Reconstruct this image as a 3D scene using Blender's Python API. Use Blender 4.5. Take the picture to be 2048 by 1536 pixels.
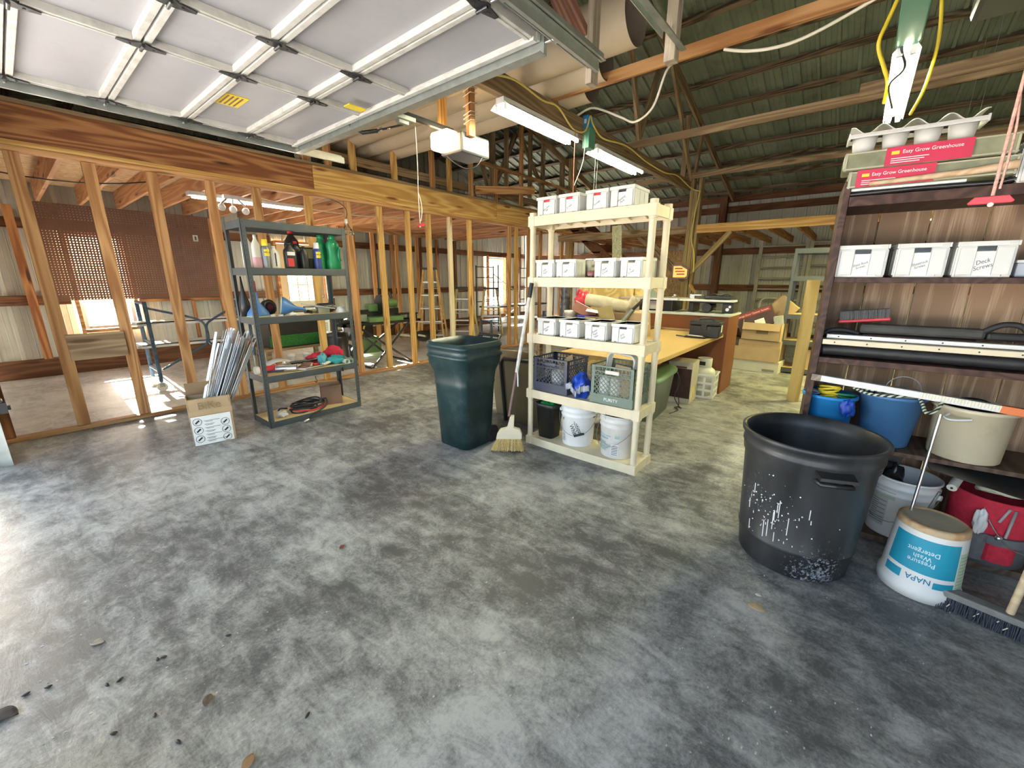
import bpy, math, random
from mathutils import Vector, Matrix, Euler
random.seed(7)
for o in list(bpy.data.objects): bpy.data.objects.remove(o)
SC = bpy.context.scene
COL = SC.collection
# ---------------------------------------------------------------- camera
PITCH, ROLL, YAW, EYE = math.radians(14.43), math.radians(0.12), math.radians(39.44), 1.38
fwd = Vector((math.cos(PITCH)*math.cos(YAW), math.cos(PITCH)*math.sin(YAW), -math.sin(PITCH)))
rgt = Vector((math.sin(YAW), -math.cos(YAW), 0)); upv = rgt.cross(fwd)
r2 = math.cos(ROLL)*rgt + math.sin(ROLL)*upv; u2 = -math.sin(ROLL)*rgt + math.cos(ROLL)*upv
cd = bpy.data.cameras.new('camera'); cam = bpy.data.objects.new('camera', cd); COL.objects.link(cam)
cd.sensor_width = 36; cd.sensor_fit = 'HORIZONTAL'; cd.lens = 821/2048*36; cd.clip_start = .03; cd.clip_end = 200
M = Matrix((r2, u2, -fwd)).transposed().to_4x4(); M.translation = Vector((0, 0, EYE)); cam.matrix_world = M
SC.camera = cam
# ---------------------------------------------------------------- world, sun, exposure
W = bpy.data.worlds.new('sky'); SC.world = W; W.use_nodes = True
wn = W.node_tree.nodes; wl = W.node_tree.links
bg = wn['Background']
sky = wn.new('ShaderNodeTexSky'); sky.sky_type = 'NISHITA'; sky.sun_disc = False
sky.sun_elevation = math.radians(30); sky.sun_rotation = math.radians(0); sky.air_density = 1.2; sky.dust_density = 2.5
hs = wn.new('ShaderNodeMix'); hs.data_type = 'RGBA'; hs.inputs[0].default_value = .6
hs.inputs[7].default_value = (0.52, 0.62, 0.88, 1)
wl.new(sky.outputs[0], hs.inputs[6]); wl.new(hs.outputs[2], bg.inputs[0])
bg.inputs[1].default_value = 2.1
sd = bpy.data.lights.new('sun', 'SUN'); sd.energy = 420; sd.angle = math.radians(.6); sd.color = (1, .93, .82)
sun = bpy.data.objects.new('sun', sd); COL.objects.link(sun)
sdir = Vector((-.03, -1, -math.tan(math.radians(28)))).normalized()
sun.rotation_euler = sdir.to_track_quat('-Z', 'Y').to_euler(); sun.location = (0, 14, 6)
vs = SC.view_settings; vs.view_transform = 'Standard'; vs.look = 'None'; vs.gamma = 1; vs.use_curve_mapping = False
vs.exposure = 0.12
SC.display_settings.display_device = 'sRGB'

# ---------------------------------------------------------------- mesh helpers
SINGLE = {k: k for k in 'corner_post lamp_holder roller upright end_rung caster_fork caster_wheel brace leg foot_bar dial bolt screw jamb muntin platform rung joint_rail moulded_panel corner_clip hub blade_slot tool_leg jaw grip'.split()}
SINGLE.update(raised_panels='raised_panel', deck_ribs='deck_rib', barcode='barcode_line', green_strips='green_strip', tool_legs='tool_leg', jaws='jaw', grips='grip_sleeve', sticker_print='sticker_line', faded_print='faded_mark', clear_edge='clear_edge', teal_stripe='teal_stripe', extension_arm='extension_arm', screw_holes='screw_hole', tubes='lamp_tube')
class MB:
    def __init__(s): s.v = []; s.f = []; s.sm = []
    def add(s, vs_, fs, smooth=False, T=None):
        n = len(s.v)
        for p in vs_:
            p = Vector(p); s.v.append(tuple(T @ p) if T is not None else tuple(p))
        for f in fs: s.f.append([i+n for i in f]); s.sm.append(smooth)
        return s
    def box(s, x0, x1, y0, y1, z0, z1, T=None):
        v = [(x, y, z) for x in (x0, x1) for y in (y0, y1) for z in (z0, z1)]
        return s.add(v, [(0,1,3,2),(4,6,7,5),(0,4,5,1),(2,3,7,6),(0,2,6,4),(1,5,7,3)], T=T)
    def cbox(s, c, d, T=None):
        return s.box(c[0]-d[0]/2, c[0]+d[0]/2, c[1]-d[1]/2, c[1]+d[1]/2, c[2]-d[2]/2, c[2]+d[2]/2, T)
    def bar(s, p0, p1, w, h, roll=0):
        return s.box(0, (Vector(p1)-Vector(p0)).length, -w/2, w/2, -h/2, h/2, frame(p0, p1, roll))
    def cyl(s, p0, p1, ra, rb=None, n=16, cap=True, smooth=True):
        rb = ra if rb is None else rb
        T = frame(p0, p1); L = (Vector(p1)-Vector(p0)).length
        v = []
        for x, r in ((0, ra), (L, rb)):
            for i in range(n):
                a = 2*math.pi*i/n; v.append((x, r*math.cos(a), r*math.sin(a)))
        s.add(v, [(i, (i+1) % n, n+(i+1) % n, n+i) for i in range(n)], smooth, T)
        if cap:
            s.add(v[:n], [list(range(n))[::-1]], False, T); s.add(v[n:], [list(range(n))], False, T)
        return s
    def tube(s, pts, r, n=8, closed=False, r2=None):
        pts = [Vector(p) for p in pts]; m = len(pts); v = []; prev = None
        for i, p in enumerate(pts):
            a = pts[i-1] if (i or closed) else pts[0]; b = pts[(i+1) % m] if (i < m-1 or closed) else pts[-1]
            t = (b-a)
            if t.length < 1e-9: t = Vector((1, 0, 0))
            t.normalize()
            if prev is None:
                ref = Vector((0, 0, 1)) if abs(t.z) < .9 else Vector((1, 0, 0)); nx = t.cross(ref).normalized()
            else:
                nx = prev - t*prev.dot(t)
                nx = nx.normalized() if nx.length > 1e-6 else t.orthogonal().normalized()
            prev = nx; ny = t.cross(nx)
            rr = r if r2 is None else r+(r2-r)*i/(m-1)
            for k in range(n):
                a_ = 2*math.pi*k/n; v.append(p+nx*rr*math.cos(a_)+ny*rr*math.sin(a_))
        f = []
        for i in range(m if closed else m-1):
            j = (i+1) % m
            for k in range(n): f.append((i*n+k, i*n+(k+1) % n, j*n+(k+1) % n, j*n+k))
        s.add(v, f, True)
        if not closed: s.add(v[:n], [list(range(n))[::-1]]); s.add(v[-n:], [list(range(n))])
        return s
    def lathe(s, prof, n=32, T=None, sq=None, smooth=True):
        # prof list of (r,z); sq: superellipse exponent for rounded squares
        v = []
        for r, z in prof:
            for i in range(n):
                a = 2*math.pi*i/n; c, d = math.cos(a), math.sin(a)
                if sq:
                    k = (abs(c)**sq+abs(d)**sq)**(-1/sq); c *= k; d *= k
                v.append((r*c, r*d, z))
        f = []
        for j in range(len(prof)-1):
            for i in range(n): f.append((j*n+i, j*n+(i+1) % n, (j+1)*n+(i+1) % n, (j+1)*n+i))
        s.add(v, f, smooth, T)
        return s
    def disc(s, r, z, n=32, T=None, sq=None, flip=False):
        v = []
        for i in range(n):
            a = 2*math.pi*i/n; c, d = math.cos(a), math.sin(a)
            if sq: k = (abs(c)**sq+abs(d)**sq)**(-1/sq); c *= k; d *= k
            v.append((r*c, r*d, z))
        return s.add(v, [list(range(n))[::-1] if flip else list(range(n))], False, T)
    def prism(s, poly, d, T=None):
        n = len(poly)
        v = [(x, y, 0) for x, y in poly]+[(x, y, d) for x, y in poly]
        return s.add(v, [list(range(n))[::-1], list(range(n, 2*n))]+[(i, (i+1) % n, n+(i+1) % n, n+i) for i in range(n)], False, T)
    def sphere(s, c, r, nu=16, nv=10, sc=(1, 1, 1)):
        v = []; f = []
        for j in range(nv+1):
            t = math.pi*j/nv
            for i in range(nu):
                a = 2*math.pi*i/nu
                v.append((c[0]+r*sc[0]*math.sin(t)*math.cos(a), c[1]+r*sc[1]*math.sin(t)*math.sin(a), c[2]+r*sc[2]*math.cos(t)))
        for j in range(nv):
            for i in range(nu): f.append((j*nu+i, (j+1)*nu+i, (j+1)*nu+(i+1) % nu, j*nu+(i+1) % nu))
        return s.add(v, f, True)
    def grid(s, nx, ny, fn, thick=0):
        v = [fn(i/(nx-1), j/(ny-1)) for j in range(ny) for i in range(nx)]
        f = [(j*nx+i, j*nx+i+1, (j+1)*nx+i+1, (j+1)*nx+i) for j in range(ny-1) for i in range(nx-1)]
        return s.add(v, f, True)
    def islands(s):
        key = {}; p = []
        for v in s.v:
            k = (round(v[0], 5), round(v[1], 5), round(v[2], 5)); key.setdefault(k, len(key)); p.append(key[k])
        q = list(range(len(key)))
        def fd(a):
            while q[a] != a: q[a] = q[q[a]]; a = q[a]
            return a
        for f in s.f:
            r = fd(p[f[0]])
            for i in f[1:]: q[fd(p[i])] = r
        out = {}
        for f, sm in zip(s.f, s.sm): out.setdefault(fd(p[f[0]]), []).append((f, sm))
        res = []
        for fs in out.values():
            m = MB(); mp = {}
            for f, sm in fs:
                for i in f:
                    if i not in mp: mp[i] = len(m.v); m.v.append(s.v[i])
                m.f.append([mp[i] for i in f]); m.sm.append(sm)
            res.append(m)
        return res
    def build(s, name, mat, parent=None, off=None, loc=None, bev=0, solid=0, sub=0, M=None):
        if name in SINGLE and parent is not None:
            isl = s.islands()
            if len(isl) > 1: return [m.build(SINGLE[name]+'', mat, parent, off, loc, bev, solid, sub, M) for m in isl][0]
            name = SINGLE[name]
        me = bpy.data.meshes.new(name)
        vv = s.v
        if off is not None: vv = [(a-off[0], b-off[1], c-off[2]) for a, b, c in vv]
        me.from_pydata(vv, [], s.f); me.polygons.foreach_set('use_smooth', s.sm); me.update()
        me.materials.append(mat)
        o = bpy.data.objects.new(name, me); COL.objects.link(o)
        if parent is not None: o.parent = parent
        if loc is not None: o.location = loc
        if M is not None: o.matrix_local = M
        if solid: m_ = o.modifiers.new('t', 'SOLIDIFY'); m_.thickness = solid; m_.offset = 0
        if sub: m_ = o.modifiers.new('s', 'SUBSURF'); m_.levels = sub; m_.render_levels = sub
        if bev: m_ = o.modifiers.new('b', 'BEVEL'); m_.width = bev; m_.segments = 2; m_.limit_method = 'ANGLE'; m_.angle_limit = math.radians(50)
        return o

def frame(p0, p1, roll=0):
    p0 = Vector(p0); x = (Vector(p1)-p0).normalized()
    ref = Vector((0, 0, 1)) if abs(x.z) < .98 else Vector((0, 1, 0))
    y = ref.cross(x).normalized(); z = x.cross(y)
    T = Matrix((x, y, z)).transposed().to_4x4()
    if roll: T = T @ Matrix.Rotation(roll, 4, 'X')
    T.translation = p0
    return T
def TR(x=0, y=0, z=0, rx=0, ry=0, rz=0):
    return Matrix.Translation((x, y, z)) @ Euler((rx, ry, rz)).to_matrix().to_4x4()
def tag(o, label=None, cat=None, group=None, kind=None):
    if label: o['label'] = label
    if cat: o['category'] = cat
    if group: o['group'] = group
    if kind: o['kind'] = kind
    return o
def thing(name, label, cat, loc=(0, 0, 0), rz=0, group=None, rot=None):
    o = bpy.data.objects.new(name, None); COL.objects.link(o); o.location = loc
    o.rotation_euler = rot if rot else (0, 0, rz); o.empty_display_size = .05
    return tag(o, label, cat, group)
def struct(name, mb, m, **k): return tag(mb.build(name, m, **k), kind='structure')
def lumber(name, p0, p1, w, h, m, parent=None, label=None, cat=None, group=None, roll=0, bev=.003):
    """a board: local X along its length, w across, h up"""
    L = (Vector(p1)-Vector(p0)).length
    mb = MB().box(0, L, -w/2, w/2, -h/2, h/2)
    T = frame(p0, p1, roll)
    if parent is not None: T = Matrix.Translation(-Vector(parent.location)) @ T if not any(parent.rotation_euler) else T
    o = mb.build(name, m, parent, M=T, bev=bev)
    return tag(o, label, cat, group)
def copy_tree(o, parent=None):
    c = o.copy(); COL.objects.link(c)
    if parent is not None: c.parent = parent
    for ch in o.children: copy_tree(ch, c)
    return c
def spline(pts, k=6):
    pts = [Vector(p) for p in pts]; out = []
    for i in range(len(pts)-1):
        p0 = pts[max(i-1, 0)]; p1 = pts[i]; p2 = pts[i+1]; p3 = pts[min(i+2, len(pts)-1)]
        for j in range(k):
            t = j/k
            out.append(.5*((2*p1)+(p2-p0)*t+(2*p0-5*p1+4*p2-p3)*t*t+(3*p1-p0-3*p2+p3)*t**3))
    return out+[pts[-1]]
_tc = {}
def text_pts(s, size, ext=.0008):
    key = (s, round(size, 5))
    if key not in _tc:
        c = bpy.data.curves.new('txt', 'FONT'); c.body = s; c.size = size; c.align_x = 'CENTER'; c.align_y = 'CENTER'; c.resolution_u = 3
        c.extrude = ext; c.space_line = .85
        o = bpy.data.objects.new('txt', c); COL.objects.link(o)
        bpy.context.view_layer.update()
        me = bpy.data.meshes.new_from_object(o.evaluated_get(bpy.context.evaluated_depsgraph_get()))
        _tc[key] = ([tuple(v.co) for v in me.vertices], [tuple(p.vertices) for p in me.polygons])
        bpy.data.objects.remove(o); bpy.data.meshes.remove(me); bpy.data.curves.remove(c)
    return _tc[key]
def lettering(s, size, m, parent, T, wrap=0, shear=0, name='lettering', sx=1, turn=0):
    """text lying in local XY of T; wrap = cylinder radius to bend it round (axis = local Y)"""
    v, f = text_pts(s, size); out = []
    for x, y, z in v:
        x = x*sx+shear*y
        x, y = x*math.cos(turn)-y*math.sin(turn), x*math.sin(turn)+y*math.cos(turn)
        if wrap: a = x/wrap; x, z = (wrap+z)*math.sin(a), (wrap+z)*math.cos(a)-wrap
        out.append((x, y, z))
    return MB().add(out, f, T=T).build(name, m, parent)
def ordn(i): return ['first','second','third','fourth','fifth','sixth','seventh','eighth','ninth','tenth','eleventh','twelfth','thirteenth','fourteenth','fifteenth','sixteenth','seventeenth','eighteenth','nineteenth','twentieth'][i]

# ---------------------------------------------------------------- materials
def nt(name):
    m = bpy.data.materials.new(name); m.use_nodes = True
    return m, m.node_tree.nodes, m.node_tree.links, m.node_tree.nodes['Principled BSDF']
def ramp(N, stops):
    r = N.new('ShaderNodeValToRGB'); e = r.color_ramp.elements
    while len(e) < len(stops): e.new(.5)
    for i, (p, c) in enumerate(stops): e[i].position = p; e[i].color = (*c, 1)
    return r
def flat(name, c, rough=.5, metal=0, var=.12, scale=6, bump=0, dirt=None, dscale=3, damt=.5, alpha=None, spec=.5):
    m, N, L, B = nt(name)
    tc = N.new('ShaderNodeTexCoord'); no = N.new('ShaderNodeTexNoise'); no.inputs['Scale'].default_value = scale; no.inputs['Detail'].default_value = 5
    L.new(tc.outputs['Object'], no.inputs[0])
    c0 = tuple(max(0, x*(1-var)) for x in c); c1 = tuple(min(1, x*(1+var)) for x in c)
    r = ramp(N, [(.3, c0), (.7, c1)]); L.new(no.outputs[0], r.inputs[0]); out = r.outputs[0]
    if dirt:
        n2 = N.new('ShaderNodeTexNoise'); n2.inputs['Scale'].default_value = dscale; n2.inputs['Detail'].default_value = 8; n2.inputs['Roughness'].default_value = .7
        L.new(tc.outputs['Object'], n2.inputs[0])
        r2_ = ramp(N, [(.5, (0, 0, 0)), (.72, (damt,)*3)]); L.new(n2.outputs[0], r2_.inputs[0])
        mx = N.new('ShaderNodeMix'); mx.data_type = 'RGBA'; L.new(r2_.outputs[0], mx.inputs[0]); L.new(out, mx.inputs[6]); mx.inputs[7].default_value = (*dirt, 1); out = mx.outputs[2]
    L.new(out, B.inputs['Base Color']); B.inputs['Roughness'].default_value = rough; B.inputs['Metallic'].default_value = metal
    B.inputs['Specular IOR Level'].default_value = spec
    if bump:
        b = N.new('ShaderNodeBump'); b.inputs['Strength'].default_value = bump; b.inputs['Distance'].default_value = .01; L.new(no.outputs[0], b.inputs['Height']); L.new(b.outputs[0], B.inputs['Normal'])
    return m
def wood(name, dark, light, knot=None, rough=.65, rings=9, stretch=(.7, 11, 11), fine=.28, kn=.105, kscale=(1.6, 9, 9), spec=.3):
    m, N, L, B = nt(name)
    tc = N.new('ShaderNodeTexCoord'); oi = N.new('ShaderNodeObjectInfo')
    mu = N.new('ShaderNodeMath'); mu.operation = 'MULTIPLY'; mu.inputs[1].default_value = 53.7; L.new(oi.outputs['Random'], mu.inputs[0])
    ad = N.new('ShaderNodeVectorMath'); ad.operation = 'ADD'; L.new(tc.outputs['Object'], ad.inputs[0]); L.new(mu.outputs[0], ad.inputs[1])
    mp = N.new('ShaderNodeMapping'); mp.inputs['Scale'].default_value = stretch; L.new(ad.outputs[0], mp.inputs[0])
    n1 = N.new('ShaderNodeTexNoise'); n1.inputs['Scale'].default_value = .55; n1.inputs['Detail'].default_value = 1.2; L.new(mp.outputs[0], n1.inputs[0])
    m1 = N.new('ShaderNodeMath'); m1.operation = 'MULTIPLY'; m1.inputs[1].default_value = rings*6.28; L.new(n1.outputs[0], m1.inputs[0])
    m2 = N.new('ShaderNodeMath'); m2.operation = 'SINE'; L.new(m1.outputs[0], m2.inputs[0])
    mp2 = N.new('ShaderNodeMapping'); mp2.inputs['Scale'].default_value = (5, 190, 190); L.new(ad.outputs[0], mp2.inputs[0])
    n2 = N.new('ShaderNodeTexNoise'); n2.inputs['Scale'].default_value = 1; n2.inputs['Detail'].default_value = 3; L.new(mp2.outputs[0], n2.inputs[0])
    a1 = N.new('ShaderNodeMath'); a1.operation = 'MULTIPLY_ADD'; a1.inputs[1].default_value = .27; a1.inputs[2].default_value = .5; L.new(m2.outputs[0], a1.inputs[0])
    a2 = N.new('ShaderNodeMath'); a2.operation = 'MULTIPLY_ADD'; a2.inputs[1].default_value = fine*2; L.new(n2.outputs[0], a2.inputs[0]); L.new(a1.outputs[0], a2.inputs[2])
    r = ramp(N, [(.35, light), (1.0, dark)]); L.new(a2.outputs[0], r.inputs[0]); out = r.outputs[0]
    # per board tone
    hv = N.new('ShaderNodeHueSaturation'); mr = N.new('ShaderNodeMapRange'); mr.inputs[3].default_value = .82; mr.inputs[4].default_value = 1.15
    L.new(oi.outputs['Random'], mr.inputs[0]); L.new(mr.outputs[0], hv.inputs['Value']); L.new(out, hv.inputs['Color']); out = hv.outputs[0]
    if knot:
        mp3 = N.new('ShaderNodeMapping'); mp3.inputs['Scale'].default_value = kscale; L.new(ad.outputs[0], mp3.inputs[0])
        vo = N.new('ShaderNodeTexVoronoi'); vo.inputs['Scale'].default_value = 1; vo.inputs['Randomness'].default_value = 1; L.new(mp3.outputs[0], vo.inputs[0])
        r3 = ramp(N, [(kn, (1, 1, 1)), (kn*2.1, (0, 0, 0))]); L.new(vo.outputs['Distance'], r3.inputs[0])
        mx = N.new('ShaderNodeMix'); mx.data_type = 'RGBA'; L.new(r3.outputs[0], mx.inputs[0]); L.new(out, mx.inputs[6]); mx.inputs[7].default_value = (*knot, 1); out = mx.outputs[2]
    L.new(out, B.inputs['Base Color']); B.inputs['Roughness'].default_value = rough; B.inputs['Specular IOR Level'].default_value = spec
    b = N.new('ShaderNodeBump'); b.inputs['Strength'].default_value = .25; b.inputs['Distance'].default_value = .003; L.new(n2.outputs[0], b.inputs['Height']); L.new(b.outputs[0], B.inputs['Normal'])
    return m
def emit(name, c, s):
    m, N, L, B = nt(name); N.remove(B); e = N.new('ShaderNodeEmission'); e.inputs[0].default_value = (*c, 1); e.inputs[1].default_value = s
    L.new(e.outputs[0], N['Material Output'].inputs[0]); return m

pine = wood('pine', (.34, .155, .055), (.60, .345, .15), (.16, .06, .02))
pine_y = wood('pine_yellow', (.43, .23, .065), (.68, .44, .16), (.17, .06, .02))
pine_w = wood('pine_fresh', (.70, .55, .33), (.82, .70, .47), (.35, .18, .06))
pine_r = wood('pine_red', (.21, .075, .025), (.50, .235, .09), (.06, .02, .01), rings=10, fine=.3)
joist_m = wood('pine_joist', (.42, .20, .09), (.62, .35, .18), (.14, .05, .02))
girt_m = wood('girt_brown', (.10, .040, .018), (.20, .088, .040), (.06, .02, .01))
old_w = wood('weathered_pine', (.20, .13, .07), (.38, .27, .15), (.12, .07, .03))
old_g = wood('grey_weathered', (.27, .22, .16), (.50, .43, .33), (.15, .1, .06), fine=.5)
treat = wood('treated_pine', (.25, .17, .07), (.44, .32, .15), (.12, .08, .03))
ply = wood('plywood_yellow', (.50, .34, .11), (.74, .56, .24), None, rings=11, stretch=(.55, 5, 5))
birch = wood('birch_top', (.58, .42, .20), (.72, .55, .30), None, rings=4, stretch=(.5, 3, 3), fine=.12, rough=.45)
plank = wood('barn_plank', (.26, .165, .10), (.58, .42, .28), (.05, .03, .02), rings=13, stretch=(.5, 8, 8), fine=.5, kn=.10, kscale=(1.3, 3.5, 3.5))
dkst = wood('dark_stain', (.035, .016, .011), (.085, .042, .030), None, rough=.5)
table_ply = wood('table_top_ply', (.40, .25, .08), (.52, .35, .13), None, rings=4, stretch=(.5, 3, 3), fine=.12, rough=.45)
panel = wood('brown_panel', (.13, .042, .016), (.19, .068, .025), None, rings=3, stretch=(.3, 2, 2), fine=.1, rough=.5)
purl_m = wood('purlin_dark', (.06, .04, .025), (.26, .19, .12), (.03, .02, .015), rings=14)
redwd = wood('red_rough_board', (.17, .075, .05), (.36, .19, .13), (.07, .03, .02), rings=12)

# concrete
def concrete(name='concrete', cs=((.085, .087, .088), (.17, .172, .17), (.28, .28, .272), (.45, .45, .43))):
    m, N, L, B = nt(name)
    tc = N.new('ShaderNodeTexCoord')
    def noise(sc, det, ro=.55, dist=0, st=(1, 1, 1), off=(0, 0, 0)):
        mp = N.new('ShaderNodeMapping'); mp.inputs['Scale'].default_value = st; mp.inputs['Location'].default_value = off; L.new(tc.outputs['Object'], mp.inputs[0])
        n = N.new('ShaderNodeTexNoise'); n.inputs['Scale'].default_value = sc; n.inputs['Detail'].default_value = det; n.inputs['Roughness'].default_value = ro; n.inputs['Distortion'].default_value = dist
        L.new(mp.outputs[0], n.inputs[0]); return n
    big = noise(.9, 6, .66, .5, off=(3.1, 1.7, 0)); mid = noise(7, 10, .78, .35); streak = noise(5.0, 9, .76, .8, (1.9, .75, 1)); fin = noise(80, 5, .75)
    a = N.new('ShaderNodeMath'); a.operation = 'MULTIPLY_ADD'; a.inputs[1].default_value = .95; L.new(big.outputs[0], a.inputs[0])
    b = N.new('ShaderNodeMath'); b.operation = 'MULTIPLY_ADD'; b.inputs[1].default_value = .75; L.new(mid.outputs[0], b.inputs[0]); L.new(a.outputs[0], b.inputs[2])
    c = N.new('ShaderNodeMath'); c.operation = 'MULTIPLY_ADD'; c.inputs[1].default_value = .75; L.new(streak.outputs[0], c.inputs[0]); a.inputs[2].default_value = -.915; L.new(b.outputs[0], c.inputs[2])
    d = N.new('ShaderNodeMath'); d.operation = 'MULTIPLY_ADD'; d.inputs[1].default_value = .40; L.new(fin.outputs[0], d.inputs[0]); L.new(c.outputs[0], d.inputs[2])
    r = ramp(N, list(zip((.35, .455, .555, .71), cs))); L.new(d.outputs[0], r.inputs[0])
    # pale specks
    vo = N.new('ShaderNodeTexVoronoi'); vo.inputs['Scale'].default_value = 16; L.new(tc.outputs['Object'], vo.inputs[0])
    rv = ramp(N, [(.035, (1, 1, 1)), (.06, (0, 0, 0))]); L.new(vo.outputs['Distance'], rv.inputs[0])
    mx = N.new('ShaderNodeMix'); mx.data_type = 'RGBA'; L.new(rv.outputs[0], mx.inputs[0]); L.new(r.outputs[0], mx.inputs[6]); mx.inputs[7].default_value = (.45, .45, .43, 1)
    L.new(mx.outputs[2], B.inputs['Base Color'])
    rr = N.new('ShaderNodeMapRange'); rr.inputs[3].default_value = .30; rr.inputs[4].default_value = .62; L.new(mid.outputs[0], rr.inputs[0]); L.new(rr.outputs[0], B.inputs['Roughness'])
    bp = N.new('ShaderNodeBump'); bp.inputs['Strength'].default_value = .35; bp.inputs['Distance'].default_value = .006; L.new(streak.outputs[0], bp.inputs['Height']); L.new(bp.outputs[0], B.inputs['Normal'])
    B.inputs['Specular IOR Level'].default_value = .5
    return m
conc = concrete()
conc_l = concrete('pale_concrete', ((.30, .29, .27), (.42, .41, .39), (.52, .51, .48), (.62, .61, .58)))  # paler mix for the side room slab
def osb():
    m, N, L, B = nt('osb_board'); tc = N.new('ShaderNodeTexCoord')
    vo = N.new('ShaderNodeTexVoronoi'); vo.inputs['Scale'].default_value = 22; mp = N.new('ShaderNodeMapping'); mp.inputs['Scale'].default_value = (1, 2.6, 1); L.new(tc.outputs['Object'], mp.inputs[0]); L.new(mp.outputs[0], vo.inputs[0])
    r = ramp(N, [(0, (.36, .20, .09)), (.5, (.60, .40, .21)), (1, (.72, .55, .34))]); L.new(vo.outputs['Color'], r.inputs[0]); L.new(r.outputs[0], B.inputs['Base Color']); B.inputs['Roughness'].default_value = .7
    return m
osbm = osb()
def pegboard_mat():
    m, N, L, B = nt('pegboard_brown'); tc = N.new('ShaderNodeTexCoord')
    B.inputs['Base Color'].default_value = (.125, .055, .030, 1); B.inputs['Roughness'].default_value = .6
    sx = N.new('ShaderNodeSeparateXYZ'); L.new(tc.outputs['Object'], sx.inputs[0])
    P = .0254*1.35
    def cell(o):
        a = N.new('ShaderNodeMath'); a.operation = 'DIVIDE'; a.inputs[1].default_value = P; L.new(o, a.inputs[0])
        f = N.new('ShaderNodeMath'); f.operation = 'FRACT'; L.new(a.outputs[0], f.inputs[0])
        s_ = N.new('ShaderNodeMath'); s_.operation = 'SUBTRACT'; s_.inputs[1].default_value = .5; L.new(f.outputs[0], s_.inputs[0])
        q = N.new('ShaderNodeMath'); q.operation = 'POWER'; q.inputs[1].default_value = 2; L.new(s_.outputs[0], q.inputs[0]); return q.outputs[0]
    ad = N.new('ShaderNodeMath'); ad.operation = 'ADD'; L.new(cell(sx.outputs[0]), ad.inputs[0]); L.new(cell(sx.outputs[2]), ad.inputs[1])
    lt = N.new('ShaderNodeMath'); lt.operation = 'LESS_THAN'; lt.inputs[1].default_value = .028; L.new(ad.outputs[0], lt.inputs[0])
    tr = N.new('ShaderNodeBsdfTransparent'); mx = N.new('ShaderNodeMixShader'); L.new(lt.outputs[0], mx.inputs[0]); L.new(B.outputs[0], mx.inputs[1]); L.new(tr.outputs[0], mx.inputs[2])
    L.new(mx.outputs[0], N['Material Output'].inputs[0]); return m
pegm = pegboard_mat()
def glassm(name, c=(1, 1, 1), rough=0):
    m, N, L, B = nt(name); B.inputs['Base Color'].default_value = (*c, 1); B.inputs['Transmission Weight'].default_value = 1; B.inputs['Roughness'].default_value = rough; B.inputs['IOR'].default_value = 1.45; return m
def pane_mat():
    m, N, L, B = nt('window_glass'); N.remove(B)
    t = N.new('ShaderNodeBsdfTransparent'); g = N.new('ShaderNodeBsdfGlossy'); g.inputs['Roughness'].default_value = .02
    mx = N.new('ShaderNodeMixShader'); mx.inputs[0].default_value = .06; L.new(t.outputs[0], mx.inputs[1]); L.new(g.outputs[0], mx.inputs[2]); L.new(mx.outputs[0], N['Material Output'].inputs[0]); return m
pane = pane_mat()
white_tin = flat('white_siding', (.58, .58, .53), .42, 0, .03, 3, dirt=(.36, .33, .25), dscale=2, damt=.35)
roof_tin = flat('galvanised_roof', (.20, .235, .165), .45, .1, .2, 1.2, dirt=(.09, .085, .06), dscale=3, damt=.7)
galv = flat('galvanised_steel', (.50, .54, .52), .38, .85, .12, 14)
galv_d = flat('dull_galvanised', (.30, .33, .31), .45, .8, .2, 10)
door_w = flat('door_panel_grey', (.36, .36, .38), .5, 0, .08, 2.5, dirt=(.25, .25, .27), dscale=5, damt=.4)
door_rib = flat('door_rib_white', (.55, .54, .50), .45, 0, .1, 12, dirt=(.3, .28, .24), dscale=9, damt=.6)
steelg = flat('grey_shelf_steel', (.080, .092, .098), .45, .3, .12, 5)
cream = flat('cream_resin', (.72, .63, .44), .5, 0, .05, 8, dirt=(.55, .47, .3), dscale=6, damt=.35)
binw = flat('white_bin_plastic', (.66, .66, .63), .35, 0, .03, 5)
paper = flat('paper_white', (.80, .80, .77), .8, 0, .04, 30)
ink = flat('black_ink', (.02, .02, .022), .7, 0, 0)
inkb = flat('grey_ink', (.16, .16, .18), .7, 0, 0)
whiteink = flat('white_ink', (.85, .85, .82), .6, 0, 0)
black = flat('black_plastic', (.016, .016, .017), .38, 0, .25, 6)
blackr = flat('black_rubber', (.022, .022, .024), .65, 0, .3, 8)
greenbin = flat('green_bin_plastic', (.010, .032, .034), .36, 0, .25, 4, dirt=(.10, .14, .14), dscale=9, damt=.35)
whitep = flat('white_plastic', (.74, .74, .72), .4, 0, .04, 4, dirt=(.5, .45, .36), dscale=4, damt=.35)
offw = flat('aged_white_plastic', (.66, .63, .55), .45, 0, .08, 5, dirt=(.45, .36, .25), dscale=5, damt=.5)
bluep = flat('blue_bucket_plastic', (.055, .16, .34), .38, 0, .06, 4)
blueb = flat('bright_blue_plastic', (.02, .22, .56), .38, 0, .05, 4)
navy = flat('navy_crate_plastic', (.030, .040, .075), .42, 0, .15, 5)
sage = flat('sage_crate_plastic', (.16, .21, .165), .5, 0, .12, 6, dirt=(.1, .12, .09), dscale=7, damt=.5)
redp = flat('red_plastic', (.58, .035, .05), .4, 0, .08, 5)
redc = flat('red_canvas', (.50, .02, .045), .85, 0, .18, 40)
greyc = flat('grey_canvas', (.13, .13, .14), .9, 0, .15, 40)
card = flat('cardboard', (.44, .31, .175), .85, 0, .08, 7)
cardd = flat('cardboard_dark', (.24, .16, .085), .85, 0, .1, 7)
steel = flat('bright_steel', (.62, .62, .62), .3, .95, .1, 20)
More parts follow.
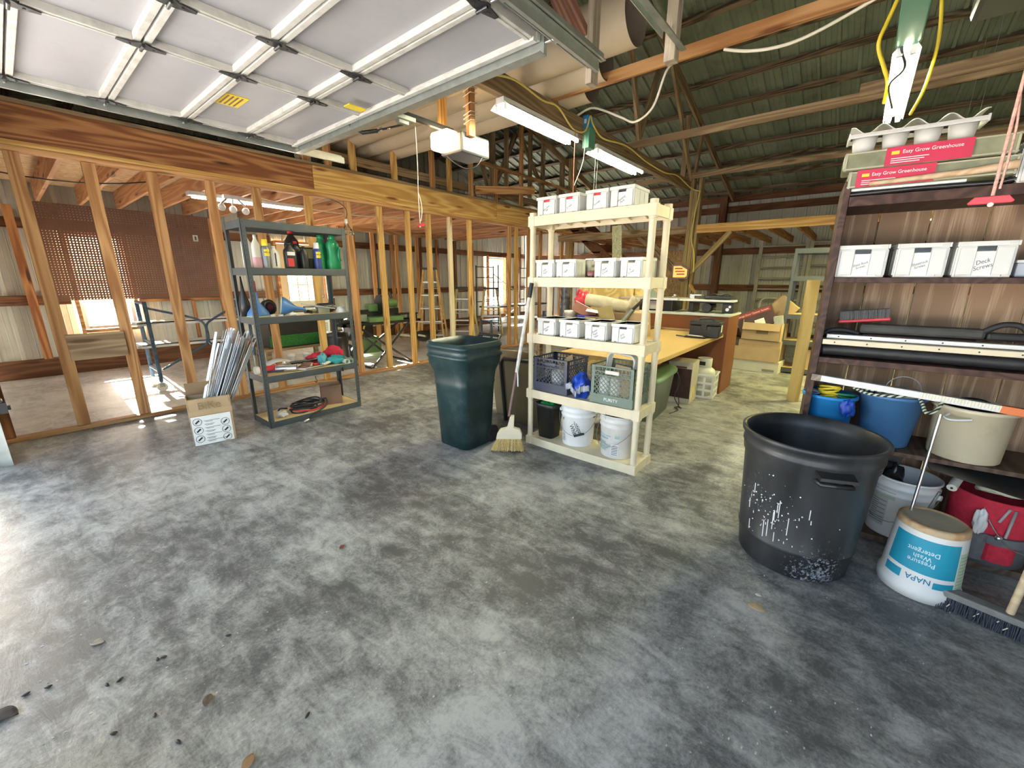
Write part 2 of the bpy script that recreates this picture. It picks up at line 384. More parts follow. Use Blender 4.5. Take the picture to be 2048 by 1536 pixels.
ladder_m = flat('dull_ladder_rail', (.36, .34, .27), .5, .2, .1, 9)
alu = flat('aluminium', (.62, .62, .61), .35, .9, .06, 20)
dark_iron = flat('dark_iron', (.05, .052, .055), .45, .7, .2, 10)
blueiron = flat('blue_painted_steel', (.04, .085, .14), .5, .3, .3, 12, dirt=(.16, .1, .06), dscale=12, damt=.7)
yellow = flat('yellow_plastic', (.80, .62, .04), .5, 0, .06, 10)
straw = flat('broom_straw', (.72, .52, .22), .8, 0, .2, 60)
tubec = flat('tan_pipe_card', (.60, .50, .36), .6, 0, .06, 3, dirt=(.45, .36, .24), dscale=2, damt=.4)
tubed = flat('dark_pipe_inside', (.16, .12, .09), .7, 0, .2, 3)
rustw = flat('rusty_white_lid', (.52, .38, .22), .5, 0, .15, 8, dirt=(.42, .16, .03), dscale=9, damt=1)
teal = flat('teal_label', (.012, .26, .38), .45, 0, .08, 6, dirt=(.1, .3, .34), dscale=5, damt=.4)
greenl = flat('pale_green_label', (.42, .50, .38), .6, 0, .06, 8)
greenj = flat('green_jug_plastic', (.02, .30, .12), .28, 0, .12, 8)
creamdoor = flat('cream_door_paint', (.66, .58, .38), .45, 0, .03, 3)
mdark = flat('black_metal', (.025, .026, .028), .4, .5, .2, 9)
green_m = flat('green_machine_paint', (.10, .20, .07), .4, .1, .1, 8)
turf = flat('bright_green_mat', (.02, .16, .02), .8, 0, .3, 40)
stone = flat('canvas_beige', (.44, .38, .26), .9, 0, .15, 12)
orange = flat('orange_sign_plastic', (.85, .33, .08), .5, 0, .1, 6)
redpk = flat('crimson_label', (.52, .02, .07), .5, 0, .04, 8)
olivef = flat('folded_olive_film', (.20, .20, .12), .3, 0, .3, 14)
copperw = flat('brown_wood_block', (.19, .105, .065), .6, 0, .2, 5)
lime = flat('extension_cord_yellow', (.72, .60, .16), .5, 0, .05, 5)
cordw = flat('white_cord', (.78, .74, .62), .5, 0, .05, 5)
green_box = flat('green_fixture_paint', (.08, .24, .17), .45, 0, .06, 4)
tube_on = emit('fluorescent_tube_lit', (1.0, .97, .66), 170)
batten_on = emit('batten_tube_lit', (1.0, .93, .80), 42)
tube_on2 = emit('warm_tube_lit', (1.0, .92, .36), 430)
lamp_on = emit('opener_lens_lit', (1, .66, .32), 22)
sign_on = emit('worn_sign_lit', (1, .45, .12), 1.6)
# ================================================================ SETTING
EAVE, RX, SL = 3.33, 5.6, .277
def roofz(x): return EAVE+SL*(11.5-x) if x > RX else EAVE+SL*(11.5-2*RX+x)
PROF = [(0, 0), (.010, .036), (.044, .036), (.054, 0), (.105, 0), (.112, .005), (.119, 0), (.165, 0), (.172, .005), (.179, 0)]
def profile(a, b, per=.229):
    pts = []; k = math.floor(a/per)-1
    while k*per < b:
        for dx, h in PROF:
            x = k*per+dx
            if a < x < b: pts.append((x, h))
        k += 1
    return [(a, 0)]+pts+[(b, 0)]
def siding(segs, put, top=None):
    """segs: (u0,u1,z0,z1); put(u, depth, z) -> world point"""
    mb = MB()
    for u0, u1, z0, z1 in segs:
        P = profile(u0, u1); v = []
        for u, h in P:
            zt = top(u) if (z1 is None) else z1
            v += [put(u, h, z0), put(u, h, zt)]
        mb.add(v, [(2*i, 2*i+2, 2*i+3, 2*i+1) for i in range(len(P)-1)])
    return mb
fl = MB().box(-.30, 11.6, -5, 5.46, -.12, 0); struct('floor', fl, conc); struct('floor', MB().box(-.30, 11.6, 5.46, 8.95, -.12, 0), conc_l)
struct('floor', MB().box(-14, 26, -20, 8.9, -.3, -.13), flat('asphalt_drive', (.11, .108, .11), .9, 0, .3, 9))
struct('floor', MB().box(-14, 26, 8.96, 30, -.3, -.13), flat('pale_bounce_ground', (.72, .70, .66), .9, 0, .1, 9))  # separate pale ground added outside the windows to bounce sun indoors
WL = 8.85
segsL = [(-.35, .66, .02, None), (.66, 1.34, .02, .60), (.66, 1.34, 2.02, None), (1.34, 3.48, .02, None), (3.48, 4.46, 2.06, None),
         (4.46, 9.5, .02, None), (9.5, 10.36, .02, .50), (9.5, 10.36, 2.03, None), (10.36, 11.5, .02, None)]
struct('wall_left', siding(segsL, lambda u, h, z: (u, WL+.02-h+.036, z), roofz), white_tin)
struct('wall_back', siding([(-5, 8.87, .02, EAVE+.03)], lambda u, h, z: (11.52-h+.036, u, z)), white_tin)
struct('wall_right', siding([(-.35, 11.5, .02, None)], lambda u, h, z: (u, -5, z), roofz), white_tin)
Zt = roofz(-.3)
struct('wall_front', siding([(4.72, 8.87, 0, Zt), (1.62, 4.72, 2.36, Zt), (1.12, 1.62, 0, Zt), (-2.1, 1.12, 2.36, Zt), (-5, -2.1, 0, Zt)], lambda u, h, z: (-.36-h, u, z)), white_tin)
def roofput(u, h, x): return (x, u, roofz(x)+.005-h*.9)
rf = MB()
P = profile(-5.1, 9.0)
for xa, xb in ((RX, 11.9), (RX, -2.0)):  # near slope runs on as an unseen overhang, added to block high sky
    za = roofz(xa) if xa <= 11.5 else EAVE-SL*(xa-11.5); zb = EAVE-SL*.4 if xb > 11 else EAVE+SL*(11.5-2*RX+xb)
    v = []
    for u, h in P: v += [(xa, u, za-h), (xb, u, zb-h)]
    rf.add(v, [(2*i, 2*i+2, 2*i+3, 2*i+1) for i in range(len(P)-1)])
struct('ceiling', rf, roof_tin)
struct('ceiling', MB().box(-.34, 8.9, 5.46, 8.80, 2.615, 2.630), osbm)
# dark skirt boards and the baseboard along the outer wall
for i, (a, b) in enumerate(((-.33, 3.44), (4.50, 11.4))):
    tag(lumber('baseboard_left', (a, WL-.03, .13), (b, WL-.03, .13), .04, .26, girt_m), kind='structure')
tag(lumber('baseboard_back', (11.46, -4.9, .1), (11.46, 8.8, .1), .04, .2, girt_m), kind='structure')
# windows / door
def window(n, x0, x1, z0, z1):
    fr = MB()
    y0, y1 = WL-.02, WL+.05; t = .045
    fr.box(x0, x0+t, y0, y1, z0, z1).box(x1-t, x1, y0, y1, z0, z1).box(x0+t, x1-t, y0, y1, z0, z0+t).box(x0+t, x1-t, y0, y1, z1-t, z1)
    zm = (z0+z1)/2; fr.box(x0+t, x1-t, y0+.01, y1-.01, zm-.02, zm+.02)
    o = struct('window_%d' % n, fr, whitep, bev=.003)
    MB().box(x0+t, x1-t, WL+.015, WL+.02, z0+t, z1-t).build('pane', pane, o)
    # inner wooden jambs
    j = MB()
    j.box(x0-.045, x0-.004, WL-.10, WL-.02, z0-.3, z1+.05).box(x1+.004, x1+.045, WL-.10, WL-.02, z0-.3, z1+.05).box(x0-.004, x1+.004, WL-.10, WL-.02, z1+.005, z1+.04).box(x0-.004, x1+.004, WL-.10, WL-.02, z0-.045, z0-.005)
    j.build('jamb', pine, o, bev=.002)
window(1, .70, 1.30, .63, 1.99); window(2, 9.54, 10.32, .53, 2.0)
dr = MB(); dx0, dx1 = 3.52, 4.42
dr.box(dx0, dx0+.16, WL, WL+.04, 0, 2.03).box(dx1-.16, dx1, WL, WL+.04, 0, 2.03).box(dx0+.16, dx1-.16, WL, WL+.04, 0, .92).box(dx0+.16, dx1-.16, WL, WL+.04, 1.9, 2.03)
door = struct('door_1', dr, creamdoor, bev=.004)
g = MB(); gx0, gx1 = dx0+.16, dx1-.16
for i in range(4): x = gx0+(gx1-gx0)*i/3; g.box(x-.009, x+.009, WL-.006, WL+.046, .92, 1.9)
for i in range(4): z = .92+.98*i/3; g.box(gx0, gx1, WL-.005, WL+.045, z-.009, z+.009)
g.build('muntin', creamdoor, door); MB().box(gx0, gx1, WL+.018, WL+.022, .92, 1.9).build('pane', pane, door)
MB().box(dx0+.1, dx1-.1, WL-.008, WL, .15, .42).box(dx0+.1, dx1-.1, WL-.008, WL, .5, .82).build('moulded_panel', creamdoor, door, bev=.004)
kb = MB().cyl((dx1-.07, WL, 1.0), (dx1-.07, WL-.03, 1.0), .012).sphere((dx1-.07, WL-.05, 1.0), .028); kb.build('door_knob', steel, door)
MB().cyl((dx1-.07, WL, 1.14), (dx1-.07, WL-.018, 1.14), .024).build('deadbolt', steel, door)
dj = MB().box(dx0-.05, dx0-.004, WL-.1, WL+.03, 0, 2.07).box(dx1+.004, dx1+.05, WL-.1, WL+.03, 0, 2.07).box(dx0-.004, dx1+.004, WL-.1, WL+.03, 2.035, 2.08)
tag(dj.build('trim_1', pine, bev=.003), kind='structure')
# front wall framing in view at the far left + vertical door track
tag(lumber('trim_2', (-.30, 4.86, 0), (-.30, 4.86, 2.36), .14, .1, pine_r), kind='structure')

# ================================================================ FRAMING
for i, (z, zz) in enumerate(((2.09, 'upper'), (1.07, 'lower'), (2.95, 'loft'))):
    parts = [(-.33, 3.44), (4.50, 11.4)] if z > 1.9 and z < 2.5 else ([(-.33, 11.4)] if z > 2.5 else [(-.33, .62), (1.38, 3.44), (4.50, 9.47), (10.40, 11.4)])
    for k, (a, b) in enumerate(parts):
        where = ['from the front corner', 'beyond the first window', 'beyond the door', 'beyond the far window'][k if len(parts) == 4 else (0 if k == 0 else 2)]
        lumber('wall_girt', (a, WL-.02, z), (b, WL-.02, z), .038, .135, girt_m, None, 'red-brown horizontal girt board on the window wall, %s run %s' % (zz, where), 'girt', 'girts on the window wall')
for z, zz in ((3.22, 'topmost'), (2.98, 'second from the top'), (2.02, 'third from the top'), (1.17, 'lowest')):
    lumber('wall_girt', (11.48, -4.9, z), (11.48, 8.8, z), .038, .15, girt_m, None, 'brown horizontal girt board on the far corrugated wall, %s' % zz, 'girt', 'girts on the far wall')
for i, y in enumerate((2.80, 5.62, 0.0, -2.8)):
    lumber('wall_post', (11.36, y, 0), (11.36, y, 3.25), .15, .16, girt_m, None, 'dark brown timber post against the far wall, %s' % ['the one by the row of daylight holes', 'the one behind the staircase', 'the one behind the planked shelf', 'the far right one'][i], 'post', 'posts of the far wall')
# stud wall under the long header
sill = lumber('sill_plate', (-.32, 5.43, .02), (8.75, 5.43, .02), .09, .038, pine, None, 'long flat sill plate on the concrete under the bare studs', 'plate')
tp = lumber('top_plate', (-.32, 5.43, 2.38), (8.75, 5.43, 2.38), .10, .038, pine, None, 'lower of the two top plates resting on the studs', 'plate')
tp2 = lumber('top_plate', (-.32, 5.43, 2.42), (8.75, 5.43, 2.42), .10, .038, pine_y, None, 'upper of the two top plates under the header beam', 'plate')
# header boards (three lengths, seams as photographed)
for (a, b, m, lb) in ((-.34, 2.70, pine_r, 'reddish left length of the long header beam with swirling grain'), (2.704, 6.10, pine_y, 'yellow middle length of the long header beam with dark knots'), (6.104, 8.78, pine_y, 'yellow right length of the long header beam ending near the post')):
    lumber('header_beam', (a, 5.41, 2.578), (b, 5.41, 2.578), .04, .275, m, None, lb, 'beam', 'lengths of the header beam')
lumber('loft_rim_cap', (-.34, 5.46, 2.735), (8.78, 5.46, 2.735), .14, .034, old_w, None, 'weathered flat board capping the top of the long header beam', 'board')
sx_ = [-.20, .26, .70, 1.13, 1.60, 2.04, 2.62, 3.14, 3.62, 4.10, 4.50, 4.95, 5.41, 6.50, 6.72, 7.12, 7.55, 8.0, 8.4]
for i, x in enumerate(sx_):
    m = [pine, pine, pine, pine, pine, pine, pine_y, pine, pine_y, pine_y, pine_y, pine_w, pine_y, pine, pine_y, pine, pine, pine, pine][i]
    if i == 0: m = pine_r
    lb = '%s bare wall stud from the left in the open stud wall under the header' % ordn(i)
    if i == 11: lb = 'pale fresh wall stud standing just behind the dark green wheeled bin'
    lumber('wall_stud', (x, 5.43, .04), (x, 5.43, 2.36), .088, .040, m, None, lb, 'stud', 'studs of the open wall')
lumber('stud_blocking', (.285, 5.40, .765), (.675, 5.40, .765), .035, .235, old_w, None, 'wide treated board nailed between the second and third studs', 'board')
# joists of the side room
for i in range(22):
    x = -.27+.406*i
    lumber('ceiling_joist', (x, 5.49, 2.49), (x, WL-.05, 2.49), .038, .235, joist_m, None, '%s joist from the left in the ceiling of the side room' % (ordn(i) if i < 20 else ['twenty-first', 'twenty-second'][i-20]), 'joist', 'ceiling joists of the side room')
# pegboard side: inner girt ends / studs on the window wall
for i, (x, z0, z1, m) in enumerate(((.25, .26, 2.3, pine_r), (2.50, 0, 2.36, pine), (2.56, .2, 2.3, pine_r), (5.0, 0, 2.36, pine), (5.6, 0, 2.36, girt_m), (6.1, 0, 2.36, pine), (6.9, 0, 2.36, girt_m), (7.5, 0, 2.36, pine_r), (8.1, 0, 2.36, girt_m), (8.8, 0, 2.36, pine), (11.0, 0, 2.36, pine_r))):
    w = .09 if m is not girt_m else .14
    lumber('wall_stud', (x, WL-.11, z0), (x, WL-.11, z1), .09, .04 if m is not girt_m else .13, m, None, '%s upright from the front corner against the window wall' % ordn(i), 'stud', 'uprights on the window wall')
# inner partition studs deep in the side room
for i, x in enumerate((4.7, 5.15, 5.75, 6.3)):
    lumber('partition_stud', (x, 8.05, .04), (x, 8.05, 2.3), .088, .04, pine, None, '%s stud of the short partition near the window wall' % ordn(i), 'stud', 'short partition studs')
lumber('partition_plate', (4.4, 8.05, 2.335), (6.9, 8.05, 2.335), .09, .07, pine, None, 'doubled plate on top of the short partition in the side room', 'plate')
# knee wall on the loft
for i, (x, zt, m) in enumerate(((2.66, 3.35, pine), (2.95, 3.35, pine), (3.30, 3.35, pine_y), (3.95, 3.35, pine_y), (4.66, 3.35, pine), (5.02, 3.32, pine_y), (5.52, 3.30, pine), (6.16, 3.30, pine), (6.92, 4.45, pine), (7.59, 3.30, old_w), (8.25, 3.30, old_w))):
    lb = '%s short loft stud from the left above the header' % ordn(i)
    if i == 8: lb = 'tall doubled loft stud rising above the knee wall rail'
    lumber('loft_stud', (x, 5.47, 2.755), (x, 5.47, zt), .088, .042, m, None, lb, 'stud', 'studs of the loft knee wall')
lumber('knee_wall_rail', (2.6, 5.47, 3.375), (8.75, 5.47, 3.325), .09, .04, pine, None, 'horizontal rail on top of the loft knee wall', 'rail')
lumber('loose_block', (5.56, 5.40, 2.86), (6.62, 4.92, 2.95), .04, .13, pine, None, 'short board sticking out from the loft knee wall', 'board')
lumber('white_loft_panel', (2.70, 5.6, 2.75), (2.70, 5.6, 3.3), .2, .02, cream, None, 'pale upright panel standing on the loft beside the left door track', 'panel')
lumber('loft_back_rail', (1.0, 7.2, 3.12), (8.6, 7.2, 3.12), .04, .2, girt_m, None, 'dark wide board crossing the back of the loft', 'board')
lumber('roof_post', (8.82, 5.47, 0), (8.82, 5.47, 4.0), .14, .14, treat, None, 'square treated post at the far end of the header wall', 'post')
# second truss over the loft
def truss(y, x_end, members, m, label, z0=2.965):
    t = thing('roof_truss', label, 'truss', (0, y, 0))
    for (n, p0, p1, w, h, dy) in members:
        lumber(n, (p0[0], y+dy, p0[1]), (p1[0], y+dy, p1[1]), w, h, m, t)
    return t
rz = lambda x: roofz(x)-.16
truss(5.62, 8.8, [('top_chord', (RX, rz(RX)), (11.4, rz(11.4)), .04, .14, 0), ('top_chord', (RX, rz(RX)), (-.3, rz(-.3)), .04, .14, .0),
    ('bottom_chord', (-.3, 2.93), (8.75, 2.93), .04, .12, 0), ('web', (5.75, 4.0), (6.17, 3.0), .04, .09, .04), ('web', (6.98, 4.10), (6.30, 3.0), .04, .09, .04),
    ('web', (7.05, 4.2), (8.1, 3.05), .04, .09, .04), ('web', (6.20, 4.4), (6.20, 3.0), .04, .12, -.04), ('web', (6.60, 4.4), (6.60, 3.0), .04, .09, -.04), ('web', (7.35, 4.2), (7.35, 3.0), .04, .09, -.04), ('web', (7.8, 4.1), (7.8, 3.0), .04, .09, -.04), ('web', (8.55, 3.9), (8.55, 3.0), .04, .12, -.04)], old_w, 'weathered roof truss above the loft, mostly in shadow')
mt = truss(2.62, 8.1, [('top_chord', (RX, rz(RX)), (11.35, rz(11.35)), .04, .14, 0), ('top_chord', (RX, rz(RX)), (-.3, rz(-.3)), .04, .14, 0),
    ('bottom_chord', (-.3, 2.965), (8.12, 2.965), .075, .165, 0),
    ('web', (5.10, 4.62), (5.80, 3.05), .04, .085, -.06), ('web', (6.62, 4.42), (5.90, 3.05), .04, .085, .06), ('web', (6.60, 4.44), (8.02, 3.05), .04, .085, -.06), ('web', (8.40, 3.98), (8.16, 3.0), .04, .09, -.06), ('web', (7.95, 4.05), (7.93, 3.05), .04, .085, .06),
    ('web', (3.2, 4.5), (4.0, 3.05), .04, .085, .06)], old_w, 'weathered roof truss carrying the two shop lights along its lower chord')
pst = thing('centre_post', 'tall treated post at the end of the truss with shop lights', 'post', (8.18, 2.50, 0))
lumber('post_ply', (8.18, 2.56, 0), (8.18, 2.56, 3.1), .14, .06, treat, pst); lumber('post_ply', (8.16, 2.49, 0), (8.16, 2.49, 2.9), .10, .07, treat, pst); lumber('post_ply', (8.18, 2.42, 0), (8.18, 2.42, 3.12), .14, .05, treat, pst)
# longitudinal braces (2x4 boards along Y)
for (x, ya, yb, z, m, lb, h) in ((3.80, 3.2, -1.2, 3.105, pine, 'orange-toned long board crossing nearest, behind the hanging posts', .09), (5.72, 2.75, -2.2, 3.10, old_w, 'middle long board crossing under the roof at the truss webs', .085), (7.98, 3.6, -1.4, 3.10, old_w, 'farthest long board crossing under the roof at the centre post', .085)):
    lumber('roof_brace', (x, ya, z), (x-.02, yb, z), .04, h, m, None, lb, 'brace', 'long boards under the roof')
lumber('splice_board', (5.64, .30, 3.14), (5.62, -1.6, 3.16), .03, .11, old_w, None, 'second board scabbed on the middle long brace, left of the bright hanging light', 'board')
# purlins
k = 0; x = 11.25
while x > RX:
    k += 1
    lumber('roof_purlin', (x, -5, roofz(x)-.055), (x, 8.85, roofz(x)-.055), .085, .06, purl_m, None, '%s roof purlin up from the far eave' % ordn(k-1), 'purlin', 'roof purlins on the far slope', roll=math.atan(SL))
    x -= .60
x = RX-.35; k = 0
while x > 0:
    k += 1
    lumber('roof_purlin', (x, -5, roofz(x)-.055), (x, 8.85, roofz(x)-.055), .085, .06, purl_m, None, '%s roof purlin past the ridge on the near slope' % ordn(k-1), 'purlin', 'roof purlins on the near slope', roll=-math.atan(SL))
    x -= .60
# right hand loft frame
lumber('loft_beam', (8.08, 2.40, 2.235), (8.08, -1.2, 2.235), .04, .14, pine_y, None, 'yellow knotty loft beam running right from the centre post', 'beam')
lumber('loft_beam', (8.20, 5.40, 2.245), (8.20, 2.36, 2.245), .04, .14, old_w, None, 'brown loft beam running left behind the cream shelf', 'beam')
for i in range(15):
    y = 5.1-.42*i
    lumber('loft_joist', (8.23, y, 2.235), (11.44, y, 2.235), .038, .135, pine if i > 6 else joist_m, None, '%s joist from the left of the open loft at the far wall' % ordn(i), 'joist', 'joists of the open loft')
lumber('knee_brace', (8.12, 2.46, 1.47), (8.10, 1.84, 2.17), .04, .085, treat, None, 'diagonal brace right of the centre post', 'brace')
lumber('knee_brace', (8.28, 2.44, 1.20), (8.28, 3.95, 2.55), .04, .085, old_w, None, 'diagonal brace left of the centre post', 'brace')
lumber('knee_brace', (8.34, 2.60, 1.35), (8.34, 3.4, 2.17), .04, .085, old_w, None, 'shorter diagonal brace behind the cream shelf post', 'brace')
# daylight chinks under the eave come from real gaps: small unscrewed holes are left between roof sheet and wall

# ---------------------------------------------------------------- pegboard
pg = MB().box(-1.02, 1.02, -.003, .003, 0, 1.31)
tag(pg.build('pegboard', pegm, loc=(1.49, WL-.125, 1.06)), 'brown perforated pegboard on the window wall, daylight shining through its holes', 'pegboard')
card_tag = thing('paper_tag', 'small white printed paper hanging on the pegboard', 'paper', (2.24, WL-.13, 2.02))
MB().box(-.035, .035, -.004, 0, -.05, .05).build('sheet', paper, card_tag); MB().box(-.012, .012, -.006, -.004, -.03, .03).build('print', ink, card_tag)
lumber('wall_batten', (1.36, WL-.10, 1.03), (2.5, WL-.10, 1.03), .05, .045, pine_r, None, 'thin rail under the right half of the pegboard', 'rail')
lumber('wall_batten', (2.06, WL-.08, .27), (2.06, WL-.08, 1.0), .05, .045, pine_r, None, 'thin upright under the pegboard left of the scaffold brace', 'rail')
# ================================================================ OVERHEAD DOOR
ZD = 2.60
gd = thing('garage_door', 'white sectional overhead door rolled open under the roof, left of the picture', 'garage door', (0, 0, ZD))
YL, YR = 4.40, 1.53
joints = [-.20, .27, .74, 1.205, 1.67, 2.10]
stiles = [4.37, 3.22, 2.64, 1.56]
for i in range(5):
    a, b = joints[i]+.004, joints[i+1]-.004
    MB().box(a, b, YR, YL, .045, .052).build('door_section', door_w, gd)
    r = MB()
    for x in (a+.002, b-.034): r.box(x, x+.032, YR, YL, .010, .046)
    r.build('joint_rail', door_rib, gd, bev=.003)
    for k, y in enumerate(stiles):
        w = .022 if k in (1, 2) else .024
        s_ = MB().box(a+.034, b-.034, y-w, y+w, .006, .046)
        s_.box(a+.034, b-.034, y-.004, y+.004, .0, .006)
        s_.build('stile', door_rib, gd, bev=.003)
        if k < 3: MB().box(a+.034, b-.034, y+w+.001, y+w+.022, .040, .0455).build('shade_strip', blackr, gd)  # black strip stands in for the shade line beside the stile
for i in range(1, 5):
    x = joints[i]
    for k, y in enumerate(stiles):
        h = MB()
        h.prism([(-.105, -.012), (-.03, -.028), (-.012, -.046), (.012, -.046), (.03, -.028), (.105, -.012), (.105, .012), (.03, .03), (-.03, .03), (-.105, .012)], .004, T=Matrix.Translation((x, y, -.004)))
        h.cyl((x, y-.035, -.012), (x, y+.035, -.012), .008, n=8)
        h.cyl((x-.05, y, -.008), (x-.05, y, -.002), .006, n=6).cyl((x+.05, y, -.008), (x+.05, y, -.002), .006, n=6)
        h.build('hinge', dark_iron, gd)
MB().box(2.098, 2.125, YR-.02, YL+.02, -.05, .06).box(2.06, 2.125, YR-.02, YL+.02, -.052, -.048).build('bottom_rail', galv, gd)
MB().box(2.03, 2.06, YR, YL, -.006, .012).build('edge_rail', door_rib, gd)
lab = MB().box(1.24, 1.42, 3.66, 3.90, .039, .0445); lab.build('warning_sticker', yellow, gd)
MB().box(1.86, 2.0, 3.06, 3.14, .0, .005).build('warning_sticker', yellow, gd)
st = MB()
for i in range(5): st.box(1.26+.03*i, 1.272+.03*i, 3.68, 3.88, .0375, .0391)
st.build('sticker_print', copperw, gd)
for (y, sgn, lb) in ((YL+.10, 1, 'left galvanised track of the raised overhead door'), (YR-.10, -1, 'right galvanised track of the raised overhead door, hung from a post')):
    xe = 2.60 if sgn > 0 else 2.50
    t = thing('door_track', lb, 'track', (0, y, ZD), group=None)
    MB().box(-.15, xe, -.03, .03, .02, .025).box(-.15, xe, -.034, -.029, -.03, .025).box(-.15, xe, .029, .034, -.005, .025).box(-.15, xe, -.034, -.014, -.034, -.03).build('track_channel', galv, t)
    MB().box(-.15, xe+.02, sgn*.05-.003, sgn*.05+.003, .02, .06).box(-.15, xe+.02, sgn*.05-.018, sgn*.05+.018, .02, .026).build('stiffening_angle', galv, t)
    for j in joints[1:]:
        MB().cyl((j, sgn*-.07, 0), (j, sgn*.0, 0), .006, n=8).cyl((j, -.012, 0), (j, .012, 0), .024, n=14).build('roller', steel, t)
v = thing('door_track', 'upright galvanised track of the overhead door at the left edge, standing on the floor', 'track', (-.22, 4.76, 0))
MB().box(-.045, .030, -.003, .003, .0, 2.3).box(-.045, -.040, -.03, .0, .0, 2.3).box(.026, .030, -.03, .0, 0, 2.3).build('track_channel', galv, v)
MB().box(-.07, -.045, .0, .045, .05, 2.3).build('jamb_angle', galv, v)
MB().box(.045, .085, -.02, .02, .40, .48).box(.02, .10, .0, .03, .42, .45).cyl((.06, .02, .5), (.06, -.05, .5), .012).build('safety_sensor', black, v)
# hanging posts for the tracks
hp = lumber('hanging_post', (2.53, 1.46, 2.52), (2.53, 1.46, 4.02), .085, .04, old_g, None, 'weathered board hanging from the roof at the right track end of the raised door', 'post')
h2 = lumber('hanging_post', (2.56, .99, 2.52), (2.56, .99, 4.05), .065, .06, old_g, None, 'rough grey post hanging from the roof holding the next door track', 'post')
lumber('leaning_plank', (2.62, 1.60, 2.84), (1.80, 1.87, 3.72), .14, .04, redwd, None, 'dark reddish plank end hanging beside the large tan pipes', 'plank')
t = thing('door_track', 'galvanised track of the second door, ending at the rough hanging post', 'track', (0, .905, ZD-.02))
MB().box(-.1, 2.60, .045, .05, .0, .035).box(-.1, 2.60, .02, .05, -.004, -.0).build('track_channel', galv_d, t)
MB().box(-.1, 2.50, .09, .12, .07, .074).box(-.1, 2.50, .116, .12, .04, .074).build('stiffening_angle', galv, t)
MB().cyl((2.2, 0.0, .10), (2.2, .12, .10), .016, n=10).build('roller', whitep, t)
# ---------------------------------------------------------------- opener
op = thing('garage_door_opener', 'dark grey door opener motor hanging from boards, its lamp glowing', 'opener', (2.98, 3.19, 2.62))
MB().box(-.02, .36, -.15, .15, -.10, .08).build('motor_housing', flat('opener_grey', (.07, .07, .075), .4, 0, .1), op, bev=.02)
MB().box(-.175, -.022, -.12, .12, -.085, .07).build('lamp_lens', lamp_on, op, bev=.03)
MB().box(-2.9, .02, .0, .035, .085, .125).build('rail', mdark, op)
tro = MB().box(-.66, -.44, -.03, .06, .05, .085).box(-.60, -.5, -.01, .04, .02, .05); tro.build('trolley', galv, op, bev=.004)
arm = MB(); arm.bar((-.52, .015, .03), (-.76, .20, -.055), .03, .008); arm.tube([(-.70, .16, -.035), (-.80, .23, -.06), (-.87, .28, -.02), (-.91, .30, .08)], .016, 6)
arm.build('door_arm', black, op)
MB().cyl((-.63, .10, -.02), (-.63, .10, .0), .012).cyl((-.68, .14, -.036), (-.68, .14, -.01), .012).build('bolt', steel, op)
lettering('CRAFTSMAN', .026, whiteink, op, Matrix.Translation((.15, -.1515, .035)) @ Euler((math.pi/2, 0, 0)).to_matrix().to_4x4())
lettering('1/2 HP', .022, whiteink, op, Matrix.Translation((.29, -.1515, .01)) @ Euler((math.pi/2, 0, 0)).to_matrix().to_4x4())
MB().tube(spline([(0, .08, -.1), (.04, .02, -.16), (.12, -.06, -.21), (.2, -.12, -.18), (.26, -.14, -.1)]), .006, 6).build('wire_loop', black, op)
lumber('opener_hanger', (3.06, 3.02, 2.66), (3.06, 3.02, 3.2), .085, .04, pine, None, 'pine board holding up the opener, wound with thin white wire', 'board')
w = MB()
for i, z in enumerate((2.76, 2.80, 2.83, 2.90, 2.98, 3.02)):
    w.tube([(3.015, 2.975, z+.02), (3.015, 3.066, z), (3.105, 3.066, z+.01), (3.105, 2.975, z+.035)], .0035, 6, closed=True)
tag(w.build('white_wire', cordw), 'thin white wire wound round the opener hanger board', 'wire')
lumber('opener_hanger', (3.02, 3.36, 2.70), (3.02, 3.36, 3.2), .085, .04, pine_y, None, 'second pine hanger board behind the glowing opener lamp', 'board')
def pull_cord(x, y, z0, z1, label, sc=1):
    c = thing('release_rope', label, 'pull cord', (x, y, z1))
    L = z0-z1
    MB().tube(spline([(0, 0, L), (.004, 0, L*.6), (-.003, .002, L*.3), (0, 0, 0)]), .0035*sc, 6).build('rope', redrope if sc > 1 else cordw, c)
    MB().tube(spline([(0, 0, L*.32), (.0, -.03/sc**3, L*.22), (.0, -.035/sc**3, L*.12), (0, -.012, .02)]), .0035, 6).build('rope_loop', redrope if sc > 1 else cordw, c)
    MB().prism([(-.055, -.008), (-.04, .01), (.04, .01), (.055, -.008), (.05, -.014), (-.05, -.014)], .014, T=Matrix.Translation((.007, 0, -.01)) @ Matrix.Rotation(math.radians(90), 4, 'Z') @ Matrix.Rotation(math.radians(90), 4, 'X')).build('handle', redp, c, bev=.002)
    MB().sphere((0, 0, -.028), .008).build('knot', cordw, c)
redrope = flat('red_white_rope', (.62, .34, .28), .8, 0, .3, 90)
pull_cord(2.56, 3.20, 2.66, 1.865, 'white release cord with red handle hanging in front of the stud wall')
pull_cord(2.20, -.30, 2.60, 1.655, 'red and white release cord with red handle in front of the planked shelf', 1.4)
MB_ = MB().cyl((2.23, -.16, 2.33), (2.23, -.6, 2.33), .02, n=10); MB_.box(2.2, 2.5, -.9, -.17, 2.30, 2.36)
o2 = thing('garage_door_opener', 'edge of a dark and white opener at the top right corner', 'opener', (2.25, -.45, 2.42))
MB().box(-.2, .3, -.35, .29, -.10, .08).build('motor_housing', black, o2, bev=.02); MB().box(-.212, -.2, -.34, .30, -.112, -.09).box(-.21, -.2, .285, .30, -.1, .05).build('edge_strip', whitep, o2)
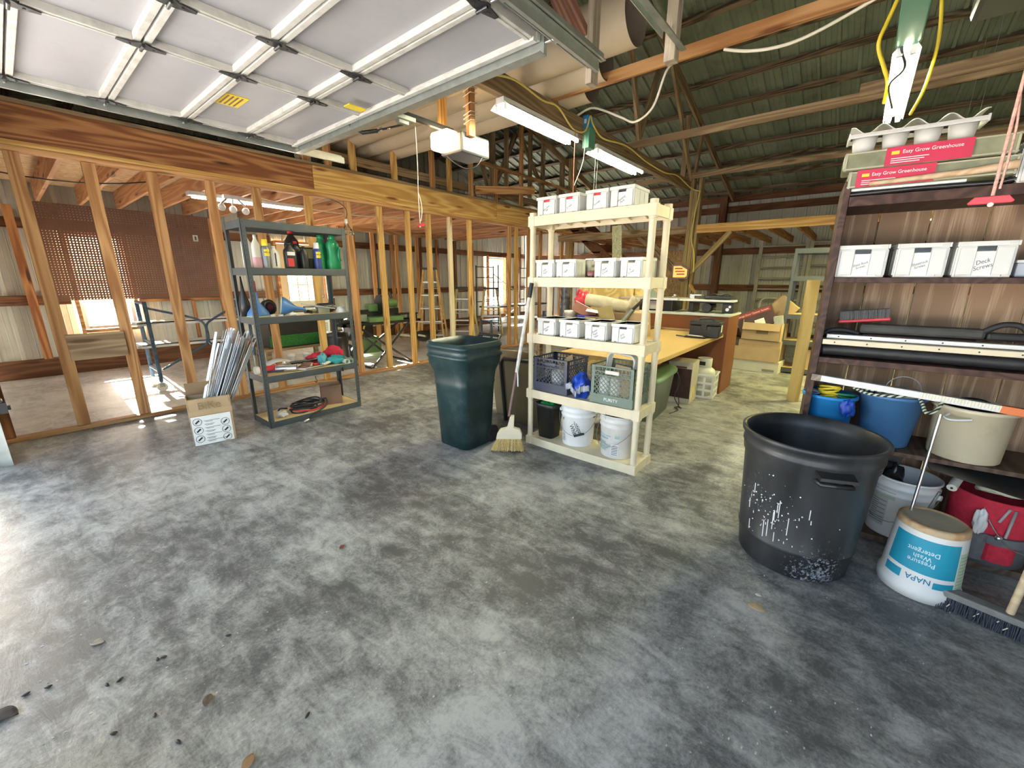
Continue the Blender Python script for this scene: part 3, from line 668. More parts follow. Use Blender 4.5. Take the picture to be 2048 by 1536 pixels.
# ---------------------------------------------------------------- shop lights
def shop_light(x0, x1, y, z, label, tm=None, q=1, hang=0):
    L = x1-x0; t = thing('shop_light', label, 'light', (x0, y, z))
    MB().box(0, L, -.045*q, .045*q, .035, .085).build('housing', whitep, t, bev=.004)
    for s in (-1, 1): MB().add([(0, s*.045*q, .05), (L, s*.045*q, .05), (L, s*.105*q, .005), (0, s*.105*q, .005)], [(0, 1, 2, 3)]).build('reflector_wing', whitep, t, solid=.002)
    for s in (-1, 1):
        MB().cyl((.03, s*.05*q, .012), (L-.03, s*.05*q, .012), .0155, n=14).build('lamp_tube', tm or tube_on, t)
        MB().box(.012, .030, s*.05*q-.012, s*.05*q+.012, -.008, .04).box(L-.030, L-.012, s*.05*q-.012, s*.05*q+.012, -.008, .04).build('lamp_holder', whitep, t)
    if hang:
        for x in (.15, L-.15): MB().cyl((x, 0, .085), (x, 0, hang), .002, n=6).build('hanger_chain', galv, t)
    return t
shop_light(2.99, 4.20, 2.60, 2.78, 'lit white twin tube shop light nearest on the truss chord')
shop_light(4.62, 5.92, 2.60, 2.78, 'lit twin tube shop light farther along the truss chord')
shop_light(6.1, 7.3, -.62, 2.05, 'lit twin tube shop light hidden behind the planked shelf', tube_on2, 1, 2.25)
t3 = shop_light(3.02, 4.22, .005, 2.45, 'lit twin tube shop light hanging over the planked shelf on the right', None, .5, 2.0)
MB().box(-.65, .02, -.048, .048, .03, .05).build('green_canopy', green_box, t3, bev=.006)
bx = thing('outlet_box', 'blue outlet box on a green block on the truss chord between the shop lights', 'outlet', (4.40, 2.56, 2.86))
MB().box(-.05, .05, -.035, .035, .10, .22).build('box_body', blueb, bx, bev=.006); MB().box(-.055, -.05, -.012, .012, .14, .18).build('label_plate', whitep, bx)
MB().box(-.05, .09, -.05, .03, -.10, .10).build('green_block', green_box, bx, bev=.004)
def cord(pts, r, m, name, label, k=6, cat='cord'):
    return tag(MB().tube(spline(pts, k), r, 6).build(name, m), label, cat)
cord([(2.45, 2.52, 3.06), (2.75, 2.53, 2.96), (3.1, 2.52, 3.0), (3.5, 2.53, 2.97), (3.75, 2.52, 2.98), (4.05, 2.53, 2.87), (4.28, 2.52, 2.90), (4.36, 2.51, 3.06), (4.45, 2.52, 3.0), (4.7, 2.53, 2.93), (5.3, 2.52, 2.98), (5.9, 2.52, 2.93), (6.6, 2.51, 2.91), (7.2, 2.52, 2.97), (7.9, 2.52, 2.9), (8.06, 2.42, 2.86)], .009, lime, 'extension_cord', 'pale yellow cord draped along the truss chord above the shop lights')
cord([(8.05, 2.40, 2.86), (8.03, 2.44, 2.5), (8.03, 2.46, 2.1), (8.02, 2.38, 1.8), (8.02, 2.36, 1.5)], .009, lime, 'extension_cord', 'pale yellow cord running down the centre post')
cord([(4.3, 2.68, 3.06), (4.32, 2.50, 3.12), (4.3, 2.33, 3.06), (4.3, 2.12, 2.95), (4.3, 1.97, 2.88), (4.25, 1.78, 2.95), (4.1, 1.62, 3.15), (3.84, 1.43, 3.10)], .011, cordw, 'white_cable', 'white cable sagging from the truss to the orange-toned long board')
cord([(3.80, 1.07, 3.05), (3.8, .9, 2.99), (3.8, .70, 2.96), (3.8, .5, 2.98), (3.8, .2, 3.07), (3.8, 0, 3.14)], .011, cordw, 'white_cable', 'white cable looping under the orange-toned long board at the top')
cord([(3.3, .08, 2.83), (3.3, .11, 2.72), (3.3, .13, 2.62), (3.35, .09, 2.52), (3.4, .06, 2.45), (3.5, .06, 2.38)], .010, yellow, 'extension_cord', 'bright yellow cord hanging left of the green light canopy')
cord([(3.1, -.07, 2.75), (3.2, -.10, 2.62), (3.25, -.11, 2.5), (3.4, -.10, 2.38), (3.6, -.07, 2.32)], .008, yellow, 'extension_cord', 'thin yellow cord hanging right of the bright hanging light')
cord([(3.0, .02, 2.75), (3.02, .03, 2.5), (3.1, .0, 2.41), (3.35, .05, 2.42), (3.7, .02, 2.40)], .006, mdark, 'dark_wire', 'dark wire crossing the bright hanging light', cat='wire')
cord([(4.05, 2.5, 2.85), (4.05, 2.5, 2.4), (4.05, 2.49, 2.05)], .004, flat('red_string_m', (.4, .12, .10), .8), 'red_string', 'thin red string hanging left of the blue outlet box', cat='string')
cord([(4.25, 2.5, 2.85), (4.23, 2.5, 2.6), (4.05, 2.49, 2.33)], .003, cordw, 'pull_string', 'thin pale string tied to the red string under the truss', cat='string')
cord([(4.5, 2.5, 2.78), (4.48, 2.5, 2.3), (4.42, 2.5, 1.97)], .003, galv, 'pull_string', 'first thin grey chain hanging under the green block', cat='string')
cord([(4.56, 2.5, 2.78), (4.54, 2.5, 2.35), (4.58, 2.5, 1.98)], .003, galv, 'pull_string', 'second thin grey chain hanging under the green block', cat='string')
# ---------------------------------------------------------------- big pipes resting on the truss
def pipe(x, ya, yb, z, r, label):
    p = thing('cardboard_pipe', label, 'pipe', (x, ya, z))
    n = 40; L = yb-ya
    T = Matrix.Rotation(-math.pi/2, 4, 'X')
    MB().lathe([(r, 0), (r, L*.33), (r+.002, L*.333), (r, L*.336), (r, L*.66), (r+.002, L*.664), (r, L*.668), (r, L)], n, T).build('pipe_wall', tubec, p)
    MB().lathe([(r, 0), (r-.012, 0), (r-.012, L), (r, L)], n, T).build('pipe_lining', tubed, p)
pipe(3.385, 1.60, 6.4, 3.27, .19, 'largest tan pipe on the truss, open end nearest the hanging posts')
pipe(3.735, 2.02, 6.6, 3.22, .150, 'second tan pipe on the truss, open end just behind the hanging board')
pipe(3.09, 2.70, 6.4, 3.16, .09, 'thin tan pipe whose dark end shows below the raised door')
pipe(4.065, 2.35, 6.6, 3.24, .165, 'farthest tan pipe on the truss, resting above the opener')
pipe(2.82, 3.35, 6.5, 3.21, .14, 'tan pipe nearest the raised door, behind the opener rail')
# ---------------------------------------------------------------- side room ceiling fittings
bt = thing('batten_light', 'white batten light under the joists of the side room', 'light', (1.62, 6.32, 2.33))
MB().box(0, 1.35, -.06, .06, 0, .045).build('housing', whitep, bt, bev=.006)
for i in (0, 1): MB().cyl((.05, -.03+.06*i, -.012), (1.3, -.03+.06*i, -.012), .013).build('lamp_tube', batten_on, bt)
fl_ = thing('flood_lights', 'cluster of three white bulbs under the joists of the side room', 'light', (2.05, 6.2, 2.24))
for i in range(3): MB().sphere((-.13+.13*i, .03*(i % 2), -.02-.01*i), .042).build('bulb', whitep, fl_); MB().cyl((-.13+.13*i, .03*(i % 2), .02), (-.06+.06*i, 0, .09), .012).build('socket', steel, fl_)
MB().box(-.1, .1, -.03, .03, .085, .13).build('mount', whitep, fl_)
cl = thing('clamp_lamp', 'clear glass clamp lamp hanging beside the grey steel shelf top', 'lamp', (2.86, 5.0, 2.03))
MB().lathe([(.02, 0), (.03, -.03), (.065, -.07), (.085, -.13), (.083, -.13), (.062, -.07), (.027, -.03)], 24).build('reflector', glassm('clear_glass', (.95, .9, .8), .05), cl)
MB().cyl((0, 0, 0), (0, 0, .05), .018).build('socket', steel, cl); MB().tube(spline([(0, 0, .05), (.02, 0, .12), (0, .02, .20), (-.02, .2, .28), (0, .44, .33)]), .005).build('lamp_cord', black, cl)
for i, (a, b, s) in enumerate((((-.2, 6.1, 2.36), (1.2, 6.0, 2.36), .09), ((2.2, 6.0, 2.36), (4.6, 5.9, 2.36), .08))):
    p = [Vector(a).lerp(Vector(b), t/8)+Vector((0, 0, -s*4*(t/8)*(1-t/8))) for t in range(9)]
    tag(MB().tube(p, .006, 6).build('ceiling_wire', black if i == 0 else cordw), ['black wire sagging under the joists over the pegboard', 'pale wire sagging under the joists right of the grey shelf'][i], 'wire')
# ================================================================ GREY STEEL SHELF
X0, X1, YF, YB = 1.372, 2.305, 4.068, 4.475
gs = thing('steel_shelving', 'grey steel shelf unit with five shelves standing in front of the stud wall', 'shelf', (X0, YF, 0))
Wd, Dp = X1-X0, YB-YF
def steel_shelf(root, Wd, Dp, H, levels, board, post=.038, beam=.062, holes=True, xs=(0, 1)):
    for (px, sx) in ((0, 1), (Wd, -1)):
        for (py, sy) in ((0, 1), (Dp, -1)):
            mb = MB(); x, y = px, py
            mb.box(min(x, x+sx*.003), max(x, x+sx*.003), min(y, y+sy*post), max(y, y+sy*post), 0, H)
            mb.box(min(x, x+sx*post), max(x, x+sx*post), min(y, y+sy*.003), max(y, y+sy*.003), 0, H)
            mb.build('post', steelg, root)
            if holes and py == 0:
                hb = MB()
                z = .05
                while z < H-.02:
                    hb.cyl((x+sx*.018, y-.0006, z), (x+sx*.018, y+.0006, z), .0042, n=8, smooth=False)
                    z += .038
                    hb.cyl((x-sx*.0006 if sx > 0 else x+.0006, y+sy*.018, z), (x+.0006*sx, y+sy*.018, z), .0042, n=8, smooth=False)
                o_ = hb.build('post_slots', black, root)
    for z in levels:
        mb = MB(); b0 = z-beam
        mb.box(.003, Wd-.003, .003, .007, b0, z).box(.003, Wd-.003, .003, .03, b0, b0+.004).box(.003, Wd-.003, Dp-.007, Dp-.003, b0, z)
        mb.box(.003, .007, .007, Dp-.007, b0, z).box(Wd-.007, Wd-.003, .007, Dp-.007, b0, z)
        s_ = mb.build('shelf_frame', steelg, root, bev=.001)
        MB().box(.008, Wd-.008, .008, Dp-.008, z-.016, z-.002).build('shelf_board', board, s_)
lv = [.058, .497, 1.035, 1.465, 1.856]
steel_shelf(gs, Wd, Dp, 1.862, lv, birch)
def at_gs(x, y, i): return (x, y, lv[i]-.002)
def jug(name, label, x, y, z, body, cap, h, w, d, rz=0, neck=None, cat='bottle', group=None, handle=False):
    t = thing(name, label, cat, (x, y, z), rz, group)
    p = [(.0001, 0), (.46*w, 0), (.5*w, .012), (.5*w, h*.62), (.46*w, h*.72), (.2*w, h*.86), (.17*w, h*.9), (.17*w, h*.93)]
    T = Matrix.Diagonal((1, d/w, 1, 1))
    MB().lathe(p, 28, T, sq=3.2).build('body', body, t)
    MB().lathe([(.0001, h*.90), (.2*w, h*.90), (.2*w, h), (.0001, h)], 20, T).build('cap', cap, t)
    return t
gz = lambda i: lv[i]-.002
# top shelf bottles
t = jug('spray_bottle', 'tall cloudy white bottle at the left end of the steel shelf second level', 1.455, 4.25, gz(3), offw, whitep, .29, .07, .06)
t = jug('spray_bottle', 'white and pink smudged bottle beside the yellow capped can', 1.515, 4.20, gz(3), offw, whitep, .27, .065, .06)
MB().lathe([(.0335, .01), (.0335, .09)], 24, sq=3.2).build('pink_label', flat('pink_smudge', (.62, .35, .38), .6), t)
def spraycan(x, y, z, label, bodym, capm, shield):
    c = thing('spray_can', label, 'spray can', (x, y, z))
    MB().lathe([(.0001, 0), (.031, 0), (.032, .006), (.032, .165), (.026, .182), (.012, .19), (.0001, .19)], 24).build('body', bodym, c)
    MB().lathe([(.0001, .236), (.021, .236), (.024, .19), (.024, .172), (.0001, .172)], 20).build('cap', capm, c)
    s_ = MB(); 
    for i in range(8):
        a0 = math.radians(-90-40+80*i/8); a1 = math.radians(-90-40+80*(i+1)/8); r = .0327
        s_.add([(r*math.cos(a0), r*math.sin(a0), .10), (r*math.cos(a1), r*math.sin(a1), .10), (r*math.cos(a1), r*math.sin(a1), .155), (r*math.cos(a0), r*math.sin(a0), .155)], [(0, 1, 2, 3)])
    s_.build('shield_label', shield, c)
    lettering('WD-40', .016, ink if shield is yellow else whiteink, c, Matrix.Translation((0, -.0335, .13)) @ Euler((math.pi/2, 0, 0)).to_matrix().to_4x4())
    return c
spraycan(1.578, 4.17, gz(3), 'grey spray can with yellow cap and yellow shield on the steel shelf', flat('can_grey', (.22, .23, .23), .35, .5), yellow, yellow)
t = jug('caulk_bottle', 'plain white round bottle with a dark slot on the steel shelf', 1.665, 4.22, gz(3), whitep, whitep, .19, .085, .06)
MB().box(-.004, .004, -.0335, -.030, .02, .13).build('slot', ink, t)
t = jug('oil_bottle', 'black oil bottle with red and white label on the steel shelf', 1.80, 4.20, gz(3), black, black, .225, .105, .06)
MB().box(-.035, .030, -.0325, -.0305, .115, .145).build('label_band', whitep, t); MB().box(-.035, .015, -.0325, -.0305, .02, .09).build('label_patch', redp, t)
t = jug('oil_bottle', 'narrow black bottle with red cap behind the label bottle', 1.885, 4.26, gz(3), black, redp, .245, .08, .06)
t = jug('oil_bottle', 'second narrow black ribbed bottle beside the red capped one', 1.925, 4.19, gz(3), black, black, .20, .06, .06)
t = jug('oil_bottle', 'tall black bottle with red cap at the back of the steel shelf', 1.90, 4.37, gz(3), black, redp, .35, .12, .09)
c = thing('oil_can', 'square olive and brown tin behind the blue spray can', 'tin', (2.01, 4.33, gz(3)))
MB().box(-.06, .06, -.03, .03, 0, .20).build('body', black, c, bev=.006); MB().box(-.055, .055, -.032, -.030, .10, .185).build('label', flat('olive_label', (.28, .24, .10), .5), c)
spraycan(2.045, 4.17, gz(3), 'blue spray can with yellow shield in front of the green jugs', flat('can_blue', (.03, .05, .22), .35), whitep, yellow)
def greenjug(x, y, rz, label):
    t = thing('plastic_jug', label, 'jug', (x, y, gz(3)), rz, 'green jugs on the steel shelf')
    T = Matrix.Diagonal((1, .62, 1, 1))
    MB().lathe([(.0001, 0), (.056, 0), (.061, .012), (.061, .075), (.052, .10), (.05, .16), (.058, .20), (.055, .235), (.028, .262), (.024, .275)], 32, T, sq=2.6).build('body', greenj, t)
    MB().lathe([(.0001, .268), (.028, .268), (.026, .305), (.0001, .308)], 20).build('cap', greenj, t)
    MB().tube(spline([(.045, -.035, .20), (.03, -.046, .16), (.03, -.046, .11), (.045, -.037, .08)]), .011, 8).build('grip', greenj, t)
greenjug(2.135, 4.26, .5, 'darker green jug turned aside, left of its twin on the steel shelf'); greenjug(2.222, 4.19, 0, 'bright green jug with two grips at the right of the steel shelf')
c = thing('cardboard_sleeve', 'patterned narrow packet behind the bright green jug', 'packet', (2.275, 4.33, gz(3))); MB().box(-.012, .012, -.05, .05, 0, .27).build('body', card, c)
# level three
def funnel(x, y, z, label, rot):
    f = thing('funnel', label, 'funnel', (x, y, z), rot=rot)
    MB().lathe([(.012, .20), (.016, .13), (.03, .105), (.078, .035), (.084, .02), (.084, 0), (.080, 0), (.080, .018), (.027, .10), (.012, .13), (.009, .2)], 32).build('cone', bluep2, f)
    MB().tube([(.085*math.cos(a), .085*math.sin(a), .003) for a in [2*math.pi*i/24 for i in range(24)]], .0045, 6, closed=True).build('rim', flat('pale_rim', (.55, .6, .3), .5), f)
bluep2 = flat('blue_funnel_plastic', (.06, .18, .45), .4, 0, .06)
funnel(1.47, 4.24, gz(2)+.002, 'blue funnel standing mouth down at the left of the middle shelf', (0, 0, 0))
funnel(1.66, 4.22, gz(2)+.088, 'blue funnel lying on its side on the middle shelf', (0, math.radians(100), math.radians(-20)))
c = thing('red_tube', 'red ribbed tube standing upright behind the left funnel', 'tube', (1.49, 4.36, gz(2)))
MB().lathe([(.0001, 0)]+[(.03+.002*(i % 2), .01+.012*i) for i in range(26)]+[(.012, .34), (.0001, .36)], 20).build('body', redp, c)
c = thing('caulk_gun_tube', 'black cone-shaped nozzle bottle at the back left of the middle shelf', 'bottle', (1.41, 4.37, gz(2)))
MB().lathe([(.0001, 0), (.045, 0), (.045, .12), (.015, .24), (.006, .36), (.0001, .36)], 20).build('body', black, c)
c = thing('tape_roll', 'black round cap leaning behind the lying funnel', 'roll', (1.60, 4.34, gz(2)+.075), rot=(math.radians(80), 0, .3))
MB().lathe([(.0001, -.02), (.07, -.02), (.07, .02), (.03, .02), (.03, .0), (.0001, .0)], 28).build('body', black, c); MB().lathe([(.0001, .021), (.028, .021)], 20).build('hub', flat('dull_red', (.2, .03, .03), .5), c)
for i, (x, y) in enumerate(((1.55, 4.13), (1.615, 4.12))):
    tag(MB().lathe([(.0001, 0), (.022, 0), (.022, .016), (.0001, .016)], 20).build('tape_roll', offw, loc=(x, y, gz(2))), ['first small cream disc near the front edge of the middle shelf', 'second small cream disc before the lying funnel'][i], 'disc')
c = thing('drain_cap', 'small white cylinder lying under the lying funnel tip', 'cap', (1.73, 4.12, gz(2)+.014)); MB().cyl((-.03, 0, 0), (.02, 0, 0), .014).build('body', whitep, c)
c = thing('air_tool', 'grey metal cylinder tool lying on the middle shelf', 'tool', (1.86, 4.22, gz(2)+.04)); MB().cyl((-.08, .0, 0), (.02, 0, 0), .022).cyl((.02, 0, 0), (.12, 0, 0), .035).cyl((.12, 0, 0), (.15, 0, 0), .02).build('barrel', galv_d, c); MB().cyl((.03, 0, -.01), (.05, -.08, -.02), .016).build('handle', black, c)
c = thing('caulking_gun', 'long pale metal rod tool laid across the middle shelf', 'tool', (2.0, 4.2, gz(2)+.03)); MB().bar((-.14, .03, .07), (.16, -.05, .012), .022, .012).build('rod', alu, c); MB().box(.0, .12, -.02, .05, -.03, .03).build('body', galv_d, c, bev=.005)
c = thing('trouble_light', 'small metal parts pile of couplings in the middle of the shelf', 'hardware', (2.09, 4.28, gz(2)))
for k in range(7): MB().cyl((-.1+.04*k, .03*math.sin(k), .02+.02*(k % 3)), (-.06+.04*k, .03*math.sin(k*2), .03+.02*(k % 2)), .016).build('fitting', steel if k % 2 else dark_iron, c)
c = thing('motor_can', 'dark metal motor lying at the back right of the middle shelf', 'motor', (2.16, 4.36, gz(2)+.045)); MB().cyl((-.07, 0, 0), (.08, 0, 0), .045).build('body', dark_iron, c); MB().cyl((.08, 0, 0), (.11, 0, 0), .01).build('shaft', steel, c)
c = thing('dust_mask', 'white dust mask with loose strap at the right of the middle shelf', 'mask', (2.235, 4.17, gz(2)), .4)
MB().lathe([(.055, 0), (.052, .02), (.035, .05), (.0001, .062)], 24, TR(0, 0, 0)).build('cup', whitep, c); MB().tube(spline([(.04, 0, .01), (.06, -.04, .004), (.02, -.07, .004), (-.03, -.05, .01)]), .003).build('strap', offw, c)
# level four
def lump(mb, c, r, n=12, sc=(1, 1, .5), seed=0):
    rnd = random.Random(seed); v = []; f = []; nu, nv = n*2, n
    ph = [rnd.uniform(0, 6) for _ in range(6)]
    for j in range(nv+1):
        t = math.pi*j/nv
        for i in range(nu):
            a = 2*math.pi*i/nu; q = 1+.18*math.sin(3*a+ph[0]+2*t)+.12*math.sin(5*a+ph[1]-3*t)+.08*math.sin(7*t+ph[2]+2*a)
            v.append((c[0]+r*sc[0]*q*math.sin(t)*math.cos(a), c[1]+r*sc[1]*q*math.sin(t)*math.sin(a), c[2]+r*sc[2]*q*math.cos(t)))
    for j in range(nv):
        for i in range(nu): f.append((j*nu+i, (j+1)*nu+i, (j+1)*nu+(i+1) % nu, j*nu+(i+1) % nu))
    return mb.add(v, f, True)
z4 = gz(1)
c = thing('work_glove', 'bright red cloth glove heap at the back of the cluttered fourth shelf', 'glove', (2.18, 4.34, z4)); lump(MB(), (0, 0, .065), .085, sc=(1.1, .7, .75), seed=3).build('cloth', redc, c)
c = thing('work_glove', 'flat red rag lying left of the red glove heap', 'rag', (2.04, 4.38, z4)); lump(MB(), (0, 0, .045), .09, sc=(1.1, .5, .45), seed=5).build('cloth', redc, c)
c = thing('work_glove', 'teal and white work glove lying right on the cluttered shelf', 'glove', (2.13, 4.19, z4)); lump(MB(), (0, 0, .035), .065, sc=(1.2, .8, .55), seed=8).build('palm', flat('teal_cloth', (.03, .28, .30), .8), c)
for k in range(4): MB().tube(spline([(-.06, -.02+.02*k, .03), (-.10, -.03+.025*k, .02), (-.13, -.03+.03*k, .014)]), .012, 8).build('finger', offw, c)
c = thing('work_glove', 'upright teal striped glove tip beside the red tool grip', 'glove', (2.0, 4.21, z4)); lump(MB(), (0, 0, .05), .05, sc=(.8, .6, 1), seed=9).build('palm', flat('teal_cloth2', (.08, .33, .36), .8), c)
for i, (x, y) in enumerate(((2.20, 4.14), (2.255, 4.16))):
    c = thing('rolled_paper', ['green-tinted rolled sheet end, left of the pair on the fourth shelf', 'green-tinted rolled sheet end, right of the pair on the fourth shelf'][i], 'roll', (x, y, z4+.022)); MB().lathe([(.022, -.06), (.022, .12), (.018, .12), (.018, -.06), (.022, -.06)], 20, Matrix.Rotation(-math.pi/2, 4, 'X')).lathe([(.012, -.058), (.012, .118)], 16, Matrix.Rotation(-math.pi/2, 4, 'X')).build('sheet', flat('green_white_paper', (.55, .62, .5), .7), c)
c = thing('hammer', 'hammer with black handle lying across the fourth shelf', 'hammer', (1.83, 4.30, z4+.03)); MB().tube([(-.10, 0, .02), (.05, .01, .015), (.17, .02, .02)], .014, 8).build('handle', black, c); MB().cyl((-.13, -.05, .02), (-.13, .05, .02), .018).box(-.145, -.115, -.02, .02, 0, .04).build('head', steel, c)
c = thing('flashlight', 'red cylinder with white ring at the left of the fourth shelf', 'flashlight', (1.47, 4.27, z4+.034)); MB().cyl((-.05, 0, 0), (.09, -.02, 0), .03).build('body', redp, c); MB().cyl((-.08, .0, 0), (-.05, 0, 0), .034).build('ring', whitep, c)
c = thing('metal_canister', 'shiny steel cylinder lying near the front of the fourth shelf', 'canister', (1.64, 4.17, z4+.030)); MB().cyl((-.08, .05, 0), (.05, -.04, 0), .029).build('body', steel, c)
c = thing('screwdriver', 'red handled screwdriver on the fourth shelf', 'screwdriver', (1.94, 4.22, z4+.016)); MB().cyl((-.03, 0, 0), (.05, .02, 0), .014).build('handle', redp, c); MB().cyl((.05, .02, 0), (.13, .04, 0), .004).build('shaft', steel, c)
c = thing('chain_pile', 'brown coiled chain in the middle of the fourth shelf', 'chain', (1.77, 4.18, z4))
for k in range(5): MB().tube([(.05*math.cos(a)*(1-.1*k)+.012*k, .035*math.sin(a), .008+.009*k) for a in [2*math.pi*i/16 for i in range(16)]], .006, 6, closed=True).build('coil', copperw, c)
c = thing('pliers', 'open pliers with blue-grey grips near the front of the fourth shelf', 'pliers', (1.90, 4.14, z4+.012)); MB().tube([(-.08, .03, 0), (0, 0, 0), (.06, .01, 0)], .008, 6).tube([(-.08, -.02, 0), (0, 0, 0), (.06, -.01, 0)], .008, 6).build('jaws', galv_d, c); MB().tube([(-.11, .05, 0), (-.06, .02, 0)], .010).tube([(-.11, -.035, 0), (-.06, -.015, 0)], .010).build('grips', flat('lilac_grip', (.35, .33, .45), .5), c)
for i, (a, b, m, lb) in enumerate((((1.52, 4.28, .02), (1.75, 4.12, .004), alu, 'flat pale strip slanting over the fourth shelf front'), ((1.55, 4.38, .02), (1.82, 4.40, .03), paper, 'pale wooden handle at the back of the fourth shelf'), ((1.42, 4.15, .03), (1.55, 4.12, .02), navy, 'dark blue grip at the left front of the fourth shelf'), ((1.58, 4.24, .01), (1.72, 4.30, .02), mdark, 'dark wrench behind the steel cylinder'))):
    c = thing('hand_tool', lb, 'tool', a[:2]+(z4,)); MB().bar((0, 0, a[2]), (b[0]-a[0], b[1]-a[1], b[2]+.004), .022, .012).build('shank', m, c, bev=.003)
c = thing('drywall_sheet', 'white curled plastic sheet behind the tools of the fourth shelf', 'sheet', (1.66, 4.40, z4)); MB().grid(12, 4, lambda u, v: (-.12+.26*u, -.03+.06*v, .03+.03*math.sin(u*4)+.02*v)).build('sheet', whitep, c, solid=.002)
c = thing('hook', 'small black hook hanging from the fourth shelf edge', 'hook', (1.84, YF-.004, .43)); MB().tube(spline([(0, 0, 0), (0, -.004, -.03), (.01, -.004, -.05), (0, -.004, -.065), (-.012, -.004, -.05)]), .004).build('wire', black, c)
c = thing('hook', 'small black clip hanging near the right end of the fourth shelf', 'hook', (2.13, YF-.004, .47)); MB().box(-.006, .006, -.008, 0, -.04, .0).build('clip', black, c)
# the clutter is full sized against the shelf
for o_ in list(COL.objects):
    if o_.parent is None and 1.38 < o_.location.x < 2.30 and 4.08 < o_.location.y < 4.47:
        if gz(1)-.01 < o_.location.z < gz(1)+.1: o_.scale = (1.18, 1.1, 1.2)
        elif gz(2)-.01 < o_.location.z < gz(2)+.1 and o_.name.startswith('funnel'): o_.scale = (1.08, 1.08, 1.08)
        elif abs(o_.location.z-gz(3)) < .01 and o_.get('category') != 'jug': o_.scale = (1.08, 1.08, 1.06)
        elif o_.get('category') == 'jug': o_.scale = (1.12, 1.12, 1.08)
# bottom level
wb = thing('wooden_box', 'brown wooden box block on the right end of the bottom steel shelf', 'box', (2.09, 4.30, gz(0)), math.radians(-22))
MB().box(-.10, .10, -.11, .11, 0, .19).build('box_body', copperw, wb, bev=.004); MB().box(-.104, .104, -.114, .114, .19, .205).build('lid', copperw, wb, bev=.003)
MB().cyl((-.1, -.06, .15), (-.104, -.06, .15), .008, n=8).cyl((-.1, -.06, .05), (-.104, -.06, .05), .008, n=8).build('screw', black, wb)
hs_ = thing('air_hose', 'coiled black and red air hose on the bottom board of the steel shelf', 'hose', (1.78, 4.24, gz(0)))
rnd = random.Random(4)
for k in range(7):
    a0 = rnd.uniform(0, 6); rx, ry = rnd.uniform(.12, .17), rnd.uniform(.08, .11); z = .012+.012*k; cx, cy = rnd.uniform(-.03, .04), rnd.uniform(-.02, .02)
    p = [(cx+rx*math.cos(a0+a), cy+ry*math.sin(a0+a), z+.010*math.sin(2*a)) for a in [2*math.pi*i/24 for i in range(24)]]
    MB().tube(p, .0085, 8, closed=True).build('hose_coil', blackr if k not in (1,) else redp, hs_)
MB().tube(spline([(.15, .0, .05), (.19, -.06, .09), (.16, -.14, .05), (.05, -.185, .012), (-.02, -.20, .0), (-.08, -.23, -.035)]), .0085, 8).build('hose_end', blackr, hs_)
MB().cyl((-.08, -.23, -.035), (-.14, -.25, -.045), .011).cyl((-.10, -.237, -.038), (-.115, -.242, -.04), .015).build('coupling', steel, hs_)
MB().tube(spline([(-.16, .05, .04), (-.24, .02, .06), (-.27, .0, .02)]), .0085, 8).build('hose_tail', blackr, hs_)
c = thing('plastic_bag', 'crumpled clear bag at the left of the bottom steel shelf', 'bag', (1.52, 4.17, gz(0))); lump(MB(), (0, 0, .03), .05, sc=(1, .9, .6), seed=14).build('film', flat('clear_film', (.55, .55, .52), .25), c)
# ---------------------------------------------------------------- BIKE box with strips
bk = thing('cardboard_box', 'open cardboard box with handwritten word and printed pictures, full of metal strips', 'box', (.955, 4.18, 0), math.radians(-8), rot=(0, 0, math.radians(-10)))
w, d, h = .30, .22, .40
mb = MB(); mb.box(-w/2, w/2, -d/2, -d/2+.006, 0, h).box(-w/2, w/2, d/2-.006, d/2, 0, h).box(-w/2, -w/2+.006, -d/2, d/2, 0, h).box(w/2-.006, w/2, -d/2, d/2, 0, h).box(-w/2, w/2, -d/2, d/2, 0, .006)
mb.build('carton', card, bk)
MB().box(-w/2, w/2, -.004, 0, 0, .14, T=TR(0, -d/2-.001, h-.135, math.radians(-7), 0, 0)).build('front_flap', card, bk)
MB().box(-.004, 0, -d/2, d/2, 0, .10, T=TR(w/2+.003, 0, h-.1, 0, math.radians(-12), 0)).build('side_flap', card, bk)
MB().box(-w/2+.01, w/2-.01, -.002, 0, 0, .12, T=TR(0, d/2-.004, h-.005, math.radians(15), 0, 0)).build('back_flap', cardd, bk)
MB().box(-w/2+.004, w/2-.02, -d/2-.0025, -d/2-.0005, .005, .255).build('printed_sheet', paper, bk)
F = Euler((math.pi/2, 0, 0)).to_matrix().to_4x4()
lettering('BiKe', .085, cardd, bk, TR(-.005, -d/2-.022, .345, math.radians(83), 0, 0), name='handwriting')
pr = MB()
for sx, z0 in ((-.105, .21), (-.105, .135), (-.105, .06), (.085, .18), (.085, .11), (.085, .04)):
    pr.tube([(sx+.030*math.cos(a), -d/2-.004, z0+.030*math.sin(a)) for a in [2*math.pi*i/20 for i in range(20)]], .0016, 5, closed=True)
    pr.bar((sx-.014, -d/2-.004, z0-.012), (sx+.014, -d/2-.004, z0+.012), .003, .012)
for z0 in (.21, .18, .15, .12, .09, .06, .035):
    pr.box(-.06, .01+.04*((z0*100) % 2), -d/2-.0036, -d/2-.0028, z0, z0+.003).box(-.05, .0, -d/2-.0036, -d/2-.0028, z0-.009, z0-.006)
pr.build('printed_picture', ink, bk)
rnd = random.Random(11)
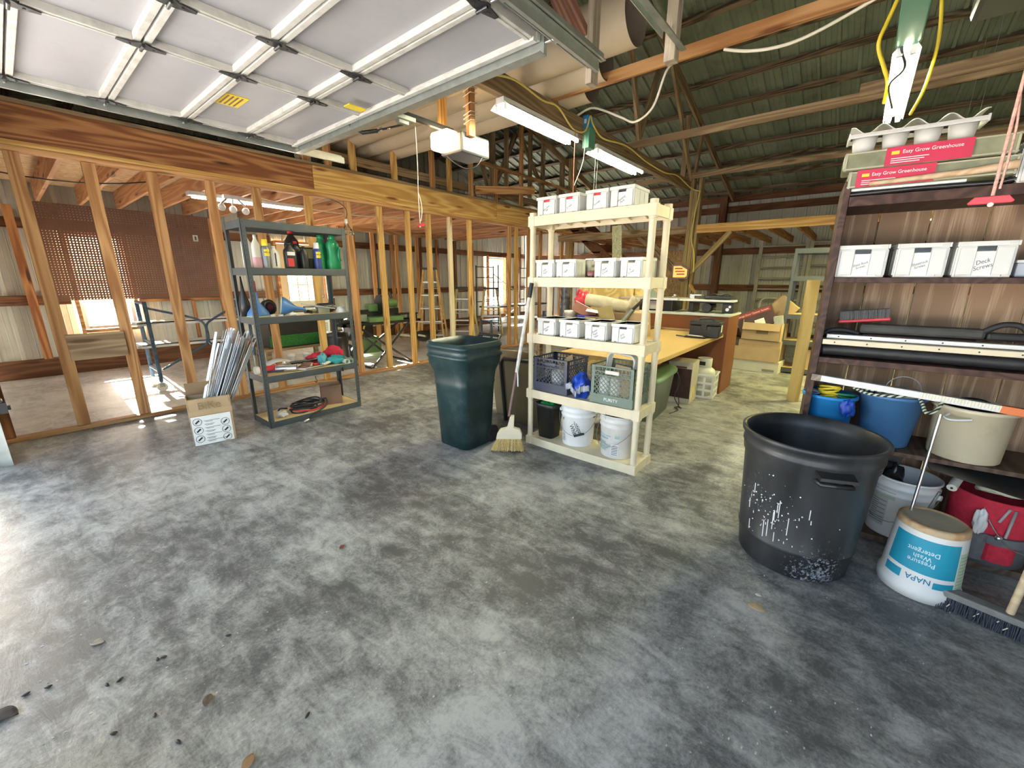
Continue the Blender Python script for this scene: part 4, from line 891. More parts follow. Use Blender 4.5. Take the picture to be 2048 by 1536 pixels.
for k in range(68):
    x = .90+rnd.uniform(-.075, .075); y = 4.19+rnd.uniform(-.07, .07)
    L = rnd.uniform(.80, 1.0); lx = .43+rnd.uniform(-.04, .04)+(x-.90)*1.1; ly = rnd.uniform(-.02, .06)
    dv = Vector((lx, ly, 1)).normalized()*L
    m = alu if k % 5 else steel
    o = MB().bar((x, y, .03), (x+dv.x, y+dv.y, .03+dv.z), 0.019, .0022, roll=rnd.uniform(-.8, .8))
    tag(o.build('metal_strip', m), 'thin silvery metal strip leaning out of the open cardboard box', 'strip', 'metal strips standing in the cardboard box')
c = lumber('metal_rod', (.84, 4.13, .03), (1.08, 4.12, .88), .012, .012, alu, None, 'single pale rod standing apart at the left of the metal strips', 'rod')
lumber('brown_rod', (.88, 4.24, .03), (1.22, 4.24, .86), .02, .006, copperw, None, 'brown strip among the silvery strips in the cardboard box', 'rod')
# ================================================================ CREAM RESIN SHELF
WX, WYL, WYR, WDp = 2.655, 2.018, 1.041, .29
ws = thing('resin_shelving', 'cream plastic shelf unit with five tiers in the middle of the shop', 'shelf', (WX, WYR, 0))
WW = WYL-WYR
wl_ = [.062, .480, .942, 1.383, 1.828]
for i, z in enumerate(wl_):
    s_ = MB()
    n = 14
    # bowed front rim
    v = []; f = []
    for k in range(n+1):
        y = WW*k/n; x = -.012*math.sin(math.pi*k/n)
        v += [(x, y, z-.066), (x, y, z+.004), (x+.012, y, z+.004), (x+.012, y, z-.066)]
    for k in range(n):
        for q in range(4): f.append((k*4+q, k*4+(q+1) % 4, k*4+4+(q+1) % 4, k*4+4+q))
    s_.add(v, f); s_.box(WDp-.012, WDp, 0, WW, z-.066, z+.004).box(0, WDp, 0, .012, z-.066, z+.004).box(0, WDp, WW-.012, WW, z-.066, z+.004)
    o = s_.build('shelf_rim', cream, ws, bev=.002)
    MB().box(-.003, WDp-.01, .01, WW-.01, z-.012, z).build('deck', cream, o)
    rb = MB()
    for k in range(1, 8): y = WW*k/8; rb.bar((.01, y-.04, z-.030), (WDp-.012, y+.04, z-.030), .008, .036)
    rb.box(WDp*.5-.005, WDp*.5+.005, .01, WW-.01, z-.045, z-.012)
    rb.build('deck_ribs', cream, o)
    for (cx, cy) in ((.022, .022), (.022, WW-.022), (WDp-.022, .022), (WDp-.022, WW-.022)):
        zt = z+.012 if i < 4 else z+.03
        MB().box(cx-.028, cx+.028, cy-.028, cy+.028, z-.07, z+.006).cyl((cx, cy, z-.08), (cx, cy, zt), .027, n=20).build('corner_socket', cream, o, bev=.003)
for (cx, cy) in ((.022, .022), (.022, WW-.022), (WDp-.022, .022), (WDp-.022, WW-.022)):
    for i in range(5):
        z0 = 0 if i == 0 else wl_[i-1]+.005
        MB().cyl((cx, cy, z0), (cx, cy, wl_[i]-.06), .0225, n=20).build('post', cream, ws)
def FX(x, y, z, tilt=0, t2=0):   # text plane facing -X (towards the doors)
    M_ = Matrix(((0, 0, -1), (-1, 0, 0), (0, 1, 0))).to_4x4(); M_.translation = (x, y, z)
    return M_ @ Matrix.Rotation(tilt, 4, 'Z')
def storage_bin(loc, w, h, d, rz, label, text, group, slot=(.06, .022), paper_on=True, tilt=.55, size=.022, cat='bin'):
    t = thing('storage_bin', label, cat, loc, rz, group)
    hw = w/2; sw, sh = slot; sw = w*.32; zs = h*.73
    th = .003
    m = MB()
    m.box(.004, d-.004, -hw+.004, hw-.004, 0, .004)
    m.box(d-.004-th, d-.004, -hw+.004, hw-.004, 0, h-.004)
    m.box(.004, d-.004, -hw+.004, -hw+.004+th, 0, h-.004).box(.004, d-.004, hw-.004-th, hw-.004, 0, h-.004)
    # front wall with a slot
    m.box(.005, .005+th, -hw+.004, -sw/2, 0, h-.004).box(.005, .005+th, sw/2, hw-.004, 0, h-.004)
    m.box(.005, .005+th, -sw/2, sw/2, 0, zs).box(.005, .005+th, -sw/2, sw/2, zs+sh, h-.004)
    m.build('bin_body', binw, t)
    p = MB()
    for s in (-1, 1): p.box(-.004, .005, min(s*sw/2*1.04, s*(hw-.012)), max(s*sw/2*1.04, s*(hw-.012)), .012, h-.026)
    for s in (-1, 1): p.box(d-.006, d-.001, min(s*sw/2*1.04, s*(hw-.012)), max(s*sw/2*1.04, s*(hw-.012)), .012, h-.026)
    for k in (.02, .36, .66): p.box(d*k+.006, d*(k+.28), -hw, -hw+.004, .01, h-.024).box(d*k+.006, d*(k+.28), hw-.004, hw, .01, h-.024)
    p.build('raised_panels', binw, t, bev=.0008)
    r = MB()
    r.box(-.006, d+.001, -hw-.001, -hw+.007, h-.020, h).box(-.006, d+.001, hw-.007, hw+.001, h-.020, h).box(-.006, .007, -hw+.007, hw-.007, h-.020, h).box(d-.007, d+.001, -hw+.007, hw-.007, h-.020, h)
    r.build('rim', binw, t, bev=.0015)
    for s in (-1, 1):
        for z in (.004, h-.014): MB().box(-.008, .004, s*(hw-.022)-.010, s*(hw-.022)+.010, z, z+.008).build('corner_clip', offw, t)
    if paper_on:
        MB().box(.0025, .0045, -sw/2*.98, sw/2*.98, .006, zs-.002).build('paper_label', paper, t)
        if text:
            size = min(size, sw*1.08/(max(len(q) for q in text.split('\n'))*.44*math.cos(tilt)))
            lettering(text, size, inkb, t, FX(.0022, 0, zs*.5, tilt), name='handwriting', shear=.2, sx=.8)
    return t
bin_txt = {0: [('Sheet Rock\nNails', 'left end bin of the top tier, red inside its slot'), ('Screws', 'second bin on the top tier of the cream shelf'), ('Screws', 'third bin on the top tier of the cream shelf'), ('Plumbing\nParts', 'fourth, slightly taller looking bin on the top tier, dark slot')],
           1: [('Joist\nNails', 'leftmost bin of the second tier'), ('Nails', 'second bin of the second tier beside the clear jar'), ('Deck\nScrews', 'bin right of the clear jar on the second tier'), ('6"\nScrews', 'rightmost bin of the second tier')],
           2: [('Concrete\nNails', 'leftmost open bin of the third tier'), ('Roof\nNails', 'second open bin of the third tier'), ('Shelter\nPaper\nNails', 'third open bin of the third tier'), ('#16\nNails', 'rightmost open bin of the third tier, dark slot')]}
ups = {0: [(.047, .225), (.243, .42), (.464, .638), (.645, .82)], 1: [(.045, .221), (.232, .410), (.552, .722), (.748, .909)], 2: [(.068, .249), (.279, .459), (.50, .683), (.715, .889)]}
lev = {0: wl_[4], 1: wl_[3], 2: wl_[2]}
redbox = flat('red_carton', (.55, .02, .03), .5)
for r in range(3):
    for k in range(4):
        a, b = ups[r][k]; w = b-a-.004; y = WYL-(a+b)/2
        s, lb = bin_txt[r][k]
        storage_bin((WX+.03, y, lev[r]+.001), w, .133, .24, 0, 'white plastic storage bin, '+lb, s, 'white bins on the cream shelf', size=.022 if r else .022)
        if r == 0 and k < 3:
            MB().box(.012, .10, -w*.35, w*.3, .004, .124).build('screw_carton', redbox, None, loc=(WX+.03, y, lev[r]+.002))
            tag(bpy.data.objects[-1] if False else COL.objects[-1], 'red carton seen through the slot of the %s top tier bin' % ordn(k), 'carton', 'red cartons inside top tier bins')
        elif r == 0 or (r == 2 and k == 3):
            o = MB().box(.014, .12, -w*.38, w*.36, .004, .115).build('parts_carton', blackr, None, loc=(WX+.03, y, lev[r]+.002)); tag(o, 'dark contents seen through the slot of the %s bin' % ('plumbing parts' if r == 0 else 'number sixteen nails'), 'carton')
        else:
            o = MB().box(.014, .2, -w*.4, w*.4, .004, .07).build('nail_heap', flat('nail_grey_%d%d' % (r, k), (.30, .29, .24), .6, .2, .4, 60), None, loc=(WX+.03, y, lev[r]+.002)); tag(o, 'loose nails filling the %s bin of the %s tier' % (ordn(k), ['top', 'second', 'third'][r]), 'nails', kind='stuff')
j = thing('clear_jar', 'clear plastic jar with reddish contents between the second tier bins', 'jar', (WX+.10, WYL-.50, wl_[3]+.001))
MB().lathe([(.0001, 0), (.045, 0), (.048, .01), (.048, .12), (.044, .125), (.044, .122), (.045, .118), (.045, .012), (.0001, .008)], 28).build('jar_wall', glassm('clear_jar_plastic', (.95, .95, .95), .15), j)
MB().lathe([(.0001, .012), (.041, .012), (.041, .035), (.0001, .04)], 20).build('contents', flat('red_bits', (.45, .08, .08), .6, 0, .4, 60), j)
MB().lathe([(.049, .125), (.049, .135), (.0001, .135)], 24).build('lid', whitep, j)
# milk crates
def crate(loc, w, h, d, rz, label, m, text=None, band=.07):
    c = thing('milk_crate', label, 'crate', loc, rz); hw = w/2
    fr = MB(); p = .028
    for sx in (0, 1):
        for sy in (-1, 1):
            x = d*sx; xs = 1 if sx == 0 else -1
            fr.box(min(x, x+xs*.004), max(x, x+xs*.004), min(sy*hw, sy*(hw-p)), max(sy*hw, sy*(hw-p)), 0, h)
            fr.box(min(x, x+xs*p), max(x, x+xs*p), min(sy*hw, sy*(hw-.004)), max(sy*hw, sy*(hw-.004)), 0, h)
    fr.build('corner_post', m, c)
    bs = MB(); bs.box(0, d, -hw, hw, .0, .006)
    bs.box(-.001, .004, -hw, hw, 0, band).box(d-.004, d+.001, -hw, hw, 0, band).box(0, d, -hw-.001, -hw+.004, 0, band).box(0, d, hw-.004, hw+.001, 0, band)
    bs.build('base_band', m, c)
    rim = MB()
    for z in (h-.012, h-.045, h-.075):
        t_ = .012 if z > h-.02 else .006
        rim.box(-.004, .004, -hw-.004, hw+.004, z, z+t_).box(d-.004, d+.004, -hw-.004, hw+.004, z, z+t_).box(-.004, d+.004, -hw-.004, -hw+.004, z, z+t_).box(-.004, d+.004, hw-.004, hw+.004, z, z+t_)
    rim.build('rim', m, c)
    lat = MB(); z0, z1 = band, h-.045
    def lattice(P, L):
        sp = .034; H = z1-z0; n = int((L+H)/sp)+1
        for i in range(n):
            s0 = -H+i*sp
            for sg in (1, -1):
                a, b = s0, s0+H; za, zb = (z0, z1) if sg == 1 else (z1, z0)
                if a < p: t = (p-a)/(b-a); za = za+(zb-za)*t; a = p
                if b > L-p:
                    t = (L-p-a)/(b-a) if b > a else 0; zb = za+(zb-za)*t; b = L-p
                if b-a > .01: lat.bar(P(a, za), P(b, zb), .003, .005)
        for k in range(1, int(L/.03)): lat.bar(P(k*.03, h-.078), P(k*.03, h-.010), .003, .005)
    lattice(lambda s, z: (.002, hw-s, z), w); lattice(lambda s, z: (d-.002, hw-s, z), w)
    lattice(lambda s, z: (s, hw-.002, z), d); lattice(lambda s, z: (s, -hw+.002, z), d)
    lat.build('lattice', m, c)
    hd = MB(); hd.box(-.006, .002, -.055, .055, h-.058, h-.030); hd.build('handle_slot', (m if text is None else offw), c, bev=.004)
    if text: lettering(text, .034, whiteink, c, FX(-.002, .0, band*.5))
    return c
c1 = crate((2.672, WYL-.215, .486), .325, .275, .31, 0, 'dark navy milk crate at the left of the fourth tier', navy)
c2 = crate((2.662, WYR+.222, .486), .335, .285, .33, 0, 'sage green milk crate lettered in white at the right of the fourth tier', sage, 'PURITY')
# contents
o = thing('paint_cup', 'white round can inside the navy crate', 'can', (2.80, WYL-.215, .494)); MB().lathe([(.0001, 0), (.06, 0), (.06, .15), (.0001, .15)], 24).build('body', whitep, o)
o = thing('cardboard_piece', 'cardboard corner sticking up in the navy crate', 'cardboard', (2.86, WYL-.30, .494)); MB().prism([(-.06, 0), (.06, 0), (.05, .26), (.0, .285)], .006, TR(0, 0, 0, math.pi/2, 0, math.pi/2+.3)).build('sheet', card, o)
for i in range(3):
    o = thing('plastic_jug', ['left', 'middle', 'right'][i]+' white container inside the sage crate', 'container', (2.74, WYR+.31-.09*i, .494), group='white containers in the sage crate')
    MB().lathe([(.0001, 0), (.04, 0), (.042, .01), (.042, .17), (.03, .19), (.0001, .19)], 20, sq=3).build('body', [whitep, offw, card][i], o)
for i in range(4):
    o = thing('picture_frame', '%s of four pale rounded frames leaning in the sage crate' % ordn(i), 'frame', (2.80+.025*i, WYR+.25, .50), group='pale frames in the sage crate', rot=(0, math.radians(6), math.radians(-20)))
    pts = []
    w_, h_, r_ = .135, .34, .05
    for (cx, cy, a0) in ((w_-r_, h_-r_, 0), (-w_+r_, h_-r_, 90), (-w_, .0, 180), (w_, .0, 270)):
        if cy: pts += [(0, cx+r_*math.cos(math.radians(a0+q*15)), cy+r_*math.sin(math.radians(a0+q*15))) for q in range(7)]
        else: pts.append((0, cx, .01))
    MB().tube(pts, .008, 6, closed=True).build('frame_tube', whitep, o)
o = thing('paper_envelope', 'tan envelope tucked in the sage crate', 'envelope', (2.72, WYR+.20, .50)); MB().box(0, .006, -.06, .06, 0, .275, T=TR(0, 0, 0, .1, .05, 0)).build('sheet', card, o)
# blue bag
o = thing('plastic_bag', 'crumpled bright blue bag with pale lining between the two crates', 'bag', (2.72, WYL-.475, .486))
lump(MB(), (0, 0, .085), .085, n=14, sc=(.8, .85, 1.05), seed=21).build('bag_body', flat('blue_film', (.01, .06, .42), .3, 0, .3, 14), o)
def strip(u, v):
    a = -1.9+3.8*u
    return (-.055-.035*math.cos(a*.8)+.012*math.sin(9*a), .088*a/1.9+.01*math.sin(11*a), .02+.05*abs(math.sin(a*1.1))+v*.045+.008*math.sin(13*a))
MB().grid(36, 4, strip).build('lining', flat('grey_lining', (.42, .44, .50), .5), o, solid=.003)
# bottom tier
o = thing('waste_bin', 'black rectangular waste bin at the left of the bottom tier', 'bin', (2.785, WYL-.145, wl_[0]+.001))
MB().lathe([(.0001, 0), (.072, 0), (.092, .27), (.098, .272), (.098, .30), (.09, .30), (.088, .27), (.07, .01), (.0001, .01)], 40, sq=5).build('bin_body', black, o)
MB().lathe([(.098, .268), (.102, .272), (.102, .298), (.098, .303)], 40, sq=5).build('rim', black, o)
o = thing('green_bag', 'green plastic bag showing out of the black waste bin', 'bag', (2.785, WYL-.145, .30)); lump(MB(), (0, 0, .035), .07, seed=31, sc=(1, 1, .55)).build('film', flat('green_film', (.02, .30, .08), .3, 0, .3, 20), o)
def pail(loc, rt, rb, h, rz, label, m, bail=True, open_=True, drop=1, thick=.004):
    p = thing('pail', label, 'bucket', loc, rz)
    ra = lambda z: rb+(rt-rb)*z/h
    prof = [(.0001, 0), (rb, 0), (rb+.002, .006), (ra(h*.70), h*.70), (ra(h*.70)+.006, h*.72), (ra(h*.74)+.006, h*.74), (ra(h*.76), h*.76), (ra(h*.82), h*.82), (ra(h*.83)+.007, h*.84), (ra(h*.87)+.007, h*.87), (ra(h*.89), h*.89), (ra(h*.96), h*.96), (rt+.007, h*.97), (rt+.007, h), (rt-.003, h), (rb-.004, .008), (.0001, .008)]
    MB().lathe(prof, 44).build('pail_body', m, p)
    if bail:
        r = ra(h*.82)+.010
        for s in (-1, 1): MB().cyl((0, s*(r-.012), h*.79), (0, s*(r+.008), h*.79), .014, n=14).build('ear', m, p)
        pts = [(-(r+.03)*math.sin(a)*drop*1.0, (r+.006)*math.cos(a), h*.79-(r+.02)*math.sin(a)*.95) for a in [math.pi*i/18 for i in range(19)]]
        # clamp outside body
        q = []
        for x, y, z in pts:
            d_ = math.hypot(x, y); mn = ra(z)+.008
            if d_ < mn: x, y = x*mn/d_, y*mn/d_
            q.append((x, y, z))
        MB().tube(q, .0022, 6).build('bail_wire', galv_d, p)
        return p, q
    return p, None
pw = flat('antique_white_pail', (.78, .78, .76), .4, 0, .04, 4, dirt=(.5, .45, .38), dscale=5, damt=.35)
o, q = pail((2.815, WYL-.41, wl_[0]+.001), .140, .122, .345, math.radians(20), 'white pail with handwritten colour name standing mid bottom tier', pw)
MB().cyl(q[9], q[12], .009, n=10).build('bail_grip', black, o)
lettering('Antique\n  White', .052, ink, o, FX(-.1325, 0, .16), name='handwriting', wrap=.1325, turn=math.radians(-62), sx=.8)
lb = MB()
for k in range(9): lb.box(-.0005, .0, -.018, .018-.006*(k % 3), .01+.014*k, .014+.014*k)
lb2 = [Vector(v) for v in lb.v]; 
MB().add([((-(.1285+.0008))*math.cos(math.radians(48)+v.y/.13) if False else -.1295*math.cos(.85+v.y/.13), .1295*math.sin(.85+v.y/.13), v.z+.03) for v in lb2], lb.f).build('small_print', inkb, o)
o, q = pail((2.81, WYL-.765, wl_[0]+.001), .140, .120, .335, math.radians(-10), 'worn white pail with faded teal print at the right of the bottom tier', flat('worn_pail', (.66, .64, .60), .5, 0, .1, 6, dirt=(.55, .5, .42), dscale=7, damt=.6))
def wrapped(items, r, m, parent, name, th0=0):
    """items: (y0,y1,z0,z1) patches bent round a cylinder of radius r, facing -X"""
    mb = MB()
    for y0, y1, z0, z1 in items:
        n = max(2, int(abs(y1-y0)/.012)); v = []
        for k in range(n+1):
            y = y0+(y1-y0)*k/n; a = y/r+th0
            v += [(-r*math.cos(a), -r*math.sin(a), z0), (-r*math.cos(a), -r*math.sin(a), z1)]
        mb.add(v, [(2*k, 2*k+2, 2*k+3, 2*k+1) for k in range(n)])
    return mb.build(name, m, parent)
fade = flat('faded_teal_print', (.30, .42, .42), .6, 0, .25, 20, dirt=(.6, .6, .56), dscale=14, damt=.9)
its = []
for k, z in enumerate((.055, .075, .095, .115, .150, .170, .190, .215)): its.append((-.115, -.075, z, z+.013)); its.append((-.065, -.065+.05+.02*(k % 3), z, z+.012))
its.append((.055, .105, .165, .205))
wrapped(its, .1315, fade, o, 'faded_print')
wrapped([(.030, .085, .03, .115)], .129, paper, o, 'barcode_plate'); wrapped([(.034, .081, .034+.013*k, .041+.013*k) for k in range(6)], .1298, inkb, o, 'barcode')
c = thing('cord_bundle', 'tan cord coils showing out of the worn white pail', 'cord', (2.81, WYL-.765, .335))
rnd = random.Random(5)
for k in range(6):
    a0 = rnd.uniform(0, 6); MB().tube([((.07+.03*rnd.random())*math.cos(a)+rnd.uniform(-.004, .004), .085*math.sin(a), .012*k-.02+.03*math.sin(a+a0)) for a in [2*math.pi*i/20 for i in range(20)]], .0045, 6, closed=True).build('loop', lime if k % 2 else straw, c)
for k in range(1):
    c = thing('cord_bundle', 'dark things showing out of the antique white pail', 'rags', (2.815, WYL-.41, .31)); lump(MB(), (0, 0, 0), .115, seed=41, sc=(1, 1, .45)).build('heap', flat('dark_rag', (.08, .07, .05), .9), c)
o = thing('silver_hook', 'small drip of grey string hanging from the fourth tier rim', 'string', (WX-.018, WYR+.24, .40)); MB().tube(spline([(0, 0, .03), (-.002, .004, .01), (0, -.003, -.02)]), .002).build('string', galv, o)
# ---------------------------------------------------------------- corn broom
br = thing('broom', 'corn broom with cream head leaning on the cream shelf', 'broom', (2.40, 2.03, 0))
top = Vector((.215, -.075, 1.345)); foot = Vector((.02, -.01, .30))
dirv = (top-foot).normalized()
H = MB().tube([foot, foot.lerp(top, .35)], .0125, 12); H.build('handle', flat('brown_handle', (.16, .09, .075), .5), br)
MB().tube([foot.lerp(top, .34), foot.lerp(top, .90)], .0145, 12).build('handle_wrap', flat('white_tape', (.68, .65, .58), .6, 0, .2, 30), br)
MB().tube([foot.lerp(top, .895), top], .0165, 12).build('grip', black, br)
MB().tube(spline([foot.lerp(top, .36), foot.lerp(top, .33)+Vector((-.02, -.03, 0)), foot.lerp(top, .24)+Vector((-.01, -.045, 0))]), .006, 6).build('tape_tail', whitep, br)
side = Vector((.62, -.78, 0)).normalized(); nrm = Vector((-.78, -.62, .0)).normalized()
def BP(s, n_, z): p = Vector((.005, -.0, z))+side*s+nrm*n_; p.x += z*.17; p.y -= z*.05; return tuple(p)
v = []; secs = [(.105, .022, .105), (.102, .024, .145), (.08, .022, .185), (.028, .02, .20), (.016, .018, .30)]
for (w_, d_, z) in secs: v += [BP(-w_, d_, z), BP(w_, d_, z), BP(w_, -d_, z), BP(-w_, -d_, z)]
f = [(0, 3, 2, 1), (16, 17, 18, 19)]
for k in range(4):
    for q_ in range(4): f.append((k*4+q_, k*4+(q_+1) % 4, k*4+4+(q_+1) % 4, k*4+4+q_))
MB().add(v, f).build('head', cream, br, bev=.006)
bb = MB(); rnd = random.Random(2)
for k in range(420):
    s = rnd.uniform(-1, 1); n_ = rnd.uniform(-1, 1)
    bb.bar(BP(s*.095, n_*.018, .11), BP(s*.135+rnd.uniform(-.006, .006), n_*.03, .002+rnd.uniform(0, .012)), .0022, .0022)
tag(bb.build('bristles', straw, br), kind='stuff')
# ---------------------------------------------------------------- dark green wheeled bin
gb = thing('wheeled_bin', 'dark green square wheeled rubbish bin without lid in front of the stud wall', 'bin', (2.335, 2.435, 0))
T = TR(.03, .03, 0)
secs = [(.155, 0, 0, 0), (.168, .008, 0, 0), (.193, .52, .01, .01), (.199, .545, .01, .01), (.196, .56, .01, .01), (.206, .64, .015, .012), (.226, .69, .018, .015), (.232, .70, .018, .015), (.236, .755, .02, .016), (.247, .765, .02, .016), (.247, .785, .02, .016), (.238, .792, .02, .016), (.238, .835, .02, .016), (.246, .845, .02, .016), (.246, .862, .02, .016), (.236, .87, .02, .016), (.236, .885, .02, .016), (.226, .888, .02, .016), (.224, .78, .018, .015), (.185, .52, .01, .01), (.15, .02, 0, 0)]
mb = MB(); n = 64; v = []
for (r, z, ox, oy) in secs:
    for i in range(n):
        a = 2*math.pi*i/n; c_, d_ = math.cos(a), math.sin(a); k_ = (abs(c_)**6+abs(d_)**6)**(-1/6)
        v.append((r*c_*k_+ox, r*d_*k_*1.02+oy, z))
f = []
for j_ in range(len(secs)-1):
    for i in range(n): f.append((j_*n+i, j_*n+(i+1) % n, (j_+1)*n+(i+1) % n, (j_+1)*n+i))
mb.add(v, f, True); mb.add(v[:n], [list(range(n))[::-1]]); mb.add(v[-n:], [list(range(n))])
mb.build('bin_body', greenbin, gb)
MB().tube([(.255, -.12, .83), (.32, -.12, .90), (.32, .12, .90), (.255, .12, .83)], .014, 10).build('handle', black, gb)
for s in (-.155, .155):
    w_ = MB().cyl((.15, s-.02, .075), (.15, s+.02, .075), .075, n=28); w_.build('wheel', blackr, gb); MB().cyl((.15, s-.024, .075), (.15, s+.024, .075), .03, n=18).build('hub', black, gb)
# boards leaning behind
pl = thing('panel_board', 'tan board with rounded corners leaning behind the green bin', 'board', (3.13, 2.50, 0), rot=(0, math.radians(-10), math.radians(8)))
MB().prism([(-.30, 0), (.26, 0), (.26, .66), (.22, .72), (-.24, .72), (-.30, .66)], .018, TR(0, 0, 0, math.pi/2, 0, math.pi/2)).build('board', flat('tan_board', (.22, .16, .08), .6), pl, bev=.006)
pl = thing('folding_table', 'dark edged folded table panel leaning behind the broom', 'table', (3.03, 2.30, 0), rot=(0, math.radians(-8), math.radians(6)))
MB().prism([(-.27, 0), (.23, 0), (.23, .62), (.19, .66), (-.24, .66), (-.27, .62)], .012, TR(-.02, 0, 0, math.pi/2, 0, math.pi/2)).build('panel', flat('brown_board', (.13, .10, .05), .5), pl)
MB().tube([(-.035, -.27, .01), (-.035, -.27, .60), (-.035, -.24, .66), (-.035, .19, .66), (-.035, .23, .62), (-.035, .23, .01)], .018, 10).build('edge_band', black, pl)
dly = thing('hand_truck', 'black handle of a cart behind the green bin', 'cart', (3.6, 3.35, 0))
MB().tube(spline([(0, -.07, 0), (0, -.07, .83), (0, -.05, .87), (0, .07, .88), (0, .09, .84), (0, .09, 0)], 5), .014, 8).build('handle_frame', black, dly)
MB().box(-.12, .0, -.09, .11, 0, .02).build('toe_plate', black, dly)
# ================================================================ DARK PLANKED SHELF (right)
DR = math.radians(5.05)
DO = Vector((2.696, .133, 0)); DX = Vector((.996, .088, 0)); DU = Vector((.088, -.996, 0))
def DS(s, d, z): p = DO+DU*s+DX*d; return (p.x, p.y, z)
ds = thing('plank_shelving', 'dark brown shelf unit with a back of rough vertical planks at the right', 'shelf', tuple(DO), DR)
DL, DD = 1.35, .36
MB().box(0, DD, -.028, 0, 0, 1.835).build('side_panel', dkst, ds, bev=.003)
MB().box(0, DD, -DL, -DL+.028, 0, 1.835).build('side_panel', dkst, ds, bev=.003)
dlv = [.047, .530, .980, 1.388, 1.765]
for i, z in enumerate(dlv):
    th = [.032, .022, .030, .026, .045][i]
    MB().box(.001, DD-.002, -DL+.029, -.029, z-th, z).build('shelf_board', dkst if i != 1 and i != 0 else wood('shelf_brown_%d' % i, (.08, .05, .035), (.16, .11, .075), None), ds, bev=.002)
s = 0; i = 0
ps = [0, .19, .395, .602, .80, 1.0, 1.19, DL]
for a, b in zip(ps[:-1], ps[1:]):
    L_ = 1.74; m_ = MB().box(0, L_, -(b-a)/2+.003, (b-a)/2-.003, -.009, .009)
    o = m_.build('back_plank', plank, ds, bev=.002)
    # local X of the plank stands upright so the grain runs up
    o.matrix_local = Matrix(((0, 0, 1, DD+.010), (0, 1, 0, -(a+b)/2), (1, 0, 0, .02), (0, 0, 0, 1)))
# top: film, rods, greenhouse packs, planters
Zt_ = 1.766
o = thing('black_film_roll', 'flat black plastic roll lying along the top edge of the planked shelf', 'film', DS(.27, .08, Zt_), DR)
MB().box(-.04, .10, -.29, .27, 0, .022).build('film', flat('black_film', (.015, .015, .016), .25, 0, .3, 30), o, bev=.008); MB().tube([(-.05, .27, .012), (-.055, 0, .016), (-.045, -.25, .012), (-.05, -.30, .02)], .012, 8).build('fold', flat('black_film2', (.02, .02, .02), .2), o)
o = thing('white_batten', 'white flat strip above the black film on the planked shelf', 'strip', DS(.22, .05, Zt_+.024), DR); MB().box(-.04, .05, -.2, .19, 0, .010).build('strip', whitep, o)
def pack(s0, s1, d0, z, h, label, ls0, ls1):
    L_ = s1-s0; o = thing('greenhouse_pack', label, 'package', DS((s0+s1)/2, d0, z), DR)
    MB().box(0, .16, -L_/2, L_/2, 0, h).build('folded_film', olivef, o, bev=.008)
    e = MB()
    for zz in (.004, h-.008): e.box(-.004, .0, -L_/2, L_/2, zz, zz+.006)
    e.box(-.004, .0, L_/2-.012, L_/2-.004, 0, h).box(-.004, .0, -L_/2+.004, -L_/2+.012, 0, h); e.build('clear_edge', flat('clear_bag_edge_%d' % int(z*1000), (.42, .40, .28), .15), o)
    a, b = (s0+s1)/2-ls1, (s0+s1)/2-ls0
    MB().box(-.007, -.004, a, b, .003, h+.002).build('red_header_card', redpk, o)
    c_ = (a+b)/2
    lettering('Easy Grow Greenhouse', (b-a)*.075, whiteink, o, FX(-.0078, c_-.012, h*.72), sx=.95)
    for q_ in range(3): MB().box(-.0078, -.007, c_+(b-a)*(-.02+.05*q_), b-.02, h*(.38-.11*q_), h*(.42-.11*q_)).build('small_print_line', whiteink, o)
    MB().box(-.0078, -.007, b-.045, b-.018, h*.62, h*.8).build('leaf_mark', yellow, o)
pack(.008, .56, -.005, Zt_+.034, .075, 'lower folded greenhouse pack with red card on the planked shelf', .04, .31)
pack(-.02, .545, -.015, Zt_+.112, .078, 'upper folded greenhouse pack with red card under the grey planters', .13, .41)
o = thing('tan_stick', 'tan wrapped stick resting in front of the greenhouse packs', 'stick', DS(.30, -.03, Zt_+.045), DR); MB().tube([(0, .21, 0), (0, -.10, .010), (.0, -.25, .022)], .009, 10, r2=.018).build('stick', wood('tan_stick_w', (.5, .34, .2), (.66, .5, .34), None), o)
# planter tray: four joined cups
o = thing('planter_tray', 'grey-white tray of four joined round planters on top of the greenhouse packs', 'planter', DS(.212, .06, Zt_+.194), DR)
cup = flat('planter_plastic', (.60, .59, .56), .45, 0, .05, 6)
for k in range(4):
    y = .165-.11*k
    MB().lathe([(.0001, 0), (.038, 0), (.048, .072), (.045, .072), (.036, .006), (.0001, .006)], 28, TR(0, y, 0)).build('planter_cup', cup, o)
def wav(u, v):
    y = .225-.45*u; ph = math.cos((y-.165)/.11*2*math.pi)
    return (-.062+.124*v, y, .078+(.5-.5*ph)*.040*(1-abs(2*v-1)**4*0.2) - .004)
MB().grid(65, 9, lambda u, v: wav(u, v) if True else None).build('scalloped_top', cup, o, solid=.003)
rm = MB(); rm.box(-.066, -.058, -.225, .225, .060, .078).box(.058, .066, -.225, .225, .060, .078).box(-.066, .066, .222, .230, .056, .084).box(-.066, .066, -.230, -.222, .056, .084).box(-.070, -.066, -.22, .22, .066, .072); rm.build('rim', cup, o, bev=.002)
storage_bin(DS(.665, .01, Zt_+.001), .20, .155, .24, DR, 'white plastic bin at the right end of the planked shelf top', None, 'white bins on the planked shelf', paper_on=False)
